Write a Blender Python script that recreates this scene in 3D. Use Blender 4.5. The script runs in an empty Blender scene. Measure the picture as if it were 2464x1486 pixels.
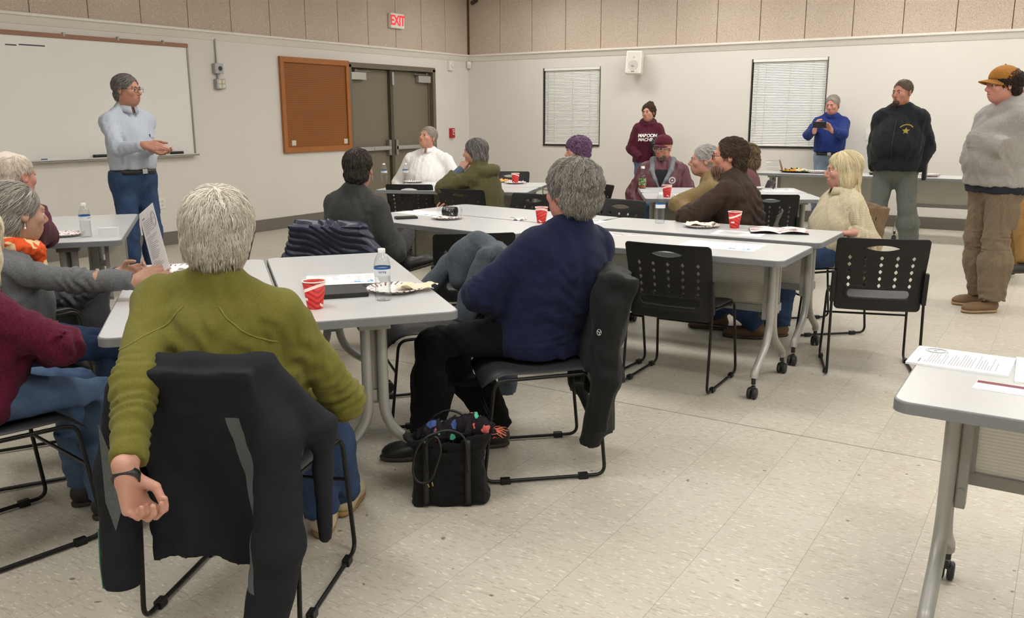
import bpy, bmesh, math, random
import numpy as np
from mathutils import Vector, Matrix, Euler
from mathutils.bvhtree import BVHTree

SC = bpy.context.scene
COL = SC.collection
PI = math.pi
rng = random.Random(7)

# ------------------------------------------------------------------ camera
F_PX, PITCH, ROLL, YAW = 2108.443, 0.2172232, -0.0033641, 0.5659283
W_PX, H_PX, CAM_Z = 2464.0, 1486.0, 1.441


def _camera():
    c, s = math.cos(YAW), math.sin(YAW)
    cp, sp = math.cos(PITCH), math.sin(PITCH)
    cr, sr = math.cos(ROLL), math.sin(ROLL)

    def cam(d):
        x = c * d[0] + s * d[1]
        y = -s * d[0] + c * d[1]
        z = d[2]
        fw = y * cp - z * sp
        up = y * sp + z * cp
        return (cr * x + sr * up, -sr * x + cr * up, fw)
    m = np.array([cam((1, 0, 0)), cam((0, 1, 0)), cam((0, 0, 1))]).T
    return m


CAM_M = _camera()               # rows: right, up, forward
CAM_O = np.array([0, 0, CAM_Z])


def ray(px, py):
    return CAM_M.T @ np.array([(px - W_PX / 2) / F_PX, -(py - H_PX / 2) / F_PX, 1.0])


def at(px, py, d):
    """World point seen at a place in the photograph at distance d along the view axis."""
    return CAM_O + ray(px, py) * d


def proj(P):
    q = CAM_M @ (np.asarray(P, float) - CAM_O)
    return (int(W_PX / 2 + F_PX * q[0] / q[2]), int(H_PX / 2 - F_PX * q[1] / q[2]))


def onz(px, py, z):
    r = ray(px, py)
    return CAM_O + r * ((z - CAM_Z) / r[2])


def onx(px, py, x):
    r = ray(px, py)
    return CAM_O + r * (x / r[0])


def ony(px, py, y):
    r = ray(px, py)
    return CAM_O + r * (y / r[1])


def make_camera():
    cd = bpy.data.cameras.new('camera')
    co = bpy.data.objects.new('camera', cd)
    COL.objects.link(co)
    cd.sensor_fit = 'HORIZONTAL'
    cd.sensor_width = 36.0
    cd.lens = F_PX / W_PX * 36.0
    cd.clip_start = 0.05
    r = CAM_M
    m = Matrix(((r[0][0], r[1][0], -r[2][0], 0), (r[0][1], r[1][1], -r[2][1], 0),
                (r[0][2], r[1][2], -r[2][2], CAM_Z), (0, 0, 0, 1)))
    co.matrix_world = m
    SC.camera = co


# ------------------------------------------------------------------ materials
def srgb(r, g, b):
    f = lambda v: (v / 255.0) / 12.92 if v <= 10.3 else (((v / 255.0) + 0.055) / 1.055) ** 2.4
    return (f(r), f(g), f(b), 1.0)


class NT:
    """Small node-tree helper around one Principled material."""

    def __init__(s, name):
        s.m = bpy.data.materials.new(name)
        s.m.use_nodes = True
        s.t = s.m.node_tree
        s.p = s.t.nodes['Principled BSDF']
        s.out = s.t.nodes['Material Output']

    def n(s, kind, **kw):
        o = s.t.nodes.new(kind)
        for k, v in kw.items():
            if k.startswith('_'):
                setattr(o, k[1:], v)
            else:
                o.inputs[k.replace('__', ' ')].default_value = v
        return o

    def l(s, a, b):
        s.t.links.new(a, b)

    def coord(s, kind='Object', scale=None, rot=None, loc=None):
        tc = s.n('ShaderNodeTexCoord')
        o = tc.outputs[kind]
        if scale is not None or rot is not None or loc is not None:
            mp = s.n('ShaderNodeMapping')
            if scale is not None:
                mp.inputs['Scale'].default_value = scale
            if rot is not None:
                mp.inputs['Rotation'].default_value = rot
            if loc is not None:
                mp.inputs['Location'].default_value = loc
            s.l(o, mp.inputs['Vector'])
            o = mp.outputs['Vector']
        return o

    def noise(s, vec, scale, detail=2.0, rough=0.5):
        n = s.n('ShaderNodeTexNoise', Scale=scale, Detail=detail, Roughness=rough)
        s.l(vec, n.inputs['Vector'])
        return n.outputs['Fac']

    def ramp(s, fac, stops, interp='LINEAR'):
        r = s.n('ShaderNodeValToRGB')
        r.color_ramp.interpolation = interp
        e = r.color_ramp.elements
        while len(e) < len(stops):
            e.new(0.5)
        for el, (p, c) in zip(e, stops):
            el.position = p
            el.color = c if len(c) == 4 else (*c, 1)
        s.l(fac, r.inputs['Fac'])
        return r.outputs['Color']

    def mix(s, fac, a, b, mode='MIX'):
        m = s.n('ShaderNodeMix', _data_type='RGBA', _blend_type=mode)
        for sock, v in ((m.inputs[0], fac), (m.inputs[6], a), (m.inputs[7], b)):
            if hasattr(v, 'is_linked') or hasattr(v, 'links'):
                s.l(v, sock)
            else:
                sock.default_value = v
        return m.outputs[2]

    def math(s, op, a, b=0.0, c=None):
        m = s.n('ShaderNodeMath', _operation=op)
        for i, v in enumerate((a, b) if c is None else (a, b, c)):
            if hasattr(v, 'links'):
                s.l(v, m.inputs[i])
            else:
                m.inputs[i].default_value = v
        return m.outputs[0]

    def color(s, v):
        if hasattr(v, 'links'):
            s.l(v, s.p.inputs['Base Color'])
        else:
            s.p.inputs['Base Color'].default_value = v

    def bump(s, h, strength=0.3, dist=0.01):
        b = s.n('ShaderNodeBump', Strength=strength, Distance=dist)
        s.l(h, b.inputs['Height'])
        s.l(b.outputs['Normal'], s.p.inputs['Normal'])

    def set(s, rough=0.5, metal=0.0, spec=0.5):
        s.p.inputs['Roughness'].default_value = rough
        s.p.inputs['Metallic'].default_value = metal
        s.p.inputs['Specular IOR Level'].default_value = spec
        return s.m


_M = {}


def plain(name, rgb, rough=0.5, metal=0.0, spec=0.5, vary=0.06, scale=30.0):
    if name in _M:
        return _M[name]
    t = NT(name)
    c = srgb(*rgb)
    if vary:
        fac = t.noise(t.coord('Object'), scale, 2)
        a = tuple(max(0, v * (1 - vary)) for v in c[:3]) + (1,)
        b = tuple(min(1, v * (1 + vary)) for v in c[:3]) + (1,)
        t.color(t.mix(fac, a, b))
    else:
        t.color(c)
    _M[name] = t.set(rough, metal, spec)
    return _M[name]


def cloth(name, rgb, rgb2=None, rough=0.9, fine=420.0, bump=0.25, fold=0.5, foldscale=11.0, vary=0.16, sheen=0.05):
    """Woven or knitted cloth: fine weave, mottling and soft creases."""
    if name in _M:
        return _M[name]
    t = NT(name)
    co = t.coord('Object')
    c = srgb(*rgb)
    c2 = srgb(*rgb2) if rgb2 else tuple(v * (1 - vary) for v in c[:3]) + (1,)
    f1 = t.noise(co, fine * 0.35, 3, 0.7)
    t.color(t.mix(t.ramp(f1, [(0.35, (0, 0, 0)), (0.65, (1, 1, 1))]), c2, c))
    h = t.math('ADD', t.math('MULTIPLY', t.noise(co, fine, 2), bump * 0.12), t.math('MULTIPLY', t.noise(co, foldscale, 2, 0.55), fold))
    t.bump(h, 0.5, 0.03)
    t.p.inputs['Sheen Weight'].default_value = sheen
    t.p.inputs['Sheen Roughness'].default_value = 0.6
    _M[name] = t.set(rough, 0, 0.2)
    return _M[name]


def skin(name, rgb):
    if name in _M:
        return _M[name]
    t = NT(name)
    c = srgb(*rgb)
    co = t.coord('Object')
    c = (c[0] * 0.86, c[1] * 0.92, c[2] * 0.94, 1)
    red = (min(1, c[0] * 1.02), c[1] * 0.80, c[2] * 0.78, 1)
    f = t.ramp(t.noise(co, 26, 3), [(0.4, (0, 0, 0)), (0.75, (0.45, 0.45, 0.45))])
    t.color(t.mix(f, c, red))
    t.bump(t.noise(co, 380, 2), 0.12, 0.004)
    t.p.inputs['Subsurface Weight'].default_value = 0.0
    _M[name] = t.set(0.5, 0, 0.4)
    return _M[name]


def hairmat(name, dark, light, mid=None):
    """Hair: every strand takes its own shade between two colours."""
    if name in _M:
        return _M[name]
    t = NT(name)
    a = t.n('ShaderNodeAttribute', _attribute_name='tone')
    stops = [(0.0, srgb(*dark)), (1.0, srgb(*light))]
    if mid:
        stops = [(0.0, srgb(*dark)), (0.5, srgb(*mid)), (1.0, srgb(*light))]
    t.color(t.ramp(a.outputs['Fac'], stops))
    co = t.coord('Object')
    t.bump(t.noise(co, 300, 2), 0.2, 0.003)
    _M[name] = t.set(0.55, 0, 0.25)
    return _M[name]


# ------------------------------------------------------------------ objects
def tag(o, label=None, cat=None, group=None, kind=None):
    if label:
        o['label'] = label
    if cat:
        o['category'] = cat
    if group:
        o['group'] = group
    if kind:
        o['kind'] = kind
    return o


def empty(name, loc, rz=0.0, label=None, cat=None, group=None):
    o = bpy.data.objects.new(name, None)
    o.empty_display_size = 0.1
    COL.objects.link(o)
    o.location = loc
    o.rotation_euler = (0, 0, rz)
    return tag(o, label, cat, group)


def link_mesh(name, verts, faces, mats, parent=None, origin=(0, 0, 0), smooth=True, mat_idx=None):
    """One mesh object. verts in world (or the thing's own) space, stored relative to origin."""
    me = bpy.data.meshes.new(name)
    v = np.asarray(verts, dtype=np.float32).reshape(-1, 3) - np.asarray(origin, dtype=np.float32)
    if isinstance(faces, np.ndarray):
        nf, k = faces.shape
        me.vertices.add(len(v))
        me.vertices.foreach_set('co', v.ravel())
        me.loops.add(nf * k)
        me.loops.foreach_set('vertex_index', faces.astype(np.int32).ravel())
        me.polygons.add(nf)
        me.polygons.foreach_set('loop_start', np.arange(0, nf * k, k, dtype=np.int32))
        me.polygons.foreach_set('loop_total', np.full(nf, k, dtype=np.int32))
        me.update(calc_edges=True)
    else:
        me.from_pydata([tuple(map(float, p)) for p in v], [], faces)
        me.update()
    for m in (mats if isinstance(mats, (list, tuple)) else [mats]):
        me.materials.append(m)
    if smooth is True:
        me.polygons.foreach_set('use_smooth', np.ones(len(me.polygons), dtype=bool))
    elif smooth is not False:
        me.polygons.foreach_set('use_smooth', np.asarray(smooth, dtype=bool))
    if mat_idx is not None:
        me.polygons.foreach_set('material_index', np.asarray(mat_idx, dtype=np.int32))
    o = bpy.data.objects.new(name, me)
    COL.objects.link(o)
    if parent is not None:
        o.parent = parent
    else:
        o.location = origin
    return o


def copy_tree(o, parent=None):
    c = o.copy()
    COL.objects.link(c)
    if parent is not None:
        c.parent = parent
    for ch in list(o.children):
        copy_tree(ch, c)
    return c


class MB:
    """Collects boxes, tubes, lathes and prisms into one mesh."""

    def __init__(s):
        s.v, s.f, s.mi, s.sm = [], [], [], []

    def add(s, vs, fs, m=0, smooth=False):
        b = len(s.v)
        s.v += [tuple(map(float, p)) for p in vs]
        s.f += [tuple(i + b for i in f) for f in fs]
        s.mi += [m] * len(fs)
        s.sm += [smooth] * len(fs)
        return s

    def box(s, c, h, rz=0.0, bev=0.0, m=0, R=None):
        bm = bmesh.new()
        bmesh.ops.create_cube(bm, size=2.0)
        for v in bm.verts:
            v.co = Vector((v.co.x * h[0], v.co.y * h[1], v.co.z * h[2]))
        if bev > 0:
            bmesh.ops.bevel(bm, geom=list(bm.edges), offset=min(bev, min(h) * 0.95), segments=2, profile=0.6, affect='EDGES')
        M3 = R if R is not None else Matrix.Rotation(rz, 3, 'Z')
        bm.verts.ensure_lookup_table()
        vs = [M3 @ v.co + Vector(c) for v in bm.verts]
        fs = [[v.index for v in f.verts] for f in bm.faces]
        bm.free()
        return s.add(vs, fs, m, False)

    def tube(s, pts, r, n=10, m=0, cap=True):
        pts = [Vector(p) for p in pts]
        rs = r if isinstance(r, (list, tuple)) else [r] * len(pts)
        vs, fs = [], []
        prev = None
        for i, p in enumerate(pts):
            a = pts[max(0, i - 1)]
            b = pts[min(len(pts) - 1, i + 1)]
            t = (b - a).normalized() if (b - a).length > 1e-9 else Vector((0, 0, 1))
            if prev is None:
                x = t.orthogonal().normalized()
            else:
                x = (prev - t * prev.dot(t))
                x = x.normalized() if x.length > 1e-6 else t.orthogonal().normalized()
            prev = x
            y = t.cross(x)
            for k in range(n):
                a_ = 2 * PI * k / n
                vs.append(p + (x * math.cos(a_) + y * math.sin(a_)) * rs[i])
        for i in range(len(pts) - 1):
            for k in range(n):
                k2 = (k + 1) % n
                fs.append((i * n + k, i * n + k2, (i + 1) * n + k2, (i + 1) * n + k))
        s.add(vs, fs, m, True)
        if cap:
            b = len(vs)
            s.add(vs[:n], [tuple(range(n))[::-1]], m)
            s.add(vs[-n:], [tuple(range(n))], m)
        return s

    def lathe(s, prof, c=(0, 0, 0), n=24, m=0, R=None, cap=True, sx=1.0, sy=1.0):
        vs, fs = [], []
        M3 = R or Matrix.Identity(3)
        for (r, z) in prof:
            for k in range(n):
                a = 2 * PI * k / n
                vs.append(M3 @ Vector((r * math.cos(a) * sx, r * math.sin(a) * sy, z)) + Vector(c))
        for i in range(len(prof) - 1):
            for k in range(n):
                k2 = (k + 1) % n
                fs.append((i * n + k, i * n + k2, (i + 1) * n + k2, (i + 1) * n + k))
        s.add(vs, fs, m, True)
        if cap:
            if prof[0][0] > 1e-4:
                s.add(vs[:n], [tuple(range(n))[::-1]], m)
            if prof[-1][0] > 1e-4:
                s.add(vs[-n:], [tuple(range(n))], m)
        return s

    def prism(s, poly, z0, z1, m=0, R=None, c=(0, 0, 0)):
        n = len(poly)
        M3 = R or Matrix.Identity(3)
        vs = [M3 @ Vector((x, y, z0)) + Vector(c) for x, y in poly] + [M3 @ Vector((x, y, z1)) + Vector(c) for x, y in poly]
        fs = [tuple(range(n))[::-1], tuple(range(n, 2 * n))] + [(i, (i + 1) % n, n + (i + 1) % n, n + i) for i in range(n)]
        return s.add(vs, fs, m, False)

    def ball(s, c, r, m=0, R=None, n=16):
        prof = [(math.sin(PI * i / 10), -math.cos(PI * i / 10)) for i in range(11)]
        vs, fs = [], []
        M3 = R or Matrix.Identity(3)
        rr = r if isinstance(r, (tuple, list)) else (r, r, r)
        for (q, z) in prof:
            for k in range(n):
                a = 2 * PI * k / n
                vs.append(M3 @ Vector((q * math.cos(a) * rr[0], q * math.sin(a) * rr[1], z * rr[2])) + Vector(c))
        for i in range(10):
            for k in range(n):
                k2 = (k + 1) % n
                fs.append((i * n + k, i * n + k2, (i + 1) * n + k2, (i + 1) * n + k))
        return s.add(vs, fs, m, True)

    def build(s, name, mats, parent=None, origin=(0, 0, 0)):
        o = link_mesh(name, s.v, s.f, mats, parent, origin, smooth=s.sm, mat_idx=s.mi)
        return o


def roundpath(pts, rad=0.04, n=6):
    """Polyline with rounded corners."""
    pts = [Vector(p) for p in pts]
    out = [pts[0]]
    for i in range(1, len(pts) - 1):
        a, b, c = pts[i - 1], pts[i], pts[i + 1]
        d1, d2 = (a - b), (c - b)
        r = min(rad, d1.length * 0.48, d2.length * 0.48)
        p, q = b + d1.normalized() * r, b + d2.normalized() * r
        for k in range(n + 1):
            t = k / n
            out.append(p * (1 - t) ** 2 + b * 2 * t * (1 - t) + q * t * t)
    out.append(pts[-1])
    return out


def rrect(hx, hy, r, n=5):
    out = []
    for (sx, sy, a0) in ((1, 1, 0), (-1, 1, PI / 2), (-1, -1, PI), (1, -1, 1.5 * PI)):
        for k in range(n + 1):
            a = a0 + PI / 2 * k / n
            out.append((sx * (hx - r) + r * math.cos(a), sy * (hy - r) + r * math.sin(a)))
    return out


# ------------------------------------------------------------------ implicit surfaces
OFF8 = np.array([(i, j, k) for i in (0, 1) for j in (0, 1) for k in (0, 1)])
EDG = [(a, b) for a in range(8) for b in range(a + 1, 8) if np.abs(OFF8[a] - OFF8[b]).sum() == 1]


def surface_nets(xs, ys, zs, D):
    s = D < 0
    nx, ny, nz = D.shape
    c = np.zeros((nx - 1, ny - 1, nz - 1), np.int8)
    for i, j, k in OFF8:
        c += s[i:nx - 1 + i, j:ny - 1 + j, k:nz - 1 + k]
    act = (c > 0) & (c < 8)
    I, J, K = np.nonzero(act)
    n = len(I)
    if n == 0:
        return np.zeros((0, 3)), np.zeros((0, 4), int)
    vals = np.stack([D[I + i, J + j, K + k] for i, j, k in OFF8], 1)
    acc = np.zeros((n, 3))
    cnt = np.zeros(n)
    for a, b in EDG:
        va, vb = vals[:, a], vals[:, b]
        m = (va < 0) != (vb < 0)
        t = np.where(m, va / np.where(m, va - vb, 1), 0)
        p = OFF8[a] + t[:, None] * (OFF8[b] - OFF8[a])
        acc += np.where(m[:, None], p, 0)
        cnt += m
    fr = acc / cnt[:, None]
    V = np.stack([xs[I] + fr[:, 0] * (xs[I + 1] - xs[I]), ys[J] + fr[:, 1] * (ys[J + 1] - ys[J]), zs[K] + fr[:, 2] * (zs[K + 1] - zs[K])], 1)
    vid = np.full(act.shape, -1, np.int64)
    vid[act] = np.arange(n)
    quads = []
    d = s[:-1, 1:-1, 1:-1] != s[1:, 1:-1, 1:-1]
    i, j, k = np.nonzero(d)
    q = np.stack([vid[i, j, k], vid[i, j + 1, k], vid[i, j + 1, k + 1], vid[i, j, k + 1]], 1)
    fl = s[i, j + 1, k + 1]
    quads.append(np.where(fl[:, None], q, q[:, ::-1]))
    d = s[1:-1, :-1, 1:-1] != s[1:-1, 1:, 1:-1]
    i, j, k = np.nonzero(d)
    q = np.stack([vid[i, j, k], vid[i, j, k + 1], vid[i + 1, j, k + 1], vid[i + 1, j, k]], 1)
    fl = s[i + 1, j, k + 1]
    quads.append(np.where(fl[:, None], q, q[:, ::-1]))
    d = s[1:-1, 1:-1, :-1] != s[1:-1, 1:-1, 1:]
    i, j, k = np.nonzero(d)
    q = np.stack([vid[i, j, k], vid[i + 1, j, k], vid[i + 1, j + 1, k], vid[i, j + 1, k]], 1)
    fl = s[i + 1, j + 1, k]
    quads.append(np.where(fl[:, None], q, q[:, ::-1]))
    Q = np.concatenate(quads)
    return V, Q[(Q >= 0).all(1)]


def A3(p):
    return np.array([float(p[0]), float(p[1]), float(p[2])])


class SDF:
    """A solid grown from tapered limbs and ellipsoids that melt into each other."""

    def __init__(s):
        s.ops = []
        s.disp = []

    def cone(s, a, b, ra, rb, k=0.02, op='u', flat=False, flat0=False):
        a, b = A3(a), A3(b)
        r = max(ra, rb)
        lo, hi = np.minimum(a, b) - r, np.maximum(a, b) + r
        ba = b - a
        L2 = max(ba @ ba, 1e-12)
        L = math.sqrt(L2)

        def fn(X, Y, Z):
            x, y, z = X - a[0], Y - a[1], Z - a[2]
            t0 = (x * ba[0] + y * ba[1] + z * ba[2]) / L2
            t = np.clip(t0, 0, 1)
            d = np.sqrt((x - t * ba[0]) ** 2 + (y - t * ba[1]) ** 2 + (z - t * ba[2]) ** 2) - (ra + (rb - ra) * t)
            if flat:
                d = np.maximum(d, (t0 - 1) * L)
            if flat0:
                d = np.maximum(d, -t0 * L)
            return d
        s.ops.append((op, fn, lo, hi, k))
        return s

    def chain(s, pts, rs, k=0.02, op='u', flat=False):
        for i in range(len(pts) - 1):
            s.cone(pts[i], pts[i + 1], rs[i], rs[i + 1], k, op, flat and i == len(pts) - 2)
        return s

    def ell(s, c, r, R=None, k=0.02, op='u'):
        c = A3(c)
        r = A3(r if hasattr(r, '__len__') else (r, r, r))
        R = np.eye(3) if R is None else np.asarray(R, float)
        ext = np.abs(R) @ r
        lo, hi = c - ext, c + ext

        def fn(X, Y, Z):
            x, y, z = X - c[0], Y - c[1], Z - c[2]
            u = (x * R[0, 0] + y * R[1, 0] + z * R[2, 0])
            v = (x * R[0, 1] + y * R[1, 1] + z * R[2, 1])
            w = (x * R[0, 2] + y * R[1, 2] + z * R[2, 2])
            k0 = np.sqrt((u / r[0]) ** 2 + (v / r[1]) ** 2 + (w / r[2]) ** 2)
            k1 = np.sqrt((u / r[0] ** 2) ** 2 + (v / r[1] ** 2) ** 2 + (w / r[2] ** 2) ** 2)
            return k0 * (k0 - 1) / np.maximum(k1, 1e-6)
        s.ops.append((op, fn, lo, hi, k))
        return s

    def box(s, c, h, R=None, rnd=0.01, k=0.01, op='u'):
        c, h = A3(c), A3(h)
        R = np.eye(3) if R is None else np.asarray(R, float)
        ext = np.abs(R) @ h
        lo, hi = c - ext, c + ext

        def fn(X, Y, Z):
            x, y, z = X - c[0], Y - c[1], Z - c[2]
            q = [np.abs(x * R[0, i] + y * R[1, i] + z * R[2, i]) - (h[i] - rnd) for i in range(3)]
            out = np.sqrt(np.maximum(q[0], 0) ** 2 + np.maximum(q[1], 0) ** 2 + np.maximum(q[2], 0) ** 2)
            return out + np.minimum(np.maximum(np.maximum(q[0], q[1]), q[2]), 0) - rnd
        s.ops.append((op, fn, lo, hi, k))
        return s

    def plane(s, p, n, k=0.004, lo=None, hi=None):
        """Cuts away the side of the plane the normal points to (only inside lo..hi when given)."""
        p, n = A3(p), A3(n)
        n = n / np.linalg.norm(n)

        def fn(X, Y, Z):
            return (X - p[0]) * n[0] + (Y - p[1]) * n[1] + (Z - p[2]) * n[2]
        s.ops.append(('c', fn, None if lo is None else A3(lo), None if hi is None else A3(hi), k))
        return s

    def func(s, fn, lo, hi, op='u', k=0.01):
        s.ops.append((op, fn, A3(lo), A3(hi), k))
        return s

    def mesh(s, step=0.012, fine=()):
        us = [o for o in s.ops if o[0] == 'u']
        lo = np.min([o[2] for o in us], 0) - step * 2.5
        hi = np.max([o[3] for o in us], 0) + step * 2.5
        ax = []
        for d in range(3):
            iv = [(f[0][d], f[1][d], f[2]) for f in fine]
            c = [lo[d]]
            while c[-1] < hi[d]:
                x = c[-1]
                st = step
                for a, b, q in iv:
                    if a - st <= x <= b:
                        st = min(st, q if a <= x else max(q, min(st, a - x + 1e-6)))
                c.append(x + st)
            ax.append(np.array(c))
        xs, ys, zs = ax
        D = np.full((len(xs), len(ys), len(zs)), 1.0, np.float32)
        for op, fn, l, h, k in s.ops:
            if l is None:
                sl = (slice(None),) * 3
            else:
                m = k + step * 1.8
                sl = tuple(slice(max(0, np.searchsorted(a, l[d] - m) - 1), np.searchsorted(a, h[d] + m) + 1) for d, a in enumerate(ax))
            X, Y, Z = xs[sl[0], None, None], ys[None, sl[1], None], zs[None, None, sl[2]]
            if X.size == 0 or Y.size == 0 or Z.size == 0:
                continue
            d = fn(X, Y, Z).astype(np.float32)
            a = D[sl]
            if op == 'u':
                q = np.clip(0.5 + 0.5 * (a - d) / k, 0, 1)
                D[sl] = a + (d - a) * q - k * q * (1 - q)
            else:
                if op == 's':
                    d = -d
                q = np.clip(0.5 - 0.5 * (a - d) / k, 0, 1)
                D[sl] = a + (d - a) * q + k * q * (1 - q)
        for fn, l, h in s.disp:
            if l is None:
                sl = (slice(None),) * 3
            else:
                sl = tuple(slice(np.searchsorted(a, l[d]), np.searchsorted(a, h[d]) + 1) for d, a in enumerate(ax))
            X, Y, Z = xs[sl[0], None, None], ys[None, sl[1], None], zs[None, None, sl[2]]
            if X.size and Y.size and Z.size:
                D[sl] += fn(X, Y, Z).astype(np.float32)
        return surface_nets(xs, ys, zs, D)

    def creases(s, amp=0.004, wave=0.09, seed=0):
        """Soft irregular cloth creases over the whole piece."""
        r = np.random.RandomState(seed)
        dirs = r.normal(size=(5, 3))
        dirs /= np.linalg.norm(dirs, axis=1)[:, None]
        fr = 2 * PI / wave * r.uniform(0.6, 1.5, 5)
        ph = r.uniform(0, 6.28, 5)

        def fn(X, Y, Z):
            w = [np.sin((X * d[0] + Y * d[1] + Z * d[2]) * f + p) for d, f, p in zip(dirs[:3], fr, ph)]
            a = np.sin((X * dirs[3, 0] + Y * dirs[3, 1] + Z * dirs[3, 2]) * fr[3] + 2.0 * w[0] + 1.4 * w[1])
            b = np.sin((X * dirs[4, 0] + Y * dirs[4, 1] + Z * dirs[4, 2]) * fr[4] * 1.6 + 2.2 * w[2])
            return amp * (0.65 * a + 0.35 * b)
        s.disp.append((fn, None, None))
        return s

    def folds(s, c, axis, sigma=0.07, amp=0.005, wave=0.03, seed=0):
        """Rings of folds gathered around a bend (an elbow, a knee, a waist)."""
        c, ax_ = A3(c), A3(axis)
        ax_ /= np.linalg.norm(ax_)
        r = np.random.RandomState(seed)
        w = r.normal(size=3) * 22
        w2 = r.normal(size=3) * 34

        def fn(X, Y, Z):
            x, y, z = X - c[0], Y - c[1], Z - c[2]
            g = np.exp(-(x * x + y * y + z * z) / (2 * sigma * sigma))
            u = x * ax_[0] + y * ax_[1] + z * ax_[2]
            return amp * g * np.sin(2 * PI * u / wave + 2.0 * np.sin(x * w[0] + y * w[1] + z * w[2]) + 1.6 * np.sin(x * w2[0] + y * w2[1] + z * w2[2]))
        e = 2.6 * sigma
        s.disp.append((fn, c - e, c + e))
        return s


def unit(v):
    v = A3(v)
    return v / max(np.linalg.norm(v), 1e-9)


def basis(fwd, up):
    """Columns right, forward, up."""
    f = unit(fwd)
    r = unit(np.cross(f, up))
    u = np.cross(r, f)
    return np.stack([r, f, u], 1)


def rot_about(v, ax, deg):
    ax = unit(ax)
    a = math.radians(deg)
    v = A3(v)
    return v * math.cos(a) + np.cross(ax, v) * math.sin(a) + ax * (ax @ v) * (1 - math.cos(a))
# ------------------------------------------------------------------ room shell
XL, YR = -8.70, 12.36           # the whiteboard wall and the window wall
XR, YF = 4.6, -3.2              # the two walls behind the photographer
ZC, ZP = 3.45, 2.42             # ceiling, ledge under the panels
DY0, DY1, DZ = 9.47, 11.40, 2.13


def wall_mat():
    t = NT('wall_paint')
    co = t.coord('Object')
    c = srgb(220, 216, 209)
    f = t.noise(co, 2.2, 3)
    t.color(t.mix(f, tuple(v * 0.96 for v in c[:3]) + (1,), c))
    t.bump(t.noise(co, 160, 2), 0.06, 0.004)
    return t.set(0.55, 0, 0.35)


def panel_mat():
    t = NT('acoustic_board')
    co = t.coord('Object')
    base = t.mix(t.noise(co, 1.6, 2), srgb(188, 172, 156), srgb(205, 190, 175))
    sp = t.ramp(t.noise(co, 120, 2, 0.7), [(0.36, (1, 1, 1)), (0.43, (0, 0, 0))])
    col = t.mix(sp, base, srgb(140, 122, 104))
    lt = t.ramp(t.noise(co, 75, 2, 0.6), [(0.58, (0, 0, 0)), (0.68, (1, 1, 1))])
    t.color(t.mix(lt, col, srgb(218, 206, 192)))
    t.bump(t.noise(co, 90, 3), 0.3, 0.006)
    return t.set(0.9, 0, 0.1)


def floor_mat():
    t = NT('floor_tiles')
    co = t.coord('Object')
    sep = t.n('ShaderNodeSeparateXYZ')
    t.l(co, sep.inputs[0])
    T = 0.3048
    u = t.math('DIVIDE', t.math('ADD', sep.outputs[0], 1.2255 + T * 40), T)
    v = t.math('DIVIDE', t.math('ADD', sep.outputs[1], -3.925 + T * 40), T)
    cmb = t.n('ShaderNodeCombineXYZ')
    t.l(t.math('FLOOR', u), cmb.inputs[0])
    t.l(t.math('FLOOR', v), cmb.inputs[1])
    wn = t.n('ShaderNodeTexWhiteNoise', _noise_dimensions='3D')
    t.l(cmb.outputs[0], wn.inputs['Vector'])
    tile = t.mix(wn.outputs['Value'], srgb(191, 185, 170), srgb(199, 193, 179))
    # streaked flecks of the vinyl
    mp = t.n('ShaderNodeMapping')
    mp.inputs['Scale'].default_value = (0.42, 1.5, 1)
    mp.inputs['Rotation'].default_value = (0, 0, 0.12)
    t.l(co, mp.inputs['Vector'])
    pv = t.n('ShaderNodeVectorMath', _operation='ADD')
    t.l(mp.outputs[0], pv.inputs[0])
    t.l(wn.outputs['Color'], pv.inputs[1])
    w = pv.outputs[0]
    dk = t.ramp(t.noise(w, 62, 2, 0.6), [(0.56, (0, 0, 0)), (0.66, (1, 1, 1))])
    c1 = t.mix(t.math('MULTIPLY', dk, 0.6), tile, srgb(158, 147, 128))
    lt = t.ramp(t.noise(w, 85, 1.5, 0.5), [(0.63, (0, 0, 0)), (0.69, (1, 1, 1))])
    c2 = t.mix(t.math('MULTIPLY', lt, 0.8), c1, srgb(232, 226, 212))
    fine = t.ramp(t.noise(w, 34, 3, 0.65), [(0.3, (0, 0, 0)), (0.75, (1, 1, 1))])
    c2 = t.mix(t.math('MULTIPLY', fine, 0.25), c2, srgb(178, 168, 150))
    # joints
    fu = t.math('ABSOLUTE', t.math('SUBTRACT', t.math('FRACT', t.math('ADD', u, 0.5)), 0.5))
    fv = t.math('ABSOLUTE', t.math('SUBTRACT', t.math('FRACT', t.math('ADD', v, 0.5)), 0.5))
    ju = t.math('LESS_THAN', fu, 0.0038)
    jv = t.math('LESS_THAN', fv, 0.003)
    c3 = t.mix(t.math('MULTIPLY', ju, 0.55), c2, srgb(120, 110, 94))
    c3 = t.mix(t.math('MULTIPLY', jv, 0.3), c3, srgb(120, 110, 94))
    # the one open seam across the room
    seam = t.math('LESS_THAN', t.math('ABSOLUTE', t.math('SUBTRACT', sep.outputs[1], 3.925)), 0.0028)
    c3 = t.mix(seam, c3, srgb(74, 66, 56))
    # scuffs
    sc = t.ramp(t.noise(co, 5.5, 4, 0.62), [(0.70, (0, 0, 0)), (0.80, (1, 1, 1))])
    c3 = t.mix(t.math('MULTIPLY', sc, 0.25), c3, srgb(120, 110, 96))
    sp = t.ramp(t.noise(co, 26, 1, 0.4), [(0.775, (0, 0, 0)), (0.785, (1, 1, 1))])
    c3 = t.mix(t.math('MULTIPLY', sp, 0.75), c3, srgb(88, 76, 62))
    t.color(c3)
    t.bump(t.noise(co, 70, 2), 0.03, 0.004)
    return t.set(0.42, 0, 0.42)


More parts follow.
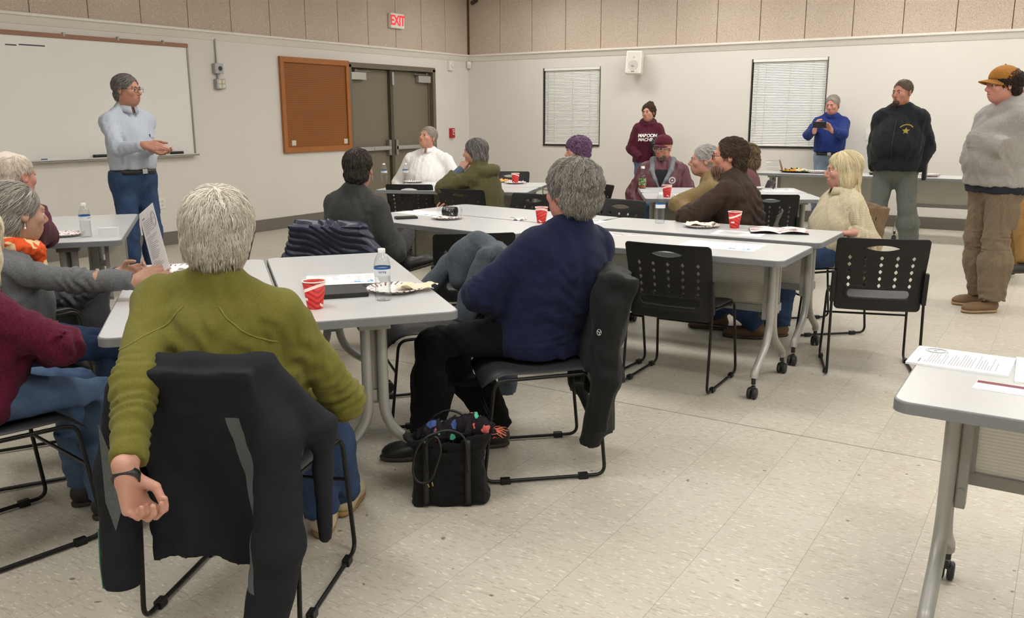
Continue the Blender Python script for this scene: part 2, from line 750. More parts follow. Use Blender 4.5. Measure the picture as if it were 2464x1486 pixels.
MW, MP_, MFL = wall_mat(), panel_mat(), floor_mat()
M_LEDGE = plain('ledge_paint', (226, 221, 212), 0.4)
M_BASE = plain('base_rubber', (112, 106, 97), 0.55)
M_DOOR = plain('door_paint', (117, 109, 93), 0.45, vary=0.03, scale=4)
M_DFRAME = plain('door_frame_paint', (106, 98, 84), 0.4, vary=0.03)
M_ALU = plain('brushed_aluminium', (196, 196, 194), 0.3, 0.85, vary=0.03)
M_WHITEPL = plain('white_plastic', (228, 226, 219), 0.4, vary=0.02)
M_BLACK = plain('black_plastic', (24, 24, 25), 0.45, vary=0.05)
M_DARKMETAL = plain('dark_bronze_frame', (62, 58, 54), 0.4, vary=0.03)


def struct(o):
    o['kind'] = 'structure'
    return o


def build_room():
    b = MB().box(((XL + XR) / 2, (YR + YF) / 2, -0.05), ((XR - XL) / 2 + 0.2, (YR - YF) / 2 + 0.2, 0.05))
    struct(b.build('floor', MFL))
    mc = plain('ceiling_tile', (226, 223, 216), 0.9, vary=0.04, scale=60)
    struct(MB().box(((XL + XR) / 2, (YR + YF) / 2, ZC + 0.05), ((XR - XL) / 2 + 0.2, (YR - YF) / 2 + 0.2, 0.05)).build('ceiling', mc))
    # left wall with the double door opening
    b = MB()
    T = 0.16

    def seg(y0, y1, z0, z1):
        b.box((XL - T / 2, (y0 + y1) / 2, (z0 + z1) / 2), (T / 2, (y1 - y0) / 2, (z1 - z0) / 2))
    seg(YF, DY0, 0, ZC)
    seg(DY1, YR + T, 0, ZC)
    seg(DY0, DY1, DZ, ZC)
    struct(b.build('wall_left', MW))
    # window wall with two openings
    b = MB()
    wins = [(-7.25, -6.24, 0.965, 2.165), (-3.915, -2.89, 0.985, 2.185)]
    xs = [XL] + [v for w in wins for v in w[:2]] + [XR + T]

    def segx(x0, x1, z0, z1):
        b.box(((x0 + x1) / 2, YR + T / 2, (z0 + z1) / 2), ((x1 - x0) / 2, T / 2, (z1 - z0) / 2))
    for i in range(0, len(xs), 2):
        segx(xs[i], xs[i + 1], 0, ZC)
    for x0, x1, z0, z1 in wins:
        segx(x0, x1, 0, z0)
        segx(x0, x1, z1, ZC)
    struct(b.build('wall_back', MW))
    struct(MB().box((XR + 0.08, (YR + YF) / 2, ZC / 2), (0.08, (YR - YF) / 2, ZC / 2)).build('wall_right', MW))
    struct(MB().box(((XL + XR) / 2, YF - 0.08, ZC / 2), ((XR - XL) / 2, 0.08, ZC / 2)).build('wall_front', MW))
    # windows: dark frame and night-dark glass behind each blind
    mg = plain('night_glass', (18, 20, 24), 0.08, 0, 0.6, vary=0)
    for i, (x0, x1, z0, z1) in enumerate(wins):
        f = MB()
        cx, cz, hx, hz = (x0 + x1) / 2, (z0 + z1) / 2, (x1 - x0) / 2, (z1 - z0) / 2
        y = YR + 0.085
        f.box((cx, y, z0 + 0.02), (hx, 0.03, 0.02)).box((cx, y, z1 - 0.02), (hx, 0.03, 0.02))
        f.box((x0 + 0.02, y, cz), (0.02, 0.03, hz)).box((x1 - 0.02, y, cz), (0.02, 0.03, hz))
        fo = struct(f.build('window_%d' % (i + 1), M_DARKMETAL))
        MB().box((cx, y + 0.01, cz), (hx - 0.03, 0.004, hz - 0.03)).build('window_pane', mg, fo)
        fo.children[0]['label'] = 'dark night glass'
        # sill and reveal, coloured dark for the frame and the recess shadow
        s = MB().box((cx, YR + 0.035, z0 + 0.008), (hx, 0.05, 0.008)).box((x0 + 0.006, YR + 0.04, cz), (0.006, 0.045, hz)).box((x1 - 0.006, YR + 0.04, cz), (0.006, 0.045, hz))
        s.build('window_sill', M_DARKMETAL, fo)
        # venetian blind
        e = empty('venetian_blind', (cx, YR + 0.03, z0), 0,
                  'white venetian blind lowered in the window ' + ('behind the purple haired woman' if i == 0 else 'behind the man in the royal blue pullover'),
                  'blind', 'lowered white venetian blinds')
        mb_ = plain('blind_slat', (233, 233, 228), 0.4, vary=0.02)
        MB().box((0.006, -0.005, z1 - z0 - 0.022), (hx - 0.012, 0.026, 0.02), bev=0.004).build('headrail', mb_, e)
        s = MB()
        k, z = 0, z1 - z0 - 0.055
        R = Matrix.Rotation(math.radians(60), 3, 'X')
        while z > 0.055:
            vs, fs = [], []
            for j in range(5):
                a = (j / 4 - 0.5) * 0.026
                c = 0.0016 * math.cos((j / 4 - 0.5) * PI)
                for sx in (-1, 1):
                    p = R @ Vector((0, a, c))
                    vs.append((0.006 + sx * (hx - 0.016), p.y, z + p.z))
            fs = [(2 * j, 2 * j + 1, 2 * j + 3, 2 * j + 2) for j in range(4)]
            s.add(vs, fs, 0, True)
            z -= 0.0222
        s.build('slats', mb_, e)
        MB().box((0.006, 0, 0.036), (hx - 0.014, 0.013, 0.009), bev=0.003).build('bottom_rail', mb_, e)
        mcord = plain('blind_cord', (196, 196, 190), 0.7)
        for u in (-0.62, 0.02, 0.62):
            MB().box((u * hx, -0.0145, (z1 - z0) / 2), (0.0018, 0.0012, (z1 - z0) / 2 - 0.04)).build('ladder_cord', mcord, e)
        MB().tube([(-hx * 0.84, -0.024, z1 - z0 - 0.05), (-hx * 0.84, -0.024, 0.2)], 0.004, 6).build('tilt_wand', mcord, e)
        MB().tube([(hx * 0.9, -0.024, z1 - z0 - 0.05), (hx * 0.9, -0.022, 0.45), (hx * 0.88, -0.022, 0.36)], 0.002, 5).build('pull_cord', mcord, e)
    # acoustic panels above the ledge, two feet wide each
    b = MB()
    W = 0.6096
    zt = ZC
    y = 12.36 - 0.6096 * 0.0
    ys = [4.998 + W * (k - 14) for k in range(0, 27)]
    for y0 in ys:
        ya, yb = max(y0, YF) + 0.0045, min(y0 + W, YR - 0.025) - 0.0045
        if yb - ya > 0.03:
            b.box((XL + 0.0125, (ya + yb) / 2, (ZP + zt) / 2), (0.0125, (yb - ya) / 2, (zt - ZP) / 2), bev=0.004)
    struct(b.build('wall_panel_left', MP_))
    b = MB()
    xs_ = [-8.05 + 0.6035 * (k - 2) for k in range(0, 24)]
    for x0 in xs_:
        xa, xb = max(x0, XL + 0.025) + 0.0045, min(x0 + 0.6035, XR) - 0.0045
        if xb - xa > 0.03:
            b.box(((xa + xb) / 2, YR - 0.0125, (ZP + zt) / 2), ((xb - xa) / 2, 0.0125, (zt - ZP) / 2), bev=0.004)
    struct(b.build('wall_panel_back', MP_))
    mgap = plain('panel_joint', (118, 92, 66), 0.9)
    struct(MB().box((XL + 0.004, (YR + YF) / 2, (ZP + ZC) / 2), (0.004, (YR - YF) / 2, (ZC - ZP) / 2)).build('trim_5', mgap))
    struct(MB().box(((XL + XR) / 2, YR - 0.004, (ZP + ZC) / 2), ((XR - XL) / 2, 0.004, (ZC - ZP) / 2)).build('trim_6', mgap))
    # ledges (a rounded lip over a sloping cove)
    prof = [(0, 0.0), (0.062, 0.0), (0.07, -0.006), (0.07, -0.026), (0.062, -0.032), (0.05, -0.034), (0.008, -0.105), (0, -0.107)]
    b = MB()
    n = len(prof)
    vs = [(XL + d, YF, ZP + z) for d, z in prof] + [(XL + d, YR - d, ZP + z) for d, z in prof]
    b.add(vs, [(i, i + 1, n + i + 1, n + i) for i in range(n - 1)])
    struct(b.build('trim_1', M_LEDGE))
    b = MB()
    vs = [(XR, YR - d, ZP + z) for d, z in prof] + [(XL + d, YR - d, ZP + z) for d, z in prof]
    b.add(vs, [(n + i, n + i + 1, i + 1, i) for i in range(n - 1)])
    struct(b.build('trim_2', M_LEDGE))
    # baseboards
    struct(MB().box((XL + 0.006, (YF + DY0 - 0.06) / 2, 0.075), (0.006, (DY0 - 0.06 - YF) / 2, 0.075), bev=0.003)
           .box((XL + 0.006, (DY1 + 0.06 + YR) / 2, 0.075), (0.006, (YR - DY1 - 0.06) / 2, 0.075), bev=0.003).build('baseboard_left', M_BASE))
    struct(MB().box(((XL + XR) / 2, YR - 0.006, 0.075), ((XR - XL) / 2, 0.006, 0.075), bev=0.003).build('baseboard_back', M_BASE))
    # double door
    fr = MB()
    d = 0.05
    fr.box((XL + 0.005 - 0.06, DY0 - 0.0, DZ / 2 + 0.01), (0.075, 0.035, DZ / 2 + 0.01), bev=0.004)
    fr.box((XL + 0.005 - 0.06, DY1 + 0.0, DZ / 2 + 0.01), (0.075, 0.035, DZ / 2 + 0.01), bev=0.004)
    fr.box((XL + 0.005 - 0.06, (DY0 + DY1) / 2, DZ + 0.01), (0.075, (DY1 - DY0) / 2 + 0.035, 0.035), bev=0.004)
    for yy, s in ((DY0 + 0.045, 1), (DY1 - 0.045, -1)):
        fr.box((XL - 0.085, yy, DZ / 2), (0.03, 0.012, DZ / 2 - 0.02), bev=0.003)
    struct(fr.build('trim_3', M_DFRAME))
    ym = 10.405
    m = MB().box((XL - 0.055, ym, DZ / 2 - 0.01), (0.035, 0.032, DZ / 2 - 0.012), bev=0.004)
    struct(m.build('trim_4', plain('mullion_paint', (78, 71, 60), 0.4)))
    MB().box((XL - 0.008, ym + 0.012, 1.98), (0.014, 0.02, 0.095), bev=0.004).build('strike_keeper', M_ALU, bpy.data.objects['trim_4'])
    for i, (ya, yb) in enumerate(((DY0 + 0.04, ym - 0.025), (ym + 0.025, DY1 - 0.04))):
        do = MB().box((XL - 0.095, (ya + yb) / 2, DZ / 2 - 0.005), (0.022, (yb - ya) / 2, DZ / 2 - 0.025), bev=0.003).build('door_%d' % (i + 1), M_DOOR)
        struct(do)
        c = (ya + yb) / 2
        hin = ya if i == 0 else yb          # hinge side
        sgn = 1 if i == 0 else -1
        cl = MB().box((XL - 0.035, hin + sgn * 0.17, 1.995), (0.032, 0.155, 0.052), bev=0.006)
        cl.build('door_closer', M_ALU, do)
        a = MB().box((XL - 0.02, hin + sgn * 0.26, 2.062), (0.012, 0.16, 0.008), bev=0.003).box((XL - 0.02, hin + sgn * (0.10 if i == 0 else 0.12), 2.068), (0.022, 0.02, 0.018), bev=0.005)
        a.build('closer_arm', plain('closer_arm_grey', (128, 124, 116), 0.4, 0.5), do)
        zb = 0.972
        lat = yb - 0.055 if i == 0 else ya + 0.055
        p = MB().box((XL - 0.028, c, zb), (0.024, (yb - ya) / 2 - 0.035, 0.030), bev=0.005)
        p.box((XL - 0.016, c - sgn * -0.2, zb), (0.02, 0.19, 0.022), bev=0.004)
        p.build('panic_bar', M_ALU, do)
        MB().box((XL - 0.04, lat, zb + 0.005), (0.036, 0.028, 0.115), bev=0.012).build('latch_case', plain('latch_grey', (160, 158, 152), 0.3, 0.7), do)
    # dark backing added beyond the opening so the gaps around the doors stay dark
    struct(MB().box((XL - 0.21, (DY0 + DY1) / 2, DZ / 2), (0.05, (DY1 - DY0) / 2 + 0.1, DZ / 2 + 0.1)).build('dark_door_backing', M_BASE))


def ceiling_lights():
    me = bpy.data.materials.new('lamp_diffuser')
    me.use_nodes = True
    nt = me.node_tree
    nt.nodes.remove(nt.nodes['Principled BSDF'])
    em = nt.nodes.new('ShaderNodeEmission')
    em.inputs['Color'].default_value = (1.0, 0.975, 0.935, 1)
    em.inputs['Strength'].default_value = LAMP
    nt.links.new(em.outputs[0], nt.nodes['Material Output'].inputs['Surface'])
    mf = plain('lamp_frame', (222, 220, 214), 0.5)
    k = 0
    first = None
    spots = [(x, 10.9) for x in (-6.6, -4.2, -1.8, 0.6, 3.0)] + [(x, y) for y in (7.9, 4.7, 1.4) for x in (-5.2, -2.4, 0.4, 3.0)] + [(-2.0, -1.6), (1.5, -1.6)]
    for (x, y) in spots:
        if True:
            if first is None:
                e = empty('ceiling_light', (x, y, ZC), 0)
                MB().box((0, 0, -0.015), (0.62, 0.32, 0.015)).build('lamp_housing', mf, e)
                MB().box((0, 0, -0.034), (0.59, 0.29, 0.004)).build('lamp_diffuser', me, e)
                first = e
            else:
                e = copy_tree(first)
                e.location = (x, y, ZC)
            tag(e, 'white flush fluorescent panel on the ceiling above the meeting room', 'ceiling light', 'fluorescent panels on the ceiling')
    w = bpy.data.worlds.new('world')
    SC.world = w
    w.use_nodes = True
    w.node_tree.nodes['Background'].inputs['Color'].default_value = (0.9, 0.92, 1.0, 1)
    w.node_tree.nodes['Background'].inputs['Strength'].default_value = 0.02
# ------------------------------------------------------------------ tables
TZ = 0.735


def laminate():
    t = NT('table_laminate')
    co = t.coord('Object')
    c = srgb(205, 206, 206)
    t.color(t.mix(t.noise(co, 240, 2, 0.7), tuple(v * 0.955 for v in c[:3]) + (1,), c))
    return t.set(0.28, 0, 0.5)


M_LAM = laminate()
M_EDGE = plain('table_edge_grey', (122, 125, 127), 0.45, vary=0.03)
M_TUBE = plain('grey_leg_paint', (163, 162, 157), 0.38, 0.25, vary=0.03)
M_RAIL = plain('grey_rail_paint', (150, 149, 145), 0.4, 0.2, vary=0.03)
M_CAST = plain('caster_rubber', (30, 30, 31), 0.5)


def ribbed_panel():
    t = NT('ribbed_translucent_panel')
    co = t.coord('Object')
    sep = t.n('ShaderNodeSeparateXYZ')
    t.l(co, sep.inputs[0])
    w = t.math('SINE', t.math('MULTIPLY', sep.outputs[2], 2 * PI / 0.0105))
    f = t.ramp(w, [(0.0, (0, 0, 0)), (1.0, (1, 1, 1))])
    t.color(t.mix(f, srgb(186, 184, 174), srgb(226, 224, 214)))
    t.bump(w, 0.5, 0.004)
    t.p.inputs['Roughness'].default_value = 0.5
    tr = t.n('ShaderNodeBsdfTransparent')
    tr.inputs['Color'].default_value = (0.86, 0.86, 0.84, 1)
    tl = t.n('ShaderNodeBsdfTranslucent')
    tl.inputs['Color'].default_value = srgb(222, 220, 210)
    m1 = t.n('ShaderNodeMixShader')
    m1.inputs[0].default_value = 0.45
    t.l(t.p.outputs[0], m1.inputs[1])
    t.l(tl.outputs[0], m1.inputs[2])
    m2 = t.n('ShaderNodeMixShader')
    m2.inputs[0].default_value = 0.26
    t.l(m1.outputs[0], m2.inputs[1])
    t.l(tr.outputs[0], m2.inputs[2])
    t.l(m2.outputs[0], t.out.inputs['Surface'])
    return t.m


M_RIB = ribbed_panel()


def make_table():
    """Flip-top training table, 1.52 x 0.61 m: long side along x."""
    L, D = 0.762, 0.305
    e = empty('folding_table', (0, 0, 0))
    top = MB()
    o = rrect(L, D, 0.045, 6)
    n = len(o)
    zs = [(TZ - 0.031, 0.0), (TZ - 0.004, 0.0), (TZ - 0.0012, -0.0012), (TZ, -0.005)]
    vs = []
    for z, off in zs:
        k = 1 + off / 0.3
        vs += [(x + (off if x > 0 else -off), y + (off if y > 0 else -off), z) for x, y in o]
    fs, mi = [], []
    for i in range(3):
        for j in range(n):
            fs.append((i * n + j, i * n + (j + 1) % n, (i + 1) * n + (j + 1) % n, (i + 1) * n + j))
    b = len(top.v)
    top.add(vs, fs, 1, False)
    top.add(vs[3 * n:], [tuple(range(n))], 0, False)
    top.add(vs[:n], [tuple(range(n))[::-1]], 1, False)
    top.build('table_top', [M_LAM, M_EDGE], e)
    xl = L - 0.125
    for sx in (-1, 1):
        for sy in (-1, 1):
            pts = roundpath([(sx * xl, sy * 0.03, TZ - 0.032), (sx * xl, sy * 0.03, 0.27), (sx * xl, sy * 0.25, 0.135), (sx * xl, sy * 0.262, 0.105)], 0.11, 8)
            lg = MB().tube(pts, 0.0205, 12).build('leg', M_TUBE, e)
            c = MB()
            cy = sy * 0.262
            c.tube([(sx * xl, cy, 0.108), (sx * xl, cy, 0.075)], 0.012, 8)
            R = Matrix.Rotation(PI / 2, 3, 'Y')
            for dx in (-0.014, 0.014):
                c.lathe([(0.001, -0.010), (0.024, -0.010), (0.030, -0.006), (0.030, 0.006), (0.024, 0.010), (0.001, 0.010)], (sx * xl + dx, cy + sy * 0.012, 0.030), 18, 0, R)
            c.box((sx * xl, cy + sy * 0.006, 0.055), (0.010, 0.02, 0.012), bev=0.005)
            c.build('caster', M_CAST, lg)
        br = MB().box((sx * (xl - 0.035), 0.0, 0.54), (0.014, 0.022, 0.175), bev=0.004)
        br.box((sx * (xl - 0.02), 0.1, 0.40), (0.012, 0.11, 0.022), bev=0.003).box((sx * (xl - 0.012), 0, TZ - 0.05), (0.05, 0.06, 0.018), bev=0.004)
        br.lathe([(0.007, -0.003), (0.007, 0.003)], (sx * (xl - 0.035), -0.023, 0.42), 10, 0, Matrix.Rotation(PI / 2, 3, 'X'))
        br.build('hinge_bracket', M_RAIL, e)
    MB().box((0, 0.205, 0.535), (xl - 0.05, 0.0035, 0.150)).build('modesty_panel', M_RIB, e)
    r = MB().box((0, 0.205, 0.378), (xl - 0.02, 0.014, 0.020), bev=0.004).box((0, 0.205, TZ - 0.045), (xl - 0.02, 0.012, 0.012), bev=0.003)
    for sx in (-1, 1):
        r.box((sx * (xl - 0.035), 0.205, 0.53), (0.016, 0.012, 0.17), bev=0.003)
    r.build('panel_rail', M_RAIL, e)
    return e


_table = []


def table(cx, cy, deg, label, group):
    if not _table:
        _table.append(make_table())
        o = _table[0]
    else:
        o = copy_tree(_table[0])
    o.location = (cx, cy, 0)
    o.rotation_euler = (0, 0, math.radians(deg))
    return tag(o, label, 'table', group)


# ------------------------------------------------------------------ chairs
M_CHAIR = plain('chair_plastic', (20, 20, 21), 0.42, 0, 0.4, vary=0.08)
M_SEAT = plain('chair_seat_plastic', (52, 52, 54), 0.5, 0, 0.4, vary=0.06)
M_ROD = plain('chair_rod', (26, 25, 25), 0.35, 0.35, 0.5, vary=0.04)
BACK_TILT = math.radians(11)


def back_point(u, v, w):
    """Across, up and through the thickness of the curved chair back, in the chair's own space."""
    x = u * (0.94 + 0.06 * min(1, v / 0.3))
    dep = 0.36 * u * u + w
    dep += 0.022 * math.sin(v / 0.40 * PI) - 0.02
    v = v * 1.04
    y0, z0 = -0.205, 0.384
    return (x, y0 - v * math.sin(BACK_TILT) + dep, z0 + v * math.cos(BACK_TILT))


def chair_back_mesh():
    s = SDF()
    hx, hv, th = 0.236, 0.200, 0.0042

    def plate(X, Y, Z):
        qx = np.abs(X) - (hx - 0.022)
        qy = np.abs(Y - 0.2) - (hv - 0.022)
        d2 = np.sqrt(np.maximum(qx, 0) ** 2 + np.maximum(qy, 0) ** 2) + np.minimum(np.maximum(qx, qy), 0) - 0.022
        # lens shaped hand slot
        R = 0.245
        ye = Y - 0.347
        slot = np.maximum(np.sqrt(X ** 2 + (ye + R - 0.0155) ** 2), np.sqrt(X ** 2 + (ye - R + 0.0155) ** 2)) - R
        d2 = np.maximum(d2, -slot)
        qx = np.abs(X) - (0.165 - 0.021)
        qy = np.abs(Y - 0.093 - 0.15 * X * X * 0) - 0.0
        low = np.sqrt(np.maximum(qx, 0) ** 2 + np.maximum(qy, 0) ** 2) - 0.022
        d2 = np.maximum(d2, -low)
        for c in range(5):
            ux = (c - 2) * 0.081
            for r in range(5):
                vy = 0.292 - r * 0.0385
                dm = (np.abs(X - ux) / 0.0108 + np.abs(Y - vy) / 0.0135 - 1) * 0.0084
                d2 = np.maximum(d2, -dm)
        # raised rim round the lower slot
        rim = np.clip(1 - np.abs(low - 0.012) / 0.012, 0, 1) * 0.004
        edge = np.clip(1 - np.abs(d2 + 0.008) / 0.010, 0, 1) * 0.0015
        dz = np.abs(Z) - th - np.where(Z < 0, rim, 0)
        return np.minimum(np.maximum(d2, dz), 0) + np.sqrt(np.maximum(d2 + 0.0015, 0) ** 2 + np.maximum(dz + 0.0015, 0) ** 2) - 0.0015
    s.func(plate, (-hx, 0, -0.011), (hx, 0.4, 0.008))
    V, Q = s.mesh(0.0042, [((-1, -1, -0.02), (-0.9, -0.9, 0.02), 0.0022)])
    V2 = np.array([back_point(*p) for p in V])
    return V2, Q


def make_chair():
    e = empty('stacking_chair', (0, 0, 0))
    V, Q = chair_back_mesh()
    link_mesh('backrest', V, Q, M_CHAIR, e)
    # seat shell with a waterfall front
    vs, fs = [], []
    NU, NV = 12, 16
    for side in (0, 1):
        for j in range(NV + 1):
            t = j / NV
            y = -0.215 + 0.45 * t
            hw = 0.215 + 0.012 * math.sin(t * PI) - 0.02 * max(0, (t - 0.85) / 0.15) ** 2 - 0.012 * max(0, (0.1 - t) / 0.1)
            for i in range(NU + 1):
                u = (i / NU) * 2 - 1
                z = 0.445 + 0.012 * u * u * (1 - t) - 0.010 * (1 - u * u) * math.sin(t * PI * 0.9)
                if t > 0.78:
                    z -= 0.055 * ((t - 0.78) / 0.22) ** 2
                edge = max(abs(u), abs(t * 2 - 1))
                dz = 0.012 * (1 - max(0, (edge - 0.8) / 0.2) ** 3) * 0.5 + 0.0015
                vs.append((u * hw, y, z + (dz if side == 0 else -dz)))
    n1 = (NU + 1) * (NV + 1)
    for j in range(NV):
        for i in range(NU):
            a = j * (NU + 1) + i
            fs.append((a, a + 1, a + NU + 2, a + NU + 1))
            fs.append((n1 + a, n1 + a + NU + 1, n1 + a + NU + 2, n1 + a + 1))
    ring = [i for i in range(NU + 1)] + [j * (NU + 1) + NU for j in range(1, NV + 1)] + [NV * (NU + 1) + i for i in range(NU - 1, -1, -1)] + [j * (NU + 1) for j in range(NV - 1, 0, -1)]
    for a, b in zip(ring, ring[1:] + ring[:1]):
        fs.append((b, a, n1 + a, n1 + b))
    link_mesh('seat', vs, fs, M_SEAT, e)
    for sx in (-1, 1):
        x = sx * 0.238
        pts = roundpath([(sx * 0.232, -0.245, 0.60), (sx * 0.236, -0.222, 0.44), (x, -0.262, 0.012), (x, 0.235, 0.012), (sx * 0.225, 0.188, 0.425), (sx * 0.20, -0.19, 0.432)], 0.045, 6)
        lg = MB().tube(pts, 0.0076, 8).build('sled_leg', M_ROD, e)
        for y in (-0.17, 0.15):
            MB().box((x, y, 0.0125), (0.0125, 0.02, 0.0125), bev=0.003).build('glide', M_CHAIR, lg)
        MB().box((sx * 0.235, -0.232, 0.515), (0.0125, 0.014, 0.09), bev=0.006, R=Matrix.Rotation(math.radians(8), 3, 'X')).build('back_sleeve', M_CHAIR, e)
    MB().tube([(-0.230, 0.206, 0.275), (0.230, 0.206, 0.275)], 0.0065, 8).build('crossbar', M_ROD, e)
    return e


_chair = []


def chair(x, y, fdir, label, z=0):
    """A chair whose sitter looks along fdir (x, y)."""
    if not _chair:
        _chair.append(make_chair())
        o = _chair[0]
    else:
        o = copy_tree(_chair[0])
    o.location = (x, y, z)
    o.rotation_euler = (0, 0, math.atan2(fdir[1], fdir[0]) - PI / 2)
    return tag(o, label, 'chair', 'black stacking chairs in the room')
# ------------------------------------------------------------------ people
UP = np.array([0.0, 0.0, 1.0])
PRINT = False


def ang(deg):
    a = math.radians(deg)
    return np.array([math.cos(a), math.sin(a), 0.0])


def ik(a, b, l1, l2, pole):
    """Elbow or knee between a and b, bending towards pole; returns (joint, end)."""
    a, b = A3(a), A3(b)
    d = b - a
    L = np.linalg.norm(d)
    m = (l1 + l2) * 0.998
    if L > m:
        b = a + d / L * m
        d, L = b - a, m
    u = d / L
    x = (l1 * l1 - l2 * l2 + L * L) / (2 * L)
    hgt = math.sqrt(max(l1 * l1 - x * x, 1e-8))
    p = A3(pole) - u * (A3(pole) @ u)
    return a + u * x + unit(p) * hgt, b


M_EYEW = plain('eye_white', (226, 220, 212), 0.25, vary=0)
M_IRIS = plain('eye_iris', (58, 48, 40), 0.2, vary=0)
M_SOLE = plain('shoe_sole', (60, 52, 44), 0.7)


class Person:
    def __init__(s, label, pelvis, face, H=1.72, w=1.0, belly=0.0, fem=False, lean=(0, 0), side=0, twist=0,
                 head=None, sit=False, skin_rgb=(196, 150, 128), step=0.014, neck=0.25, sw=None, arm=1.0, hc=None, seat=0.458, spine=1.0, ears=True, al=1.0):
        if hc is not None:
            # pelvis and stature follow from where the head is
            O = at(*hc)
            for it in range(14):
                q = Person.head_offset(H, face, lean, side, twist, neck, spine)
                pz = O[2] - q[2]
                want = seat + 0.075 if sit else 0.935 * H / 1.75
                if sit:
                    spine = min(1.05, max(0.80, spine + (pz - want) * 1.2))
                    if spine <= 0.801 or spine >= 1.049:
                        H += (pz - want) * 0.9
                else:
                    H += (pz - want) * 0.75
            pelvis = O - q
            if PRINT:
                print('PERSON %-40s H=%.2f spine %.2f pelvis %s %s' % (label[:40], H, spine, np.round(pelvis, 2), proj(pelvis)))
        s.seat = seat
        s.ears = ears
        s.al = al
        s.h = h = H / 1.75
        s.w, s.belly, s.fem, s.sit, s.step, s.armw = w, belly, fem, sit, step, arm
        s.face = face
        s.P = A3(pelvis)
        s.fp = ang(face)
        s.rp = np.cross(s.fp, UP)
        s.fc0 = ang(face + twist)
        rc0 = np.cross(s.fc0, UP)
        s.S1 = rot_about(rot_about(UP, s.rp, -lean[0]), s.fp, side)
        s.S2 = rot_about(rot_about(UP, rc0, -lean[1]), s.fc0, side)
        s.spine = spine
        s.Mid = s.P + s.S1 * 0.24 * h * spine
        s.C = s.Mid + s.S2 * 0.265 * h * spine
        B = basis(s.fc0, s.S2)
        s.rc, s.fc = B[:, 0], B[:, 1]
        # keep the up axis of the chest along the spine
        s.rc = unit(np.cross(s.fc0, s.S2))
        s.fc = np.cross(s.S2, s.rc)
        s.FP = np.stack([s.rp, np.cross(s.S1, s.rp), s.S1], 1)
        s.FC = np.stack([s.rc, s.fc, s.S2], 1)
        s.N = s.C + s.S2 * 0.035 * h
        hy, hp, hr = head if head else (face + twist, 0, 0)
        f = ang(hy)
        r = np.cross(f, UP)
        f2 = rot_about(f, r, hp)
        u2 = np.cross(r, f2)
        r2 = rot_about(r, f2, hr)
        u2 = rot_about(u2, f2, hr)
        s.FH = np.stack([r2, f2, u2], 1)
        nd = unit(s.S2 * 1.0 + UP * 0.6 + s.fc * neck)
        s.O = s.N + nd * 0.168 * h
        s.hs = 1.03 * (H / 1.75) ** 0.4
        sw = sw if sw else (0.148 if fem else 0.168)
        s.sh = {k: s.C + s.rc * q * sw * h * (0.6 + 0.4 * w) - s.S2 * 0.046 * h for k, q in (('R', 1), ('L', -1))}
        s.hip = {k: s.P + s.rp * q * 0.088 * h for k, q in (('R', 1), ('L', -1))}
        s.arm, s.leg, s.hands = {}, {}, {}
        s.skin = skin('skin_%d_%d_%d' % skin_rgb, skin_rgb)
        r_, g_, b_ = skin_rgb
        s.lip = plain('lip_%d_%d_%d' % skin_rgb, (min(255, int(r_ * 0.92)), int(g_ * 0.72), int(b_ * 0.74)), 0.4, vary=0.03)
        s.e = empty('person', (s.P[0], s.P[1], 0), 0, label, 'person')
        s.org = np.array([s.P[0], s.P[1], 0.0])

    @staticmethod
    def head_offset(H, face, lean, side, twist, neck, spine=1.0):
        h = H / 1.75
        fp, fc0 = ang(face), ang(face + twist)
        S1 = rot_about(rot_about(UP, np.cross(fp, UP), -lean[0]), fp, side)
        S2 = rot_about(rot_about(UP, np.cross(fc0, UP), -lean[1]), fc0, side)
        rc = unit(np.cross(fc0, S2))
        fc = np.cross(S2, rc)
        nd = unit(S2 * 1.0 + UP * 0.6 + fc * neck)
        return S1 * 0.24 * h * spine + S2 * (0.265 * spine + 0.035) * h + nd * 0.168 * h

    # ---- pose
    def set_arm(s, k, wrist=None, pole=None, local=None):
        q = 1 if k == 'R' else -1
        h = s.h
        if wrist is None:
            x, y, z = local if local else (0.07, 0.02, -0.52)
            wrist = s.sh[k] + s.rc * q * x * h + s.fc * y * h + s.S2 * z * h
        if pole is None:
            pole = -s.fc * 0.8 + s.rc * q * 0.5 - UP * 0.3
        el, wr = ik(s.sh[k], wrist, 0.30 * h * s.al, 0.255 * h * s.al, pole)
        s.arm[k] = (s.sh[k], el, wr)
        if PRINT:
            print('  ARM', k, proj(s.sh[k]), proj(el), proj(wr), 'wrist off', round(float(np.linalg.norm(wr - A3(wrist))), 3))

    def set_leg(s, k, ankle=None, pole=None, local=None):
        q = 1 if k == 'R' else -1
        h = s.h
        if ankle is None:
            if local is None:
                local = (0.10, 0.40, 0) if s.sit else (0.11, 0.0, 0)
            ankle = s.P + s.rp * q * local[0] * h + s.fp * local[1] * h
            ankle[2] = 0.085 + local[2]
        if pole is None:
            pole = s.fp + UP * (0.9 if s.sit else 0) + s.rp * q * 0.12
        kn, an = ik(s.hip[k], ankle, 0.43 * h, 0.425 * h, pole)
        s.leg[k] = (s.hip[k], kn, an)

    def finish_pose(s):
        for k in 'RL':
            if k not in s.arm:
                s.set_arm(k)
            if k not in s.leg:
                s.set_leg(k)

    def hp(s, x, y, z):
        """Point in the head's own space (right, forward, up)."""
        return s.O + s.FH @ (np.array([x, y, z]) * s.hs)

    def cp(s, x, y, z):
        """Point near the chest: right, forward, up from the shoulder line."""
        return s.C + (s.rc * x + s.fc * y + s.S2 * z) * s.h

    def hd(s, x, y, z):
        return s.FH @ np.array([x, y, z])

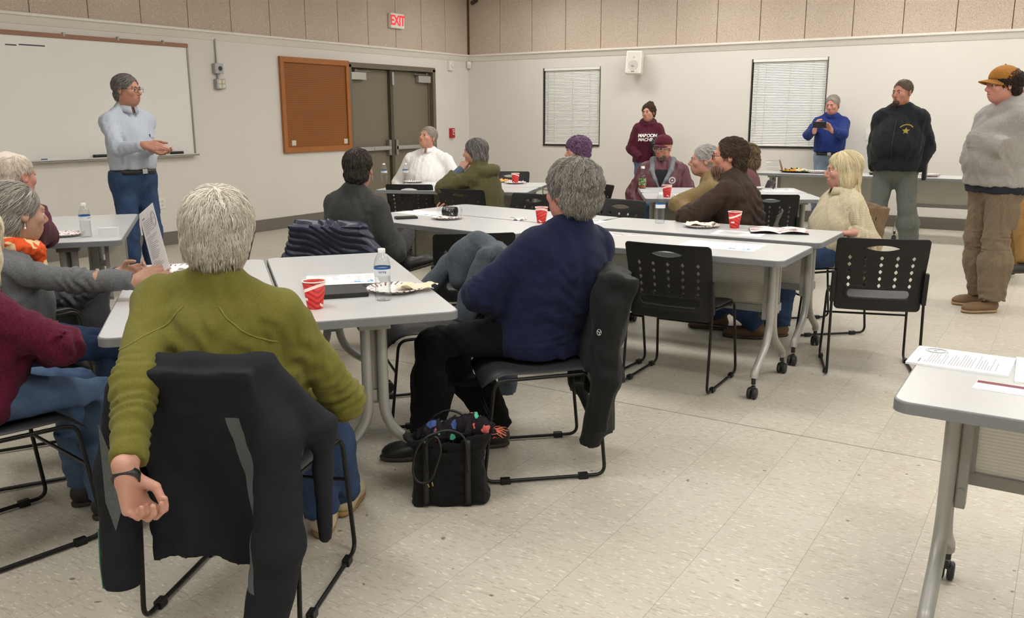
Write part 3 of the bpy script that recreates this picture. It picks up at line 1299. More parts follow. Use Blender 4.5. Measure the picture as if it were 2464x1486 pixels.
    # ---- volumes
    def torso(s, d, t, hips=True, neck=True, shoulders=True):
        h, w, b = s.h, s.w, s.belly
        fP = s.FP[:, 1]
        if hips:
            d.ell(s.P + s.S1 * 0.035 * h, (0.170 * w * h + t, 0.122 * w * h + t, 0.125 * h + t), s.FP, 0.03)
            if s.sit:
                d.ell(s.P - fP * 0.035 * h - s.S1 * 0.02, (0.186 * w * h + t, 0.135 * w * h + t, 0.105 * h + t), s.FP, 0.04)
        d.ell(s.P + s.S1 * 0.16 * h + fP * b * 0.55, (0.148 * w * h + t + b * 0.25, 0.108 * w * h + t + b * 0.55, 0.165 * h), s.FP, 0.09)
        d.ell(s.P + (s.C - s.P) * 0.50 + fP * b * 0.35, (0.148 * w * h + t + b * 0.2, 0.108 * w * h + t + b * 0.42, 0.20 * h), s.FC, 0.10)
        d.ell(s.C - s.S2 * 0.165 * h, ((0.150 if s.fem else 0.163) * w * h + t, 0.110 * w * h + t, 0.19 * h), s.FC, 0.09)
        r = (0.062 if s.fem else 0.070) * h + t
        if shoulders:
            m = s.C - s.S2 * 0.045 * h - s.fc * 0.01 * h
            for k in 'RL':
                d.cone(m - s.S2 * 0.02, s.sh[k] * 0.86 + m * 0.14 - s.S2 * 0.012, r * 1.1, r * 0.82, 0.05)
                d.cone(s.N + s.S2 * 0.035 * h - s.fc * 0.015, s.sh[k] * 0.92 + s.C * 0.08 + s.S2 * 0.006, 0.050 * h + t * 0.6, 0.050 * h + t, 0.05)
        d.ell(s.C - s.S2 * 0.10 * h - s.fc * 0.035 * h, (0.125 * w * h + t, 0.085 * w * h + t, 0.12 * h + t), s.FC, 0.05)
        if s.fem:
            for q in (1, -1):
                d.ell(s.C - s.S2 * 0.20 * h + s.rc * q * 0.075 * h * w + s.fc * (0.075 * w) * h, (0.068 * h * w + t, 0.062 * h * w + t, 0.068 * h * w + t), s.FC, 0.05)

    def legs(s, d, t, cuff=0.0, wide=1.0, flat=True):
        h = s.h
        q = (0.55 + 0.45 * s.w)
        for k in 'RL':
            hp_, kn, an = s.leg[k]
            low = kn + (an - kn) * (1 - cuff)
            d.cone(hp_, kn, 0.092 * q * h + t, 0.062 * q * h + t, 0.05)
            mid = kn + (low - kn) * 0.35 - s.fp * 0.012
            d.cone(kn, mid, 0.060 * q * h + t, 0.057 * q * h * wide + t, 0.03)
            d.cone(mid, low, 0.057 * q * h * wide + t, 0.043 * h * wide + t, 0.03, flat=flat)

    def sleeves(s, d, t, end=0.97, which='RL', wide=1.0, k=0.035):
        h, a = s.h, s.armw * (0.7 + 0.3 * s.w)
        for q in which:
            sh, el, wr = s.arm[q]
            d.cone(sh, el, 0.055 * a * h + t, 0.044 * a * h + t, k)
            if end > 0:
                e2 = el + (wr - el) * end
                d.cone(el, e2, 0.043 * a * h + t, 0.030 * a * h * wide + t, 0.025, flat=True)

    def head_sdf(s, d, beardless=True):
        z = s.hs
        E = lambda c, r, k=0.02, op='u', R=None: d.ell(s.hp(*c), tuple(v * z for v in r), s.FH if R is None else s.FH @ R, k * z, op)
        Cn = lambda a, b, ra, rb, k=0.012, op='u': d.cone(s.hp(*a), s.hp(*b), ra * z, rb * z, k * z, op)
        # neck
        q = 0.9 if s.fem else 1.0 + 0.12 * max(0, s.w - 1)
        d.cone(s.C - s.S2 * 0.02, s.hp(0, -0.018, -0.05), 0.062 * q * s.h, 0.055 * q * z, 0.03)
        E((0, -0.018, 0.032), (0.0765, 0.098, 0.086))
        E((0, 0.028, -0.028), (0.062, 0.066, 0.085), 0.025)
        jw = 0.9 if s.fem else 1.0
        E((0, 0.046, -0.088), (0.036 * jw, 0.038, 0.028), 0.03)
        for sx in (1, -1):
            E((sx * 0.043 * jw, 0.008, -0.058), (0.022, 0.038, 0.036), 0.025)
            E((sx * 0.041, 0.062, -0.022), (0.022, 0.022, 0.02), 0.02)
        Cn((-0.034, 0.081, 0.022), (0.034, 0.081, 0.022), 0.011, 0.011, 0.015)
        for sx in (1, -1):
            E((sx * 0.031, 0.100, 0.003), (0.019, 0.014, 0.011), 0.010, 's')
        Cn((0, 0.088, 0.012), (0, 0.112, -0.026), 0.008, 0.0115, 0.010)
        E((0, 0.104, -0.033), (0.011, 0.012, 0.009), 0.006)
        for sx in (1, -1):
            E((sx * 0.0115, 0.098, -0.034), (0.0075, 0.009, 0.007), 0.006)
            E((sx * 0.031, 0.081, 0.0095), (0.0165, 0.0125, 0.0062), 0.004)
            E((sx * 0.031, 0.079, -0.0075), (0.0155, 0.012, 0.0062), 0.006)
        # muzzle and lips
        E((0, 0.070, -0.060), (0.030, 0.026, 0.024), 0.02)
        E((0, 0.0935, -0.0575), (0.021, 0.0065, 0.0042), 0.003)
        E((0, 0.0925, -0.0665), (0.018, 0.0068, 0.0050), 0.003)
        d.box(s.hp(0, 0.103, -0.0618), (0.020 * z, 0.010 * z, 0.0012 * z), s.FH, 0.001, 0.004 * z, 's')
        # ears
        if not s.ears:
            return
        Re = np.array(Matrix.Rotation(math.radians(12), 3, 'X'))
        for sx in (1, -1):
            Rz = np.array(Matrix.Rotation(math.radians(-sx * 22), 3, 'Z')) @ Re
            E((sx * 0.0785, -0.012, -0.004), (0.0075, 0.0185, 0.031), 0.006, 'u', Rz)
            E((sx * 0.087, -0.008, 0.0), (0.0075, 0.010, 0.018), 0.004, 's', Rz)

    def hand_sdf(s, d, k, fd, pn, curl=(20, 25, 15), spread=4.0, thumb=0.4, fcurl=None):
        """Palm, four jointed fingers of different length and a thumb from the side of the palm."""
        wr = s.arm[k][2]
        z = s.h * (0.93 if s.fem else 1.0)
        fd = unit(fd)
        pn = unit(A3(pn) - fd * (A3(pn) @ fd))
        th = np.cross(fd, pn) * (1 if k == 'R' else -1)
        base = []
        d.cone(wr - fd * 0.03 * z, wr + fd * 0.012 * z, 0.026 * z, 0.024 * z, 0.015)
        for x, L in ((0.030, 0.090), (0.010, 0.093), (-0.011, 0.088), (-0.030, 0.079)):
            m = wr + (fd * L + th * x) * z
            d.cone(wr + (fd * 0.012 + th * x * 0.55) * z, m, 0.0165 * z, 0.0118 * z, 0.010)
            base.append(m)
        lens = ((0.044, 0.026, 0.021), (0.048, 0.030, 0.022), (0.044, 0.028, 0.021), (0.034, 0.021, 0.019))
        for i, (m, L) in enumerate(zip(base, lens)):
            dr = rot_about(fd, pn, (1 if k == 'R' else -1) * (i - 1.4) * -spread)
            c = fcurl[i] if fcurl else curl
            axis = np.cross(dr, pn)
            p = m
            rr = [0.0102, 0.0092, 0.0084, 0.0072]
            if i == 3:
                rr = [v * 0.86 for v in rr]
            for j in range(3):
                dr = rot_about(dr, axis, c[j])
                q = p + dr * L[j] * z
                d.cone(p, q, rr[j] * z, rr[j + 1] * z, 0.0025 if j else 0.005)
                p = q
        b = wr + (fd * 0.022 + th * 0.020 + pn * 0.008) * z
        d1 = unit(fd * 0.55 + th * (0.75 - 0.5 * thumb) + pn * (0.25 + 0.45 * thumb))
        d2 = unit(fd * 0.85 + th * (0.40 - 0.75 * thumb) + pn * (0.15 + 0.35 * thumb))
        p1 = b + d1 * 0.046 * z
        p2 = p1 + d2 * 0.034 * z
        p3 = p2 + unit(d2 + fd * 0.2 - th * 0.2 * thumb) * 0.026 * z
        d.cone(b, p1, 0.0175 * z, 0.0125 * z, 0.010)
        d.cone(p1, p2, 0.0118 * z, 0.0105 * z, 0.003)
        d.cone(p2, p3, 0.0104 * z, 0.0082 * z, 0.003)
        s.hands[k] = wr + fd * 0.09 * z

    def body(s, hands=None, head_step=0.0045, hand_step=0.0055, bare=0.0):
        """One continuous skin surface; the part under the clothes is a little slimmer than they are."""
        s.finish_pose()
        d = SDF()
        s.torso(d, -0.012)
        s.legs(d, -0.010, flat=False)
        for k in 'RL':
            sh, el, wr = s.arm[k]
            a = s.armw * (0.7 + 0.3 * s.w)
            d.cone(sh, el, 0.050 * a * s.h, 0.040 * a * s.h, 0.03)
            d.cone(el, el + (wr - el) * 0.35, 0.040 * a * s.h, 0.040 * a * s.h, 0.02)
            d.cone(el + (wr - el) * 0.35, el + (wr - el) * (1.0 if k in (hands or {}) else 0.80), 0.038 * a * s.h, 0.026 * s.h, 0.02)
        for k in 'RL':
            an, kn = s.leg[k][2], s.leg[k][1]
            f = unit(A3([*(s.foot_dir(k)[:2]), 0]))
            d.cone(an - UP * 0.01, an + f * 0.10 - UP * 0.05, 0.026, 0.016, 0.02)
        s.seatcut(d)
        s.head_sdf(d)
        fine = [(s.hp(0, 0, 0) - 0.135 * s.hs, s.hp(0, 0, 0) + 0.135 * s.hs, head_step)]
        for k, a in (hands or {}).items():
            s.hand_sdf(d, k, **a)
            c = s.arm[k][2] + unit(a['fd']) * 0.07
            fine.append((c - 0.115, c + 0.115, hand_step))
        V, Q = d.mesh(0.022, fine)
        # lips take their own colour
        L = (V - s.O) @ s.FH / s.hs
        c = L[Q].mean(1)
        lips = ((c[:, 0] / 0.021) ** 2 + ((c[:, 2] + 0.062) / 0.0085) ** 2 < 1) & (c[:, 1] > 0.088)
        s.bodyo = link_mesh('body', V, Q, [s.skin, s.lip], s.e, s.org, mat_idx=lips.astype(int))

    def seatcut(s, d):
        if s.sit:
            c = s.P - s.fp * 0.05
            z = s.seat + 0.006
            d.plane((c[0], c[1], z), (0, 0, -1), 0.006, (c[0] - 0.32, c[1] - 0.32, z - 0.12), (c[0] + 0.32, c[1] + 0.32, z + 0.02))

    def foot_dir(s, k):
        return getattr(s, 'fdir', {}).get(k, s.fp)

    # ---- face parts
    def eyes(s, brow=(90, 80, 70), gaze=(0, 0), iris=None, brow_r=0.0042):
        z = s.hs
        bm = plain('brow_%d_%d_%d' % brow, brow, 0.8)
        for sx in (-1, 1):
            f = unit(s.hd(0.02 * sx + gaze[0], 1, gaze[1]))
            r = unit(np.cross(f, s.FH[:, 2]))
            u = np.cross(r, f)
            R = Matrix(np.stack([r, u * -1, f], 1).tolist())
            b = MB().ball(s.hp(sx * 0.031, 0.0785, 0.0015) - s.org, 0.0128 * z, R=R, n=16)
            mi = [0] * len(b.f)
            for i in range(len(b.f)):
                if i // 16 >= 8:
                    mi[i] = 1
            b.mi = mi
            b.build('eye', [M_EYEW, iris or M_IRIS], s.e)
            pts = [s.hp(sx * x, y, q) - s.org for x, y, q in ((0.012, 0.0925, 0.0195), (0.024, 0.0925, 0.0235), (0.036, 0.0875, 0.024), (0.047, 0.078, 0.0195))]
            MB().tube(pts, [brow_r * z, brow_r * 1.2 * z, brow_r * z, brow_r * 0.5 * z], 6).build('eyebrow', bm, s.e)

    def glasses(s, rgb=(40, 34, 30), rim=True, r=0.0016, half=(0.0235, 0.0165)):
        z = s.hs
        m = plain('frame_%d_%d_%d' % rgb, rgb, 0.3, vary=0)
        b = MB()
        for sx in (-1, 1):
            o = rrect(half[0], half[1], 0.010, 4)
            pts = [s.hp(sx * 0.0325 + x, 0.1035 - abs(x + sx * 0.0) * 0.12 * (1 if x * sx > 0 else 0.2), 0.0005 + y) - s.org for x, y in o]
            pts.append(pts[0])
            b.tube(pts, r * z, 6, cap=False)
            b.tube([s.hp(sx * 0.056, 0.100, 0.006) - s.org, s.hp(sx * 0.074, 0.086, 0.007) - s.org, s.hp(sx * 0.081, 0.0, 0.009) - s.org, s.hp(sx * 0.081, -0.02, -0.008) - s.org], r * 1.1 * z, 6)
        b.tube([s.hp(-0.010, 0.105, 0.005) - s.org, s.hp(0, 0.109, 0.007) - s.org, s.hp(0.010, 0.105, 0.005) - s.org], r * z, 6)
        g = b.build('glasses', m, s.e)
        gl = NT('lens_clear') if 'lens_clear' not in _M else None
        if gl:
            tr = gl.n('ShaderNodeBsdfTransparent')
            gs = gl.n('ShaderNodeBsdfGlossy')
            gs.inputs['Roughness'].default_value = 0.03
            mx = gl.n('ShaderNodeMixShader')
            mx.inputs[0].default_value = 0.10
            gl.l(tr.outputs[0], mx.inputs[1])
            gl.l(gs.outputs[0], mx.inputs[2])
            gl.l(mx.outputs[0], gl.out.inputs['Surface'])
            _M['lens_clear'] = gl.m
        for sx in (-1, 1):
            o = rrect(half[0], half[1], 0.010, 4)
            vs = [s.hp(sx * 0.0325 + x, 0.1037, 0.0005 + y) - s.org for x, y in o]
            lb = MB().add(vs, [tuple(range(len(vs)))])
            lb.build('lens', _M['lens_clear'], g)

    # ---- hair
    def hair(s, ops, mat, step=0.0055, strands=700, length=0.09, width=0.0022, crown=(0, -0.05, 0.12), grav=0.6, jit=0.25,
             curl=0.0, cfreq=1.5, lift=(0.001, 0.004), bias=(0, 0, 0), segs=8, seed=1, name='hair', free=0.0, amp=0.0, base=0.3, spread=0.22, where=None, wob=0.05, maxfree=2):
        """Hair mass from head-space ellipsoids (u adds, s takes away) covered with separate locks."""
        z = s.hs
        d = SDF()
        for o in ops:
            if o[0] in 'us':
                k = o[3] if len(o) > 3 else 0.012
                d.ell(s.hp(*o[1]), tuple(v * z for v in o[2]), s.FH, k * z, o[0])
            elif o[0] == 'c':
                d.cone(s.hp(*o[1]), s.hp(*o[2]), o[3] * z, o[4] * z, 0.012 * z)
            elif o[0] == 'p':
                d.plane(s.hp(*o[1]), s.hd(*o[2]), 0.006)
        if amp:
            d.creases(amp, wob, seed)
        V, Q = d.mesh(step)
        if len(V) == 0:
            return
        bvh = BVHTree.FromPolygons([tuple(p) for p in V], [tuple(q) for q in Q])
        r = np.random.RandomState(seed)
        A = V[Q]
        area = np.linalg.norm(np.cross(A[:, 2] - A[:, 0], A[:, 3] - A[:, 1]), axis=1)
        cen = A.mean(1)
        loc = (cen - s.O) @ s.FH / z
        if where is not None:
            area = area * where(loc)
        area = area * np.where((loc[:, 1] > 0.055) & (loc[:, 2] < 0.045) & (name == 'hair'), 0.0, 1.0)
        area = area + 1e-12
        pick = r.choice(len(Q), strands, p=area / area.sum())
        cw = s.hp(*crown)
        bw = s.hd(*bias)
        verts, faces, tone = [V], [Q], [np.clip(base + r.normal(0, 0.05, len(V)), 0, 1)]
        nb = len(V)
        SV, SF, ST = [], [], []
        ds = length * z / segs
        for fi in pick:
            p = A[fi][r.randint(4)] * 0.5 + cen[fi] * 0.5
            tn = float(np.clip(r.normal(0.5, spread), 0, 1))
            ph = r.uniform(0, 6.28)
            ja = r.normal(0, jit)
            wd = width * z * r.uniform(0.6, 1.3)
            ln = r.uniform(0.6, 1.15)
            pts, nrm = [], []
            fr = False
            dirp = None
            cutk = segs + 1
            nfree = 0
            for k in range(segs + 1):
                L, n, _, _ = bvh.find_nearest(Vector(p))
                n = np.array(n)
                lf = lift[0] + (lift[1] - lift[0]) * k / segs
                if not fr:
                    p = np.array(L) + n * lf
                pts.append(p)
                nrm.append(n)
                if name == 'hair' and k and cutk > segs:
                    q_ = (p - s.O) @ s.FH / z
                    if q_[1] > 0.05 and q_[2] < 0.035 and abs(q_[0]) < 0.075:
                        cutk = k
                nfree += fr
                if name == 'hair' and nfree > maxfree and cutk > segs:
                    cutk = k
                if k > cutk:
                    p = pts[cutk]
                    pts[-1] = p
                g = p - cw
                g = g - n * (g @ n)
                g = g / max(np.linalg.norm(g), 1e-4)
                dv = g + bw - UP * grav
                if free and k / segs > 1 - free:
                    fr = True
                if n[2] < -0.55:
                    fr = True
                if not fr:
                    dv = dv - n * (dv @ n)
                    dv = dv / max(np.linalg.norm(dv), 1e-4)
                    dv = rot_about(dv, n, math.degrees(ja + curl * math.sin(ph + k * cfreq)))
                else:
                    dv = dirp * 0.7 - UP * 0.3 if dirp is not None else -UP
                dv = dv / max(np.linalg.norm(dv), 1e-4)
                dirp = dv
                p = p + dv * ds * ln
            b0 = len(SV)
            for k in range(segs + 1):
                t = pts[min(k + 1, segs)] - pts[max(k - 1, 0)]
                sd = np.cross(t, nrm[k])
                sd = sd / max(np.linalg.norm(sd), 1e-6)
                w = wd * (1.0 - 0.85 * min(1, k / min(segs, cutk)) ** 2) * (0.55 if k == 0 else 1)
                SV += [pts[k] - sd * w, pts[k] + sd * w, pts[k] + nrm[k] * w * 0.8]
                ST += [tn] * 3
            for k in range(segs):
                a = b0 + 3 * k
                SF += [(a, a + 3, a + 5, a + 2), (a + 2, a + 5, a + 4, a + 1), (a + 1, a + 4, a + 3, a)]
        if SV:
            verts.append(np.array(SV))
            faces.append(np.array(SF) + nb)
            tone.append(np.array(ST))
        V2, Q2 = np.concatenate(verts), np.concatenate(faces)
        o = link_mesh(name, V2, Q2, mat, s.e, s.org)
        at_ = o.data.attributes.new('tone', 'FLOAT', 'POINT')
        at_.data.foreach_set('value', np.concatenate(tone).astype(np.float32))
        return o

    # ---- clothes
    def top(s, mat, name='sweater', t=0.014, end=0.97, hem=0.06, extra=None, creases=(0.004, 0.10), elbow=0.006, step=None, wide=1.0, seed=3, mats=None, midx=None,
            neck=0.0, neck_r=0.066, which='RL', skirt=0.0, folds=(), cut=True, late=None):
        s.finish_pose()
        d = SDF()
        s.torso(d, t)
        if skirt:
            d.ell(s.P - s.S1 * skirt * 0.5, (0.176 * s.w * s.h + t, 0.128 * s.w * s.h + t + s.belly * 0.4, 0.13 * s.h + skirt), s.FP, 0.05)
        if cut:
            d.plane(s.P - s.S1 * hem, -s.S1, 0.006)
        if neck:
            d.cone(s.N - s.S2 * 0.03, s.N + unit(s.O - s.N) * neck, neck_r * s.h + 0.012, neck_r * s.h, 0.02, flat=True)
        if extra:
            extra(d)
        s.sleeves(d, t, end, which, wide)
        if late:
            late(d)
        if creases:
            d.creases(creases[0], creases[1], seed)
        if elbow:
            for q in which:
                sh, el, wr = s.arm[q]
                if end > 0.3:
                    d.folds(el, unit(wr - sh) + unit(el - sh) * 0.3, 0.055, elbow, 0.040, seed + 2)
                    d.folds(el + (wr - el) * 0.75, wr - el, 0.05, elbow * 0.45, 0.038, seed + 5)
                d.folds(sh - s.S2 * 0.06, s.rc + s.S2 * 0.5, 0.07, elbow * 0.7, 0.045, seed + 7)
        for f in folds:
            d.folds(*f)
        s.seatcut(d)
        V, Q = d.mesh(step or s.step)
        mi = midx(V[Q].mean(1)) if midx else None
        return link_mesh(name, V, Q, mats or mat, s.e, s.org, mat_idx=mi)

    def trousers(s, mat, t=0.010, cuff=-0.02, wide=1.25, waist=0.085, name='trousers', creases=(0.004, 0.11), extra=None, step=None, knee=0.006):
        s.finish_pose()
        d = SDF()
        h = s.h
        d.ell(s.P + s.S1 * 0.02 * h, (0.170 * s.w * h + t, 0.124 * s.w * h + t + s.belly * 0.2, 0.13 * h + t), s.FP, 0.03)
        d.ell(s.P - s.FP[:, 1] * 0.04 * h - s.S1 * 0.02, (0.165 * s.w * h + t, 0.115 * s.w * h + t, 0.10 * h + t), s.FP, 0.04)
        if not s.sit:
            d.cone(s.P, s.P + s.S1 * (waist + 0.03), 0.118 * s.w * h + t, 0.118 * s.w * h + t, 0.05)
            d.ell(s.P + s.S1 * waist, (0.158 * s.w * h + t + s.belly * 0.1, 0.122 * s.w * h + t + s.belly * 0.45, 0.09), s.FP, 0.04)
        d.plane(s.P + s.S1 * waist, s.S1, 0.004)
        s.legs(d, t, cuff, wide)
        if extra:
            extra(d)
        if creases:
            d.creases(creases[0], creases[1], 11)
        for k in 'RL':
            hp_, kn, an = s.leg[k]
            d.folds(kn, unit(an - hp_), 0.075, knee, 0.04, 5)
            d.folds(an + (kn - an) * 0.16, an - kn, 0.06, knee * 1.2, 0.045, 8)
        s.seatcut(d)
        V, Q = d.mesh(step or s.step)
        return link_mesh(name, V, Q, mat, s.e, s.org)

    def shoes(s, mat, sole=None, length=0.28, wide=1.0, high=0.03, name='shoe', step=0.007):
        for k in 'RL':
            an = s.leg[k][2]
            f = unit(A3([*(s.foot_dir(k)[:2]), s.foot_dir(k)[2] if len(s.foot_dir(k)) > 2 else 0]))
            r = unit(np.cross(f, UP))
            u = np.cross(r, f)
            R = np.stack([r, f, u], 1)
            g = an - u * 0.085
            d = SDF()
            L = length * s.h
            d.ell(g + f * (L * 0.02) + u * 0.045, (0.040 * wide, 0.062, 0.042), R, 0.03)
            d.ell(g + f * (L * 0.30) + u * 0.038, (0.047 * wide, 0.095, 0.036), R, 0.03)
            d.ell(g + f * (L * 0.52) + u * 0.030, (0.047 * wide, 0.062, 0.030), R, 0.03)
            d.cone(g + u * 0.05, g + u * (0.085 + high), 0.045, 0.043, 0.02, flat=True)
            d.plane(g + u * 0.014, -u, 0.003)
            V, Q = d.mesh(step)
            o = link_mesh(name, V, Q, mat, s.e, s.org)
            e = SDF()
            e.ell(g + f * (L * 0.06) + u * 0.012, (0.041 * wide, 0.072, 0.05), R, 0.03)
            e.ell(g + f * (L * 0.44) + u * 0.012, (0.049 * wide, 0.090, 0.05), R, 0.04)
            e.plane(g + u * 0.019, u, 0.002)
            e.plane(g + u * 0.0, -u, 0.002)
            V, Q = e.mesh(step)
            link_mesh('sole', V, Q, sole or M_SOLE, o, (0, 0, 0)).location = -s.org
            
    def belt(s, z, mat, buckle=True, hgt=0.019, t=0.010):
        rx = 0.158 * s.w * s.h + t + 0.006 + s.belly * 0.1
        ry = 0.122 * s.w * s.h + t + 0.006 + s.belly * 0.45
        b = MB()
        n = 40
        c = s.P + s.S1 * z
        vs = []
        for zz, rr in ((-hgt, 0.0), (-hgt, 0.006), (hgt, 0.006), (hgt, 0.0)):
            for k in range(n):
                a = 2 * PI * k / n
                vs.append(c + s.FP[:, 0] * (rx + rr) * math.cos(a) + (s.FP[:, 1] * (ry + rr) * math.sin(a)) + s.S1 * zz - s.org)
        fs = [(i * n + k, i * n + (k + 1) % n, (i + 1) * n + (k + 1) % n, (i + 1) * n + k) for i in range(3) for k in range(n)]
        b.add(vs, fs, 0, True)
        o = b.build('belt', mat, s.e)
        if buckle:
            R = Matrix(s.FP.tolist())
            MB().box(c + s.FP[:, 1] * (ry + 0.010) - s.org, (0.022, 0.004, 0.019), R=R, bev=0.003).build('buckle', M_ALU, o)

    def cap(s, mat, brim_mat=None, name='cap', tilt=0.0, brim=0.075, button=True):
        """Baseball cap: domed crown of six panels and a curved peak."""
        z = s.hs
        d = SDF()
        d.ell(s.hp(0, -0.012, 0.050), (0.086 * z, 0.108 * z, 0.088 * z), s.FH, 0.01)
        d.plane(s.hp(0, 0, 0.036), s.hd(0, 0.10, -1), 0.004)
        V, Q = d.mesh(0.006)
        o = link_mesh(name, V, Q, mat, s.e, s.org)
        vs, fs = [], []
        NU, NV = 14, 6
        for side in (0, 1):
            for j in range(NV + 1):
                t = j / NV
                for i in range(NU + 1):
                    u = i / NU * 2 - 1
                    a = u * 1.12
                    r0x, r0y = 0.084, 0.106
                    x = math.sin(a) * r0x * (1 + 0.02 * t)
                    y = -0.012 + math.cos(a) * r0y + t * brim * max(0.0, math.cos(u * PI / 2)) ** 0.55
                    zz = 0.046 - 0.012 * t - 0.034 * u * u - (0.004 if side else 0)
                    vs.append(s.hp(x, y, zz) - s.org)
        n1 = (NU + 1) * (NV + 1)
        for j in range(NV):
            for i in range(NU):
                a = j * (NU + 1) + i
                fs.append((a, a + 1, a + NU + 2, a + NU + 1))
                fs.append((n1 + a, n1 + a + NU + 1, n1 + a + NU + 2, n1 + a + 1))
        for i in range(NU):
            a = NV * (NU + 1) + i
            fs.append((a, a + 1, n1 + a + 1, n1 + a))
        link_mesh('brim', vs, fs, brim_mat or mat, o)
        if button:
            MB().ball(s.hp(0, -0.012, 0.139) - s.org, 0.007 * z).build('cap_button', mat, o)
        return o

    def surface(s, o):
        """Ray caster on a finished piece of clothing, in world space."""
        me = o.data
        v = np.zeros(len(me.vertices) * 3, np.float32)
        me.vertices.foreach_get('co', v)
        v = v.reshape(-1, 3) + s.org
        return BVHTree.FromPolygons([tuple(p) for p in v], [tuple(p.vertices) for p in me.polygons])


def drape(bvh, pts2d, c, right, up, back, off=0.003, start=0.5):
    """Lays flat outline points (x right, y up) onto a surface seen along -back... returns world points."""
    out = []
    for x, y in pts2d:
        o = A3(c) + A3(right) * x + A3(up) * y + A3(back) * start
        L, n, _, _ = bvh.ray_cast(Vector(o), Vector(-A3(back)), 1.0)
        if L is None:
            L = Vector(A3(c) + A3(right) * x + A3(up) * y)
            n = Vector(back)
        out.append(np.array(L) + A3(back) * off)
    return out


def text_mesh(body, size, bold=0.0, ext=0.0, align='CENTER', space=1.0, shear=0.0):
    """Triangulated lettering as flat vertices and faces (x right, y up)."""
    cu = bpy.data.curves.new('lettering', 'FONT')
    cu.body = body
    cu.size = size
    cu.align_x = align
    cu.align_y = 'CENTER'
    cu.offset = bold
    cu.extrude = ext
    cu.space_character = space
    cu.shear = shear
    o = bpy.data.objects.new('lettering', cu)
    COL.objects.link(o)
    dg = bpy.context.evaluated_depsgraph_get()
    dg.update()
    me = o.evaluated_get(dg).to_mesh()
    v = [tuple(p.co) for p in me.vertices]
    f = [tuple(p.vertices) for p in me.polygons]
    o.evaluated_get(dg).to_mesh_clear()
    bpy.data.objects.remove(o)
    bpy.data.curves.remove(cu)
    return v, f
# ------------------------------------------------------------------ the people in the room
IR, IF = ang(32.4), ang(122.4)          # to the right and away, as the room is photographed
IL, IT = -IR, -IF
SEATED = []


def seated(p, label, dx=0.0, back=0.05, fdir=None, build=True):
    """The chair a seated person sits on."""
    f = ang(fdir) if fdir is not None else p.fp
    r = np.cross(f, UP)
    c = p.P - f * back * 0.0 + f * 0.03 + r * dx
    return chair(c[0], c[1], (f[0], f[1]), label)


def checks(name, base, line, size=0.009, amt=0.6):
    if name in _M:
        return _M[name]
    t = NT(name)
    co = t.coord('Object')
    sep = t.n('ShaderNodeSeparateXYZ')
    t.l(co, sep.inputs[0])
    u = t.math('ADD', t.math('MULTIPLY', sep.outputs[0], 0.8), t.math('MULTIPLY', sep.outputs[1], 0.9))
    a = t.math('LESS_THAN', t.math('FRACT', t.math('DIVIDE', u, size)), 0.32)
    b = t.math('LESS_THAN', t.math('FRACT', t.math('DIVIDE', sep.outputs[2], size)), 0.32)
    f = t.math('MULTIPLY', t.math('MULTIPLY', t.math('ADD', a, b), 0.5), amt)
    t.color(t.mix(f, srgb(*base), srgb(*line)))
    t.bump(t.noise(co, 12, 2), 0.3, 0.02)
    _M[name] = t.set(0.85, 0, 0.2)
    return _M[name]


def stripes(name, base, line, size=0.012, amt=0.5, ax=(0.8, 0.9, 0)):
    if name in _M:
        return _M[name]
    t = NT(name)
    co = t.coord('Object')
    sep = t.n('ShaderNodeSeparateXYZ')
    t.l(co, sep.inputs[0])
    u = t.math('ADD', t.math('ADD', t.math('MULTIPLY', sep.outputs[0], ax[0]), t.math('MULTIPLY', sep.outputs[1], ax[1])), t.math('MULTIPLY', sep.outputs[2], ax[2]))
    a = t.math('LESS_THAN', t.math('FRACT', t.math('DIVIDE', u, size)), 0.3)
    t.color(t.mix(t.math('MULTIPLY', a, amt), srgb(*base), srgb(*line)))
    t.bump(t.noise(co, 12, 2), 0.3, 0.02)
    _M[name] = t.set(0.85, 0, 0.2)
    return _M[name]


def denim(name, rgb, light):
    if name in _M:
        return _M[name]
    t = NT(name)
    co = t.coord('Object')
    f = t.ramp(t.noise(co, 7, 3, 0.6), [(0.35, (0, 0, 0)), (0.7, (1, 1, 1))])
    g = t.ramp(t.noise(co, 330, 2, 0.6), [(0.3, (0, 0, 0)), (0.7, (1, 1, 1))])
    t.color(t.mix(t.math('ADD', t.math('MULTIPLY', f, 0.5), t.math('MULTIPLY', g, 0.3)), srgb(*rgb), srgb(*light)))
    t.bump(t.math('ADD', t.noise(co, 13, 3), t.math('MULTIPLY', g, 0.1)), 0.5, 0.03)
    _M[name] = t.set(0.85, 0, 0.2)
    return _M[name]


# head-space building blocks of common haircuts
FACE_CUT = ('s', (0, 0.122, -0.022), (0.080, 0.080, 0.112))
LOW_CUT = ('s', (0, 0.035, -0.120), (0.125, 0.118, 0.088))
EAR_CUTS = [('s', (0.088, 0.014, -0.032), (0.030, 0.032, 0.050)), ('s', (-0.088, 0.014, -0.032), (0.030, 0.032, 0.050))]
SHORT = [('u', (0, -0.020, 0.038), (0.0835, 0.1045, 0.088)), ('u', (0, -0.055, -0.03), (0.066, 0.058, 0.055)), FACE_CUT, LOW_CUT] + EAR_CUTS

JEANS = denim('dark_jeans', (38, 56, 88), (70, 92, 126))
JEANS2 = denim('mid_jeans', (66, 88, 122), (106, 128, 156))
JEANS3 = denim('faded_jeans', (104, 122, 144), (148, 164, 180))
BLACKP = cloth('black_trousers', (15, 15, 17), rough=0.95, sheen=0.02)
SHOE_BR = plain('brown_leather', (92, 68, 46), 0.5, vary=0.2, scale=14)
SHOE_BK = plain('black_leather', (30, 29, 29), 0.45)


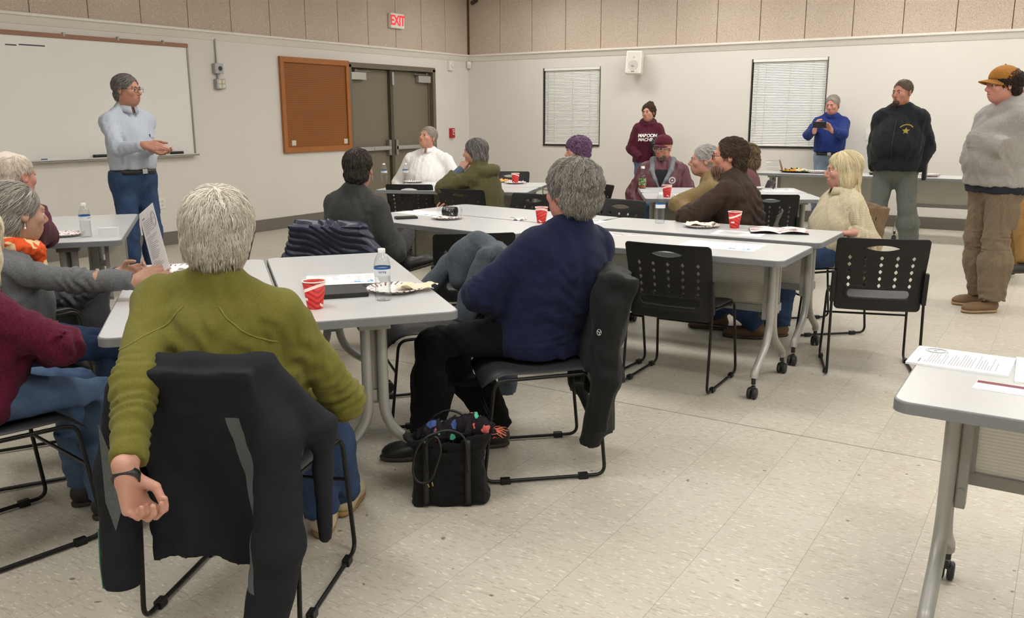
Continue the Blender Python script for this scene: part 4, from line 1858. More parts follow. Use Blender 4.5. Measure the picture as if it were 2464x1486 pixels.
def collar(p, mat, r=0.066, hgt=0.045, name='collar', open_=0.0):
    """Folded shirt collar round the neck, open at the throat."""
    vs, fs = [], []
    n = 28
    ax = unit(p.O - p.N)
    c = p.N + p.S2 * 0.012
    for i in range(n + 1):
        a = PI / 2 + 0.18 + (2 * PI - 0.36) * i / n
        for (rr, zz, pull) in ((0.0, 0.042, 0), (0.006, 0.044, 0), (0.019, 0.0, 1)):
            fr = abs(i / n - 0.5) * 2
            q = (r + rr) * p.h
            z = zz - (0.028 * fr ** 3 if pull else 0.010 * fr ** 2)
            vs.append(c + (p.rc * math.cos(a) + p.fc * math.sin(a) * 1.05) * q + ax * z * p.h + (p.fc * 0.018 * fr ** 4 if pull else 0) - p.org)
    for i in range(n):
        for j in range(2):
            a = i * 3 + j
            fs.append((a, a + 1, a + 4, a + 3))
    o = link_mesh(name, vs, fs, mat, p.e)
    m = o.modifiers.new('thickness', 'SOLIDIFY')
    m.thickness = 0.004
    return o


def cast_speaker():
    p = Person('standing man in a pale checked shirt and blue jeans before the whiteboard', None, -2, hc=(306, 217, 7.0), H=1.77, belly=0.05, w=1.0, lean=(-3, 2), head=(20, 0, 0), skin_rgb=(190, 132, 110))
    p.set_arm('R', at(347, 349, 6.72), pole=-p.fp * 0.8 - UP * 0.6 - p.fc * .2 + p.rc * 0.5)
    p.set_arm('L', at(366, 357, 6.92), pole=-p.fp - UP * 0.6)
    p.body({'R': dict(fd=IR * 1 - UP * 0.10 + IT * 0.1, pn=IF * 0.8 - UP * 0.5, curl=(12, 18, 10), spread=7, thumb=0.2),
            'L': dict(fd=IR * 1 - UP * 0.28, pn=IT * 0.8 + UP * 0.6, curl=(20, 30, 20), thumb=0.3)})
    p.eyes((90, 84, 80))
    p.glasses((44, 36, 30))
    p.hair(SHORT, hairmat('hair_steel', (52, 48, 46), (150, 146, 142)), strands=900, length=0.05, grav=0.3, crown=(0, 0.08, 0.09), jit=0.35, amp=0.002)
    sh = checks('checked_shirt', (186, 192, 202), (112, 122, 142), 0.0085, 0.7)
    p.top(sh, 'shirt', t=0.011, hem=-0.080, creases=(0.0045, 0.12), elbow=0.008, step=0.012)
    collar(p, sh)
    MB().box(p.cp(0.085, 0.122, -0.165) - p.org, (0.055, 0.004, 0.007), R=Matrix(p.FC.tolist()), bev=0.002).build('pocket_flap', sh, p.e)
    MB().box(p.cp(-0.085, 0.128, -0.165) - p.org, (0.055, 0.004, 0.007), R=Matrix(p.FC.tolist()), bev=0.002).tube([p.cp(-0.075, 0.134, -0.14) - p.org, p.cp(-0.07, 0.132, -0.22) - p.org], 0.006, 6, 1).box(p.cp(-0.085, 0.137, -0.15) - p.org, (0.014, 0.006, 0.012), R=Matrix(p.FC.tolist()), m=1).build('pocket', [sh, M_BLACK], p.e)
    p.trousers(JEANS, waist=0.075)
    p.belt(0.062, SHOE_BK)
    p.shoes(SHOE_BR)
    return p


def cast_elder():
    p = Person('seated old man in a maroon sweater with thin white hair, far left', None, 95, hc=(36, 424, 4.55), H=1.72, sit=True, lean=(2, 12), head=(102, -4, 0), skin_rgb=(204, 140, 122), step=0.014)
    p.set_arm('R', at(88, 500, 4.9), pole=-UP + IR * 0.4)
    p.set_arm('L', local=(-0.02, 0.36, -0.30))
    p.body({'R': dict(fd=UP * 1 - IR * 0.1, pn=IL + IT * 0.2, curl=(45, 50, 30), thumb=0.5)})
    p.eyes((210, 204, 196))
    p.hair(SHORT + [('s', (0.018, 0.02, 0.137), (0.036, 0.055, 0.028), 0.02)], hairmat('hair_white_thin', (196, 176, 160), (232, 222, 210)), strands=650, length=0.07, grav=0.35, crown=(0, -0.03, 0.125), jit=0.4, amp=0.002, base=0.55,
           where=lambda c: np.where((c[:, 2] > 0.10) & (np.abs(c[:, 0]) < 0.045), 0.12, 1.0))
    p.top(cloth('maroon_knit', (92, 36, 52), (74, 26, 40)), t=0.02, hem=0.05, neck=0.03, creases=(0.006, 0.15))
    p.trousers(cloth('charcoal_slacks', (60, 60, 64)))
    p.shoes(SHOE_BR)
    seated(p, 'black chair under the old man in the maroon sweater')
    return p


def cast_cardigan():
    p = Person('seated woman in a grey cardigan and orange scarf holding up a paper', None, 62, hc=(42, 512, 3.5), H=1.62, fem=True, sit=True, lean=(4, 6), twist=-4, head=(86, -6, 0), skin_rgb=(186, 140, 116), step=0.011)
    p.set_arm('R', at(345, 676, 3.42), pole=-UP * 1.0 + IT * 0.1 - p.fp * 0.1)
    p.set_arm('L', at(288, 657, 3.68), pole=-UP * 1.0 + IF * 0.2)
    p.body({'R': dict(fd=IR * 0.8 + UP * 0.30 + IF * 0.3, pn=IL * 0.1 + IF * 0.9 - UP * 0.3, curl=(28, 48, 30), thumb=0.6),
            'L': dict(fd=IR * 0.95 + UP * 0.10, pn=IT * 0.9 + UP * 0.5, curl=(25, 35, 20), thumb=0.7)}, head_step=0.0045, hand_step=0.0042)
    p.eyes((140, 130, 120))
    hm = hairmat('hair_grey_mix', (84, 78, 72), (206, 200, 190), (146, 140, 132))
    p.hair([('u', (0, -0.026, 0.036), (0.089, 0.108, 0.094)), ('u', (0, -0.055, -0.035), (0.082, 0.070, 0.072)), FACE_CUT, ('s', (0, 0.055, -0.12), (0.125, 0.105, 0.085)), ('s', (0.096, 0.022, -0.045), (0.03, 0.03, 0.045))], hm,
           strands=1900, length=0.13, width=0.0018, crown=(0.02, 0.05, 0.11), grav=0.5, jit=0.15, lift=(0.001, 0.004), step=0.0055, segs=9, bias=(0, -0.5, 0))
    g = cloth('grey_melange_knit', (116, 118, 120), (92, 94, 97), fine=600, bump=0.5)
    p.armw = 0.84
    p.top(g, 'cardigan', t=0.014, hem=0.09, creases=(0.006, 0.13), elbow=0.009, step=0.0095)
    # scarf
    d = SDF()
    ax = unit(p.O - p.N)
    for i in range(14):
        a0, a1 = 2 * PI * i / 14, 2 * PI * (i + 1) / 14
        q = lambda a: p.N + ax * (0.018 - 0.022 * math.sin(a)) + (p.rc * math.cos(a) * 0.090 + p.fc * math.sin(a) * 0.088) * p.h + UP * 0.012
        d.cone(q(a0), q(a1), 0.029, 0.029, 0.02)
    d.cone(p.N + p.fc * 0.085 - p.S2 * 0.01, p.N + p.fc * 0.12 - p.S2 * 0.16, 0.030, 0.024, 0.03)
    d.creases(0.006, 0.05, 4)
    V, Q = d.mesh(0.008)
    t = NT('orange_scarf_print')
    co = t.coord('Object')
    n1 = t.noise(co, 9, 2, 0.5)
    t.color(t.ramp(n1, [(0.0, srgb(222, 88, 40)), (0.30, srgb(222, 88, 40)), (0.545, srgb(226, 196, 150)), (0.60, srgb(226, 196, 150)), (0.63, srgb(86, 84, 52)), (0.65, srgb(232, 122, 52))], 'CONSTANT'))
    link_mesh('scarf', V, Q, t.set(0.7, 0, 0.2), p.e, p.org)
    MB().tube([p.hp(0.083, -0.010, -0.036) - p.org, p.hp(0.084, -0.010, -0.052) - p.org], 0.001, 5).ball(p.hp(0.084, -0.010, -0.056) - p.org, 0.0042).build('earring', plain('pearl', (236, 232, 224), 0.2), p.e)
    wr, el = p.arm['L'][2], p.arm['L'][1]
    dr = unit(wr - el)
    R = Matrix(basis(dr, UP)[:, [0, 2, 1]].tolist())
    MB().lathe([(0.028, -0.006), (0.031, -0.006), (0.031, 0.006), (0.028, 0.006)], wr - dr * 0.008 - p.org, 24, 0, R, False).build('wristwatch', SHOE_BK, p.e)
    p.trousers(JEANS)
    p.shoes(SHOE_BK)
    seated(p, 'black chair under the woman in the grey cardigan')
    return p


def cast_burgundy():
    p = Person('seated woman in a burgundy sweater, blonde hair cut by the left picture edge', None, 82, hc=(-62, 574, 2.85), H=1.62, fem=True, ears=False, sit=True, w=1.12, lean=(0, 6), twist=-8, head=(128, 0, 0), skin_rgb=(200, 152, 130), step=0.012)
    el = at(212, 815, 2.95)
    p.set_arm('R', at(110, 850, 3.05), pole=IR * 1.0 - UP * 0.5 + IF * 0.2)
    p.set_arm('L', at(70, 850, 3.25), pole=IL - UP)
    p.body({})
    p.eyes((170, 150, 120))
    p.hair([('u', (0, -0.026, 0.036), (0.094, 0.112, 0.096)), ('u', (0, -0.045, -0.06), (0.094, 0.082, 0.095)), FACE_CUT, ('s', (0, 0.075, -0.12), (0.08, 0.09, 0.09))],
           hairmat('hair_pale_blonde', (176, 160, 130), (238, 228, 206), (214, 202, 176)), strands=1600, length=0.16, crown=(0, 0.0, 0.125), grav=0.9, jit=0.15, amp=0.003, step=0.007)
    p.top(cloth('burgundy_knit', (98, 20, 50), (66, 10, 32), fine=500, bump=0.5), t=0.022, hem=0.10, creases=(0.007, 0.13), elbow=0.010, step=0.010, neck=0.02)
    p.set_leg
    p.trousers(JEANS2, t=0.012)
    p.shoes(SHOE_BK)
    seated(p, 'black chair under the woman in the burgundy sweater')
    return p


def cast_olive():
    p = Person('seated man in an olive green sweater with thick white hair, back turned', None, 112, hc=(530, 556, 2.47), H=1.76, sit=True, lean=(-4, 3), side=-2, head=(126, 2, 0), skin_rgb=(206, 152, 132), step=0.009, w=1.12, arm=0.98, sw=0.178, al=1.12)
    p.sh['L'] = p.sh['L'] + UP * 0.045 + IL * 0.015
    p.set_arm('L', at(300, 1165, 2.06), pole=IT * 0.9 + IL * 0.7 + UP * 1.0)
    p.set_arm('R', at(735, 940, 2.85), pole=IR * 1.0 - UP * 0.6 + IT * 0.5)
    p.set_leg('R', onz(826, 1178, 0.09))
    p.set_leg('L', onz(775, 1225, 0.09))
    p.fdir = {'R': ang(118), 'L': ang(130)}
    p.body({'L': dict(fd=IR * 0.16 - UP * 1.0 + IF * 0.1, pn=IR * 0.9 + IT * 0.35, curl=(62, 62, 40), thumb=0.8, spread=1)}, hand_step=0.0038)
    p.hair([('u', (0, -0.026, 0.034), (0.094, 0.112, 0.096)), ('u', (0, -0.06, -0.022), (0.087, 0.071, 0.072)), ('s', (0, 0.135, -0.03), (0.080, 0.085, 0.105)), ('s', (0, 0.055, -0.135), (0.13, 0.105, 0.085)), ('s', (0.100, 0.030, -0.05), (0.024, 0.03, 0.04)), ('s', (-0.100, 0.030, -0.05), (0.024, 0.03, 0.04))],
           hairmat('hair_white', (168, 160, 146), (240, 234, 222), (214, 207, 194)), strands=4200, maxfree=2, length=0.082, width=0.0015, crown=(0.012, -0.055, 0.118), grav=0.55, jit=0.22, curl=0.18, cfreq=0.8, lift=(0.0008, 0.0065), segs=10, step=0.005, amp=0.003, wob=0.05, base=0.45, spread=0.2)
    m = cloth('olive_knit', (112, 109, 45), (101, 98, 38), fine=700, bump=0.3, fold=0.8, sheen=0.06)
    sh, el, wr = p.arm['L']

    def late(d):
        # sleeve pushed into rolls below the elbow
        q = el + (wr - el) * 0.18
        for i in range(4):
            c = el + (wr - el) * (0.10 + 0.085 * i)
            d.ell(c, (0.063 - 0.003 * i, 0.060 - 0.003 * i, 0.020), basis(p.fp, unit(wr - el))[:, [0, 1, 2]], 0.012)
    fl = [(el + (wr - el) * 0.25, unit(wr - el), 0.07, 0.007, 0.034, 4), (p.P + p.S1 * 0.12 + p.rp * 0.12, UP + p.rp * 0.4, 0.12, 0.007, 0.06, 6),
          (p.arm['R'][1], unit(p.arm['R'][1] - p.arm['R'][0]), 0.08, 0.007, 0.035, 9), (p.C - p.S2 * 0.12 - p.fc * 0.1, p.rc * 0.5 + UP, 0.13, 0.003, 0.07, 3)]
    o = p.top(m, t=0.013, end=0.86, hem=0.10, creases=(0.004, 0.16), elbow=0.007, step=0.0075, neck=0.045, neck_r=0.062, folds=fl, late=late)
    bv = p.surface(o)
    # raglan seams across the back
    b = MB()
    for q in (1, -1):
        pts = []
        for t_ in np.linspace(0, 1, 22):
            x = q * (0.055 + 0.145 * t_)
            z = 0.005 - 0.105 * t_ - 0.035 * math.sin(t_ * PI) * 0.6
            r = bv.ray_cast(Vector(p.cp(x, -0.5, z)), Vector(p.fc), 0.8)
            if r[0] is not None:
                pts.append(np.array(r[0]) - p.fc * 0.001 - p.org)
        if len(pts) > 3:
            b.tube(pts, 0.0022, 6)
    b.build('seam', cloth('olive_seam', (134, 130, 62)), p.e)
    # watch
    dr = unit(wr - el)
    R = Matrix(basis(dr, IT)[:, [0, 2, 1]].tolist())
    MB().lathe([(0.028, -0.011), (0.0325, -0.010), (0.0325, 0.010), (0.028, 0.011)], wr + dr * 0.004 - p.org, 28, 0, R, False).build('wristwatch', plain('watch_band', (46, 46, 48), 0.35, 0.2), p.e)
    p.trousers(JEANS, step=0.010)
    p.shoes(plain('worn_beige_suede', (188, 174, 146), 0.8, vary=0.15, scale=18), plain('tan_sole', (150, 122, 78), 0.7), high=0.0)
    return p


def cast_darkgrey():
    p = Person('seated woman in a dark grey sweater with cropped dark hair, back turned', None, 98, hc=(862, 407, 5.3), H=1.64, fem=True, sit=True, w=1.12, lean=(-2, 0), side=3, head=(118, 0, 0), skin_rgb=(178, 122, 98), step=0.012)
    p.set_arm('R', at(985, 560, 5.45), pole=IR * 0.6 - UP)
    p.set_arm('L', local=(0.02, 0.34, -0.34))
    p.set_leg('R', at(972, 622, 5.5), pole=IF + UP * 0.15)
    p.set_leg('L', local=(0.06, 0.42, 0))
    p.fdir = {'R': IR * 0.9 + IF * 0.2 + UP * 0.25, 'L': ang(95)}
    p.body({})
    p.hair([('u', (0, -0.020, 0.038), (0.086, 0.106, 0.090)), ('u', (0, -0.055, -0.03), (0.074, 0.064, 0.068)), FACE_CUT, LOW_CUT] + EAR_CUTS, hairmat('hair_dark_crop', (22, 18, 17), (84, 74, 68)), strands=1400, length=0.045, crown=(0, -0.04, 0.12), grav=0.5, jit=0.35, amp=0.003, maxfree=0)
    p.top(cloth('dark_grey_knit', (66, 67, 66), (50, 51, 51), fine=520, bump=0.5), t=0.020, hem=0.12, creases=(0.006, 0.14), elbow=0.008, step=0.0105)
    for q in (1, -1):
        MB().tube([p.hp(q * 0.083, -0.008, -0.036) - p.org, p.hp(q * 0.085, -0.008, -0.06) - p.org], 0.0035, 6).build('earring', M_ALU, p.e)
    p.trousers(BLACKP)
    p.shoes(SHOE_BK, high=0.08)
    return p


def cast_whiteshirt():
    p = Person('seated man in a white striped shirt looking up, before the brown doors', None, 285, hc=(1029, 331, 9.9), H=1.78, sit=True, w=1.18, sw=0.20, belly=0.07, lean=(-14, -8), head=(268, 16, -4), skin_rgb=(208, 148, 122))
    p.set_arm('R', local=(0.10, 0.14, -0.44), pole=p.rc - p.fc)
    p.set_arm('L', local=(0.10, 0.14, -0.44), pole=-p.rc - p.fc)
    p.body({})
    p.eyes((150, 140, 130))
    p.hair(SHORT, hairmat('hair_grey_neat', (120, 112, 104), (196, 190, 182)), strands=600, length=0.07, crown=(0.05, 0.06, 0.10), grav=0.2, jit=0.2)
    m = stripes('white_striped_shirt', (240, 238, 236), (226, 223, 226), 0.022, 0.6)
    o = p.top(m, 'shirt', t=0.016, hem=-0.02, creases=(0.006, 0.12))
    collar(p, m)
    for q in drape(p.surface(o), [(0, -0.07 - 0.075 * i) for i in range(5)], p.C, p.rc, p.S2, p.fc, 0.002):
        MB().ball(q - p.org, 0.006).build('button', M_WHITEPL, p.e)
    p.trousers(cloth('khaki_slacks', (150, 134, 106)))
    p.shoes(SHOE_BR)
    seated(p, 'black chair under the man in the white shirt')
    return p


def cast_olivejacket():
    p = Person('seated woman in an olive hooded jacket resting her cheek on her hand', None, 178, hc=(1143, 366, 8.15), H=1.64, fem=True, sit=True, w=1.06, ears=False, lean=(4, 12), side=-2, head=(196, -2, -4), skin_rgb=(206, 152, 128))
    p.set_arm('R', at(1080, 483, 8.1), pole=-UP + IR * 0.2)
    p.set_arm('L', at(1108, 408, 8.10), pole=-UP * 1.0 + IL * 0.55 + IT * 0.55)
    p.body({'L': dict(fd=UP * 0.8 + IR * 0.5 + IF * .15, pn=IF * 0.8 + IR * 0.2, curl=(65, 70, 40), thumb=0.7, spread=2),
            'R': dict(fd=IL * 0.9 - UP * 0.25, pn=IT * 0.4 - UP, curl=(35, 45, 30), thumb=0.5)})
    p.eyes((80, 74, 70))
    p.hair([('u', (0, -0.020, 0.038), (0.090, 0.112, 0.094)), ('u', (0, -0.045, -0.045), (0.088, 0.078, 0.085)), FACE_CUT, ('s', (0, 0.075, -0.12), (0.08, 0.085, 0.10))],
           hairmat('hair_salt_pepper', (48, 46, 46), (190, 186, 182), (112, 108, 106)), strands=1300, length=0.14, crown=(0.0, 0.03, 0.125), grav=0.9, jit=0.12, lift=(0.001, 0.004))

    def hood(d):
        for i in range(9):
            a0, a1 = PI + 0.3 + (PI - 0.6) * i / 9, PI + 0.3 + (PI - 0.6) * (i + 1) / 9
            q = lambda a: p.N - p.S2 * 0.04 - p.fc * 0.03 + (p.rc * math.cos(a) * 0.12 + p.fc * math.sin(a) * 0.11)
            d.cone(q(a0), q(a1), 0.045, 0.045, 0.03)
    p.top(cloth('olive_canvas', (98, 94, 62), (78, 74, 46)), 'jacket', t=0.024, hem=0.14, creases=(0.007, 0.12), elbow=0.009, extra=hood, end=0.72, wide=1.2)
    bl = cloth('slate_blue_knit', (96, 108, 126))
    d = SDF()
    for k in 'RL':
        sh, el, wr = p.arm[k]
        d.cone(el + (wr - el) * 0.6, wr + unit(wr - el) * 0.02, 0.040, 0.036, 0.01, flat=True)
    V, Q = d.mesh(0.008)
    link_mesh('cuff', V, Q, bl, p.e, p.org)
    p.trousers(BLACKP)
    p.shoes(SHOE_BK)
    return p


def cast_purple():
    p = Person('seated woman with curly purple hair in a dark jacket, behind the navy sweater', None, 240, hc=(1388, 364, 8.3), H=1.62, fem=True, ears=False, sit=True, head=(226, -4, 0), skin_rgb=(214, 158, 138))
    p.set_arm('R', local=(-0.02, 0.25, -0.40))
    p.set_arm('L', local=(-0.02, 0.25, -0.40))
    p.body({})
    p.eyes((110, 90, 90))
    p.hair([('u', (0, -0.024, 0.042), (0.100, 0.120, 0.102)), ('u', (0, -0.05, -0.035), (0.090, 0.078, 0.070)), ('s', (0, 0.125, -0.035), (0.074, 0.080, 0.092)), ('s', (0, 0.045, -0.125), (0.13, 0.105, 0.085))],
           hairmat('hair_purple', (74, 50, 84), (184, 150, 160), (124, 92, 128)), strands=1300, length=0.06, width=0.003, crown=(0, 0, 0.125), grav=0.3, jit=0.9, curl=0.9, cfreq=1.6, lift=(0.001, 0.010), amp=0.007, wob=0.045, base=0.4)
    p.top(cloth('black_navy_jacket', (38, 42, 56), (28, 30, 40)), 'jacket', t=0.024, hem=0.1, neck=0.05, neck_r=0.070)
    p.trousers(BLACKP)
    p.shoes(SHOE_BK)
    seated(p, 'black chair under the purple haired woman')
    return p


def cast_navy():
    p = Person('seated woman in a navy fleece with wavy grey hair, back turned in the foreground', None, 192, hc=(1372, 462, 3.58), H=1.66, fem=True, sit=True, w=1.24, belly=0.09, lean=(-24, -14), twist=-34, side=2, head=(166, 2, 0), skin_rgb=(206, 140, 124), step=0.010, arm=1.12)
    p.set_arm('L', at(1262, 745, 3.72), pole=IL * 1.0 - UP * 0.35 + IT * 0.3)
    p.set_arm('R', at(1240, 720, 3.85), pole=IF - UP)
    p.set_leg('L', onz(1024, 1052, 0.09), pole=UP + IL * 1.0)
    p.set_leg('R', onz(1196, 1026, 0.09), pole=UP + IL * 0.8)
    p.fdir = {'L': ang(222), 'R': ang(215)}
    p.body({})
    p.glasses((40, 34, 32))
    hm = hairmat('hair_silver', (92, 88, 84), (206, 202, 194), (150, 146, 140))
    p.hair([('u', (0, -0.026, 0.040), (0.098, 0.120, 0.102)), ('u', (0, -0.060, -0.022), (0.094, 0.076, 0.078)), ('s', (0, 0.135, -0.03), (0.084, 0.085, 0.100)), ('s', (0, 0.055, -0.140), (0.13, 0.105, 0.085)), ('s', (-0.108, 0.035, -0.06), (0.03, 0.03, 0.04))], hm,
           strands=4200, maxfree=1, length=0.085, width=0.0016, crown=(0.0, -0.035, 0.125), grav=0.6, jit=0.28, curl=0.42, cfreq=1.0, lift=(0.0008, 0.009), segs=11, step=0.0055, amp=0.006, wob=0.07, base=0.35)
    o = p.top(cloth('navy_fleece', (24, 32, 66), (18, 24, 52), fine=560, bump=0.4, fold=0.5, sheen=0.06), 'fleece', t=0.024, hem=0.17, creases=(0.005, 0.20), elbow=0.008, step=0.0085, neck=0.06, neck_r=0.066, skirt=0.06, wide=1.3,
          folds=[(p.P + p.S1 * 0.2 - p.fc * 0.1, UP + p.rc * 0.3, 0.14, 0.007, 0.07, 3), (p.P + p.S1 * 0.06 - p.fc * 0.14, UP - p.rc * 0.2, 0.12, 0.006, 0.055, 5)])
    MB().tube([p.hp(-0.083, -0.008, -0.034) - p.org, p.hp(-0.085, -0.006, -0.046) - p.org], 0.003, 6).build('earring', plain('copper', (180, 110, 70), 0.3, 0.9), p.e)
    p.trousers(BLACKP, t=0.016, step=0.011, wide=1.3)
    p.shoes(SHOE_BK, length=0.26)
    return p


def cast_hoodie():
    p = Person('standing woman in a maroon hoodie with white lettering against the back wall', None, 292, hc=(1560, 272, 12.0), H=1.62, fem=True, w=1.04, lean=(-3, 0), head=(268, 4, 5), skin_rgb=(196, 142, 116), sw=0.15)
    p.set_arm('R', local=(-0.06, 0.16, -0.44), pole=p.rc - p.fc * .5)
    p.set_arm('L', local=(-0.10, 0.22, -0.28), pole=-p.rc - UP * .8)
    p.body({})
    p.eyes((56, 44, 38))
    p.hair([('u', (0, -0.024, 0.042), (0.088, 0.110, 0.094)), ('u', (0, -0.060, -0.005), (0.074, 0.062, 0.062)), ('u', (0.0, -0.07, 0.12), (0.045, 0.045, 0.04)), FACE_CUT, LOW_CUT] + EAR_CUTS, hairmat('hair_dark_brown', (38, 26, 20), (104, 78, 60)), strands=900, length=0.08, width=0.0026, crown=(0, 0.1, 0.05), grav=-0.1, jit=0.5, curl=0.5, lift=(0.001, 0.012), amp=0.005)
    m = cloth('maroon_fleece', (84, 28, 46), (66, 18, 34))

    def hood(d):
        for i in range(12):
            a0, a1 = 2 * PI * i / 12, 2 * PI * (i + 1) / 12
            q = lambda a: p.N + p.S2 * (0.028 - 0.035 * math.sin(a)) + (p.rc * math.cos(a) * 0.085 + p.fc * (math.sin(a) * 0.08 - 0.01))
            d.cone(q(a0), q(a1), 0.028, 0.028, 0.02)
    o = p.top(m, 'hoodie', t=0.026, hem=0.03, creases=(0.007, 0.13), elbow=0.010, extra=hood, skirt=0.02, wide=1.4)
    bv = p.surface(o)
    ml = plain('white_lettering', (232, 228, 226), 0.7, vary=0.02)
    for k, (txt, z) in enumerate((('MAROON', -0.135), ('MACHINE', -0.195))):
        v, f = text_mesh(txt, 0.060, 0.0022, space=0.92, shear=0.15)
        pts = drape(bv, [(a, b) for a, b, c in v], p.cp(0.0, 0, z), -p.rc, p.S2, p.fc, 0.012, 0.26)
        MB().add([q - p.org for q in pts], f).build('lettering', ml, o)
    p.trousers(JEANS2)
    p.shoes(SHOE_BR)
    return p


def cast_cap():
    p = Person('seated man in a maroon jacket, maroon cap and clear glasses', None, 288, hc=(1596, 356, 9.05), H=1.78, sit=True, w=1.22, belly=0.06, lean=(-6, 0), head=(262, -4, 0), skin_rgb=(200, 140, 116), neck=0.2)
    p.set_arm('R', local=(0.02, 0.25, -0.40), pole=p.rc - p.fc * .5 - UP * .3)
    p.set_arm('L', local=(0.02, 0.25, -0.40), pole=-p.rc - p.fc * .5 - UP * .3)
    p.body({})
    p.eyes((90, 70, 60))
    p.glasses((206, 196, 186), r=0.0024)
    hb = hairmat('beard_brown_grey', (88, 70, 56), (150, 136, 122))
    p.hair([('u', (0, 0.030, -0.075), (0.058, 0.062, 0.050), 0.02), ('s', (0, 0.112, -0.060), (0.020, 0.03, 0.010)), ('s', (0, 0.075, -0.012), (0.075, 0.06, 0.034))], hb, strands=350, length=0.018, crown=(0, 0.05, 0.05), grav=1, name='beard', segs=4)
    mc = cloth('maroon_cap_cloth', (86, 28, 42))
    p.cap(mc)
    m = plain('maroon_nylon', (84, 32, 44), 0.5, vary=0.04, scale=30)
    g = plain('grey_lining', (112, 116, 120), 0.7)
    o = p.top(m, 'jacket', t=0.030, hem=0.08, creases=(0.008, 0.12), elbow=0.010, wide=1.3)
    bv = p.surface(o)
    fr = lambda x, z, o=0.0: drape(bv, [(x, z)], p.C, p.rc, p.S2, p.fc, o)[0]
    d = SDF()
    for q in (1, -1):
        d.chain([p.N - p.fc * 0.10 + p.S2 * 0.035, p.N + p.rc * q * 0.10 + p.S2 * 0.035, fr(q * 0.095, -0.035, 0.006), fr(q * 0.055, -0.12, 0.004), fr(q * 0.012, -0.20, 0.0)], [0.030, 0.034, 0.026, 0.018, 0.010], 0.02)
    V, Q = d.mesh(0.009)
    link_mesh('hood_collar', V, Q, g, p.e, p.org)
    tri = [(0.07, -0.02), (-0.07, -0.02), (0, -0.19)]
    grid = [(x * (1 - t) , -0.02 - 0.17 * t) for t in np.linspace(0, 1, 9) for x in np.linspace(-0.075, 0.075, 7)]
    pts = drape(bv, grid, p.C, p.rc, p.S2, p.fc, 0.0035)
    MB().add([q - p.org for q in pts], [(j * 7 + i, j * 7 + i + 1, (j + 1) * 7 + i + 1, (j + 1) * 7 + i) for j in range(8) for i in range(6)], 0, True).build('tshirt', cloth('black_tee', (26, 28, 30)), p.e)
    d = SDF()
    d.cone(p.N - p.S2 * 0.04, p.N + unit(p.O - p.N) * 0.035, 0.082, 0.072, 0.02, flat=True)
    V, Q = d.mesh(0.009)
    link_mesh('tshirt_neckband', V, Q, cloth('black_tee', (26, 28, 30)), p.e, p.org)
    pts = drape(bv, [(0, -z) for z in np.linspace(0.19, 0.46, 14)], p.C, p.rc, p.S2, p.fc, 0.004)
    MB().tube([q - p.org for q in pts], 0.005, 6).build('zipper', plain('zip_grey', (120, 122, 126), 0.5), o)
    n = 20
    ring = [(-0.115 + math.cos(2 * PI * i / n) * r, -0.125 + math.sin(2 * PI * i / n) * r) for r in (0.034, 0.022) for i in range(n)]
    pts = drape(bv, ring + [(-0.115 + math.cos(2 * PI * i / 10) * 0.010, -0.125 + math.sin(2 * PI * i / 10) * 0.010) for i in range(10)], p.C, p.rc, p.S2, p.fc, 0.004)
    MB().add([q - p.org for q in pts], [(i, (i + 1) % n, n + (i + 1) % n, n + i) for i in range(n)] + [tuple(range(2 * n, 2 * n + 10))]).build('round_emblem', plain('emblem_silver', (184, 176, 178), 0.6), o)
    p.trousers(JEANS2)
    p.shoes(SHOE_BR)
    seated(p, 'black chair under the man in the maroon cap')
    return p


def cast_tan():
    p = Person('seated white haired person in a tan corduroy jacket, half behind the bearded man', None, 200, hc=(1693, 386, 7.0), H=1.70, sit=True, lean=(8, 16), head=(208, 0, 0), skin_rgb=(204, 148, 128))
    p.set_arm('L', at(1668, 520, 6.75), pole=IL - UP * 0.5)
    p.set_arm('R', at(1690, 500, 7.1), pole=IL - UP)
    p.body({})
    p.eyes((120, 110, 100))
    p.hair(SHORT, hairmat('hair_white_grey', (130, 128, 126), (232, 230, 226)), strands=700, length=0.08, crown=(0, 0.08, 0.08), grav=0.2, jit=0.4, lift=(0.001, 0.008))
    p.top(cloth('tan_corduroy', (150, 128, 90), (126, 106, 72)), 'jacket', t=0.024, hem=0.10, creases=(0.007, 0.12), elbow=0.012, neck=0.02, neck_r=0.072)
    p.trousers(cloth('brown_slacks', (84, 70, 54)))
    p.shoes(SHOE_BR)
    seated(p, 'black chair under the person in the tan jacket')
    return p


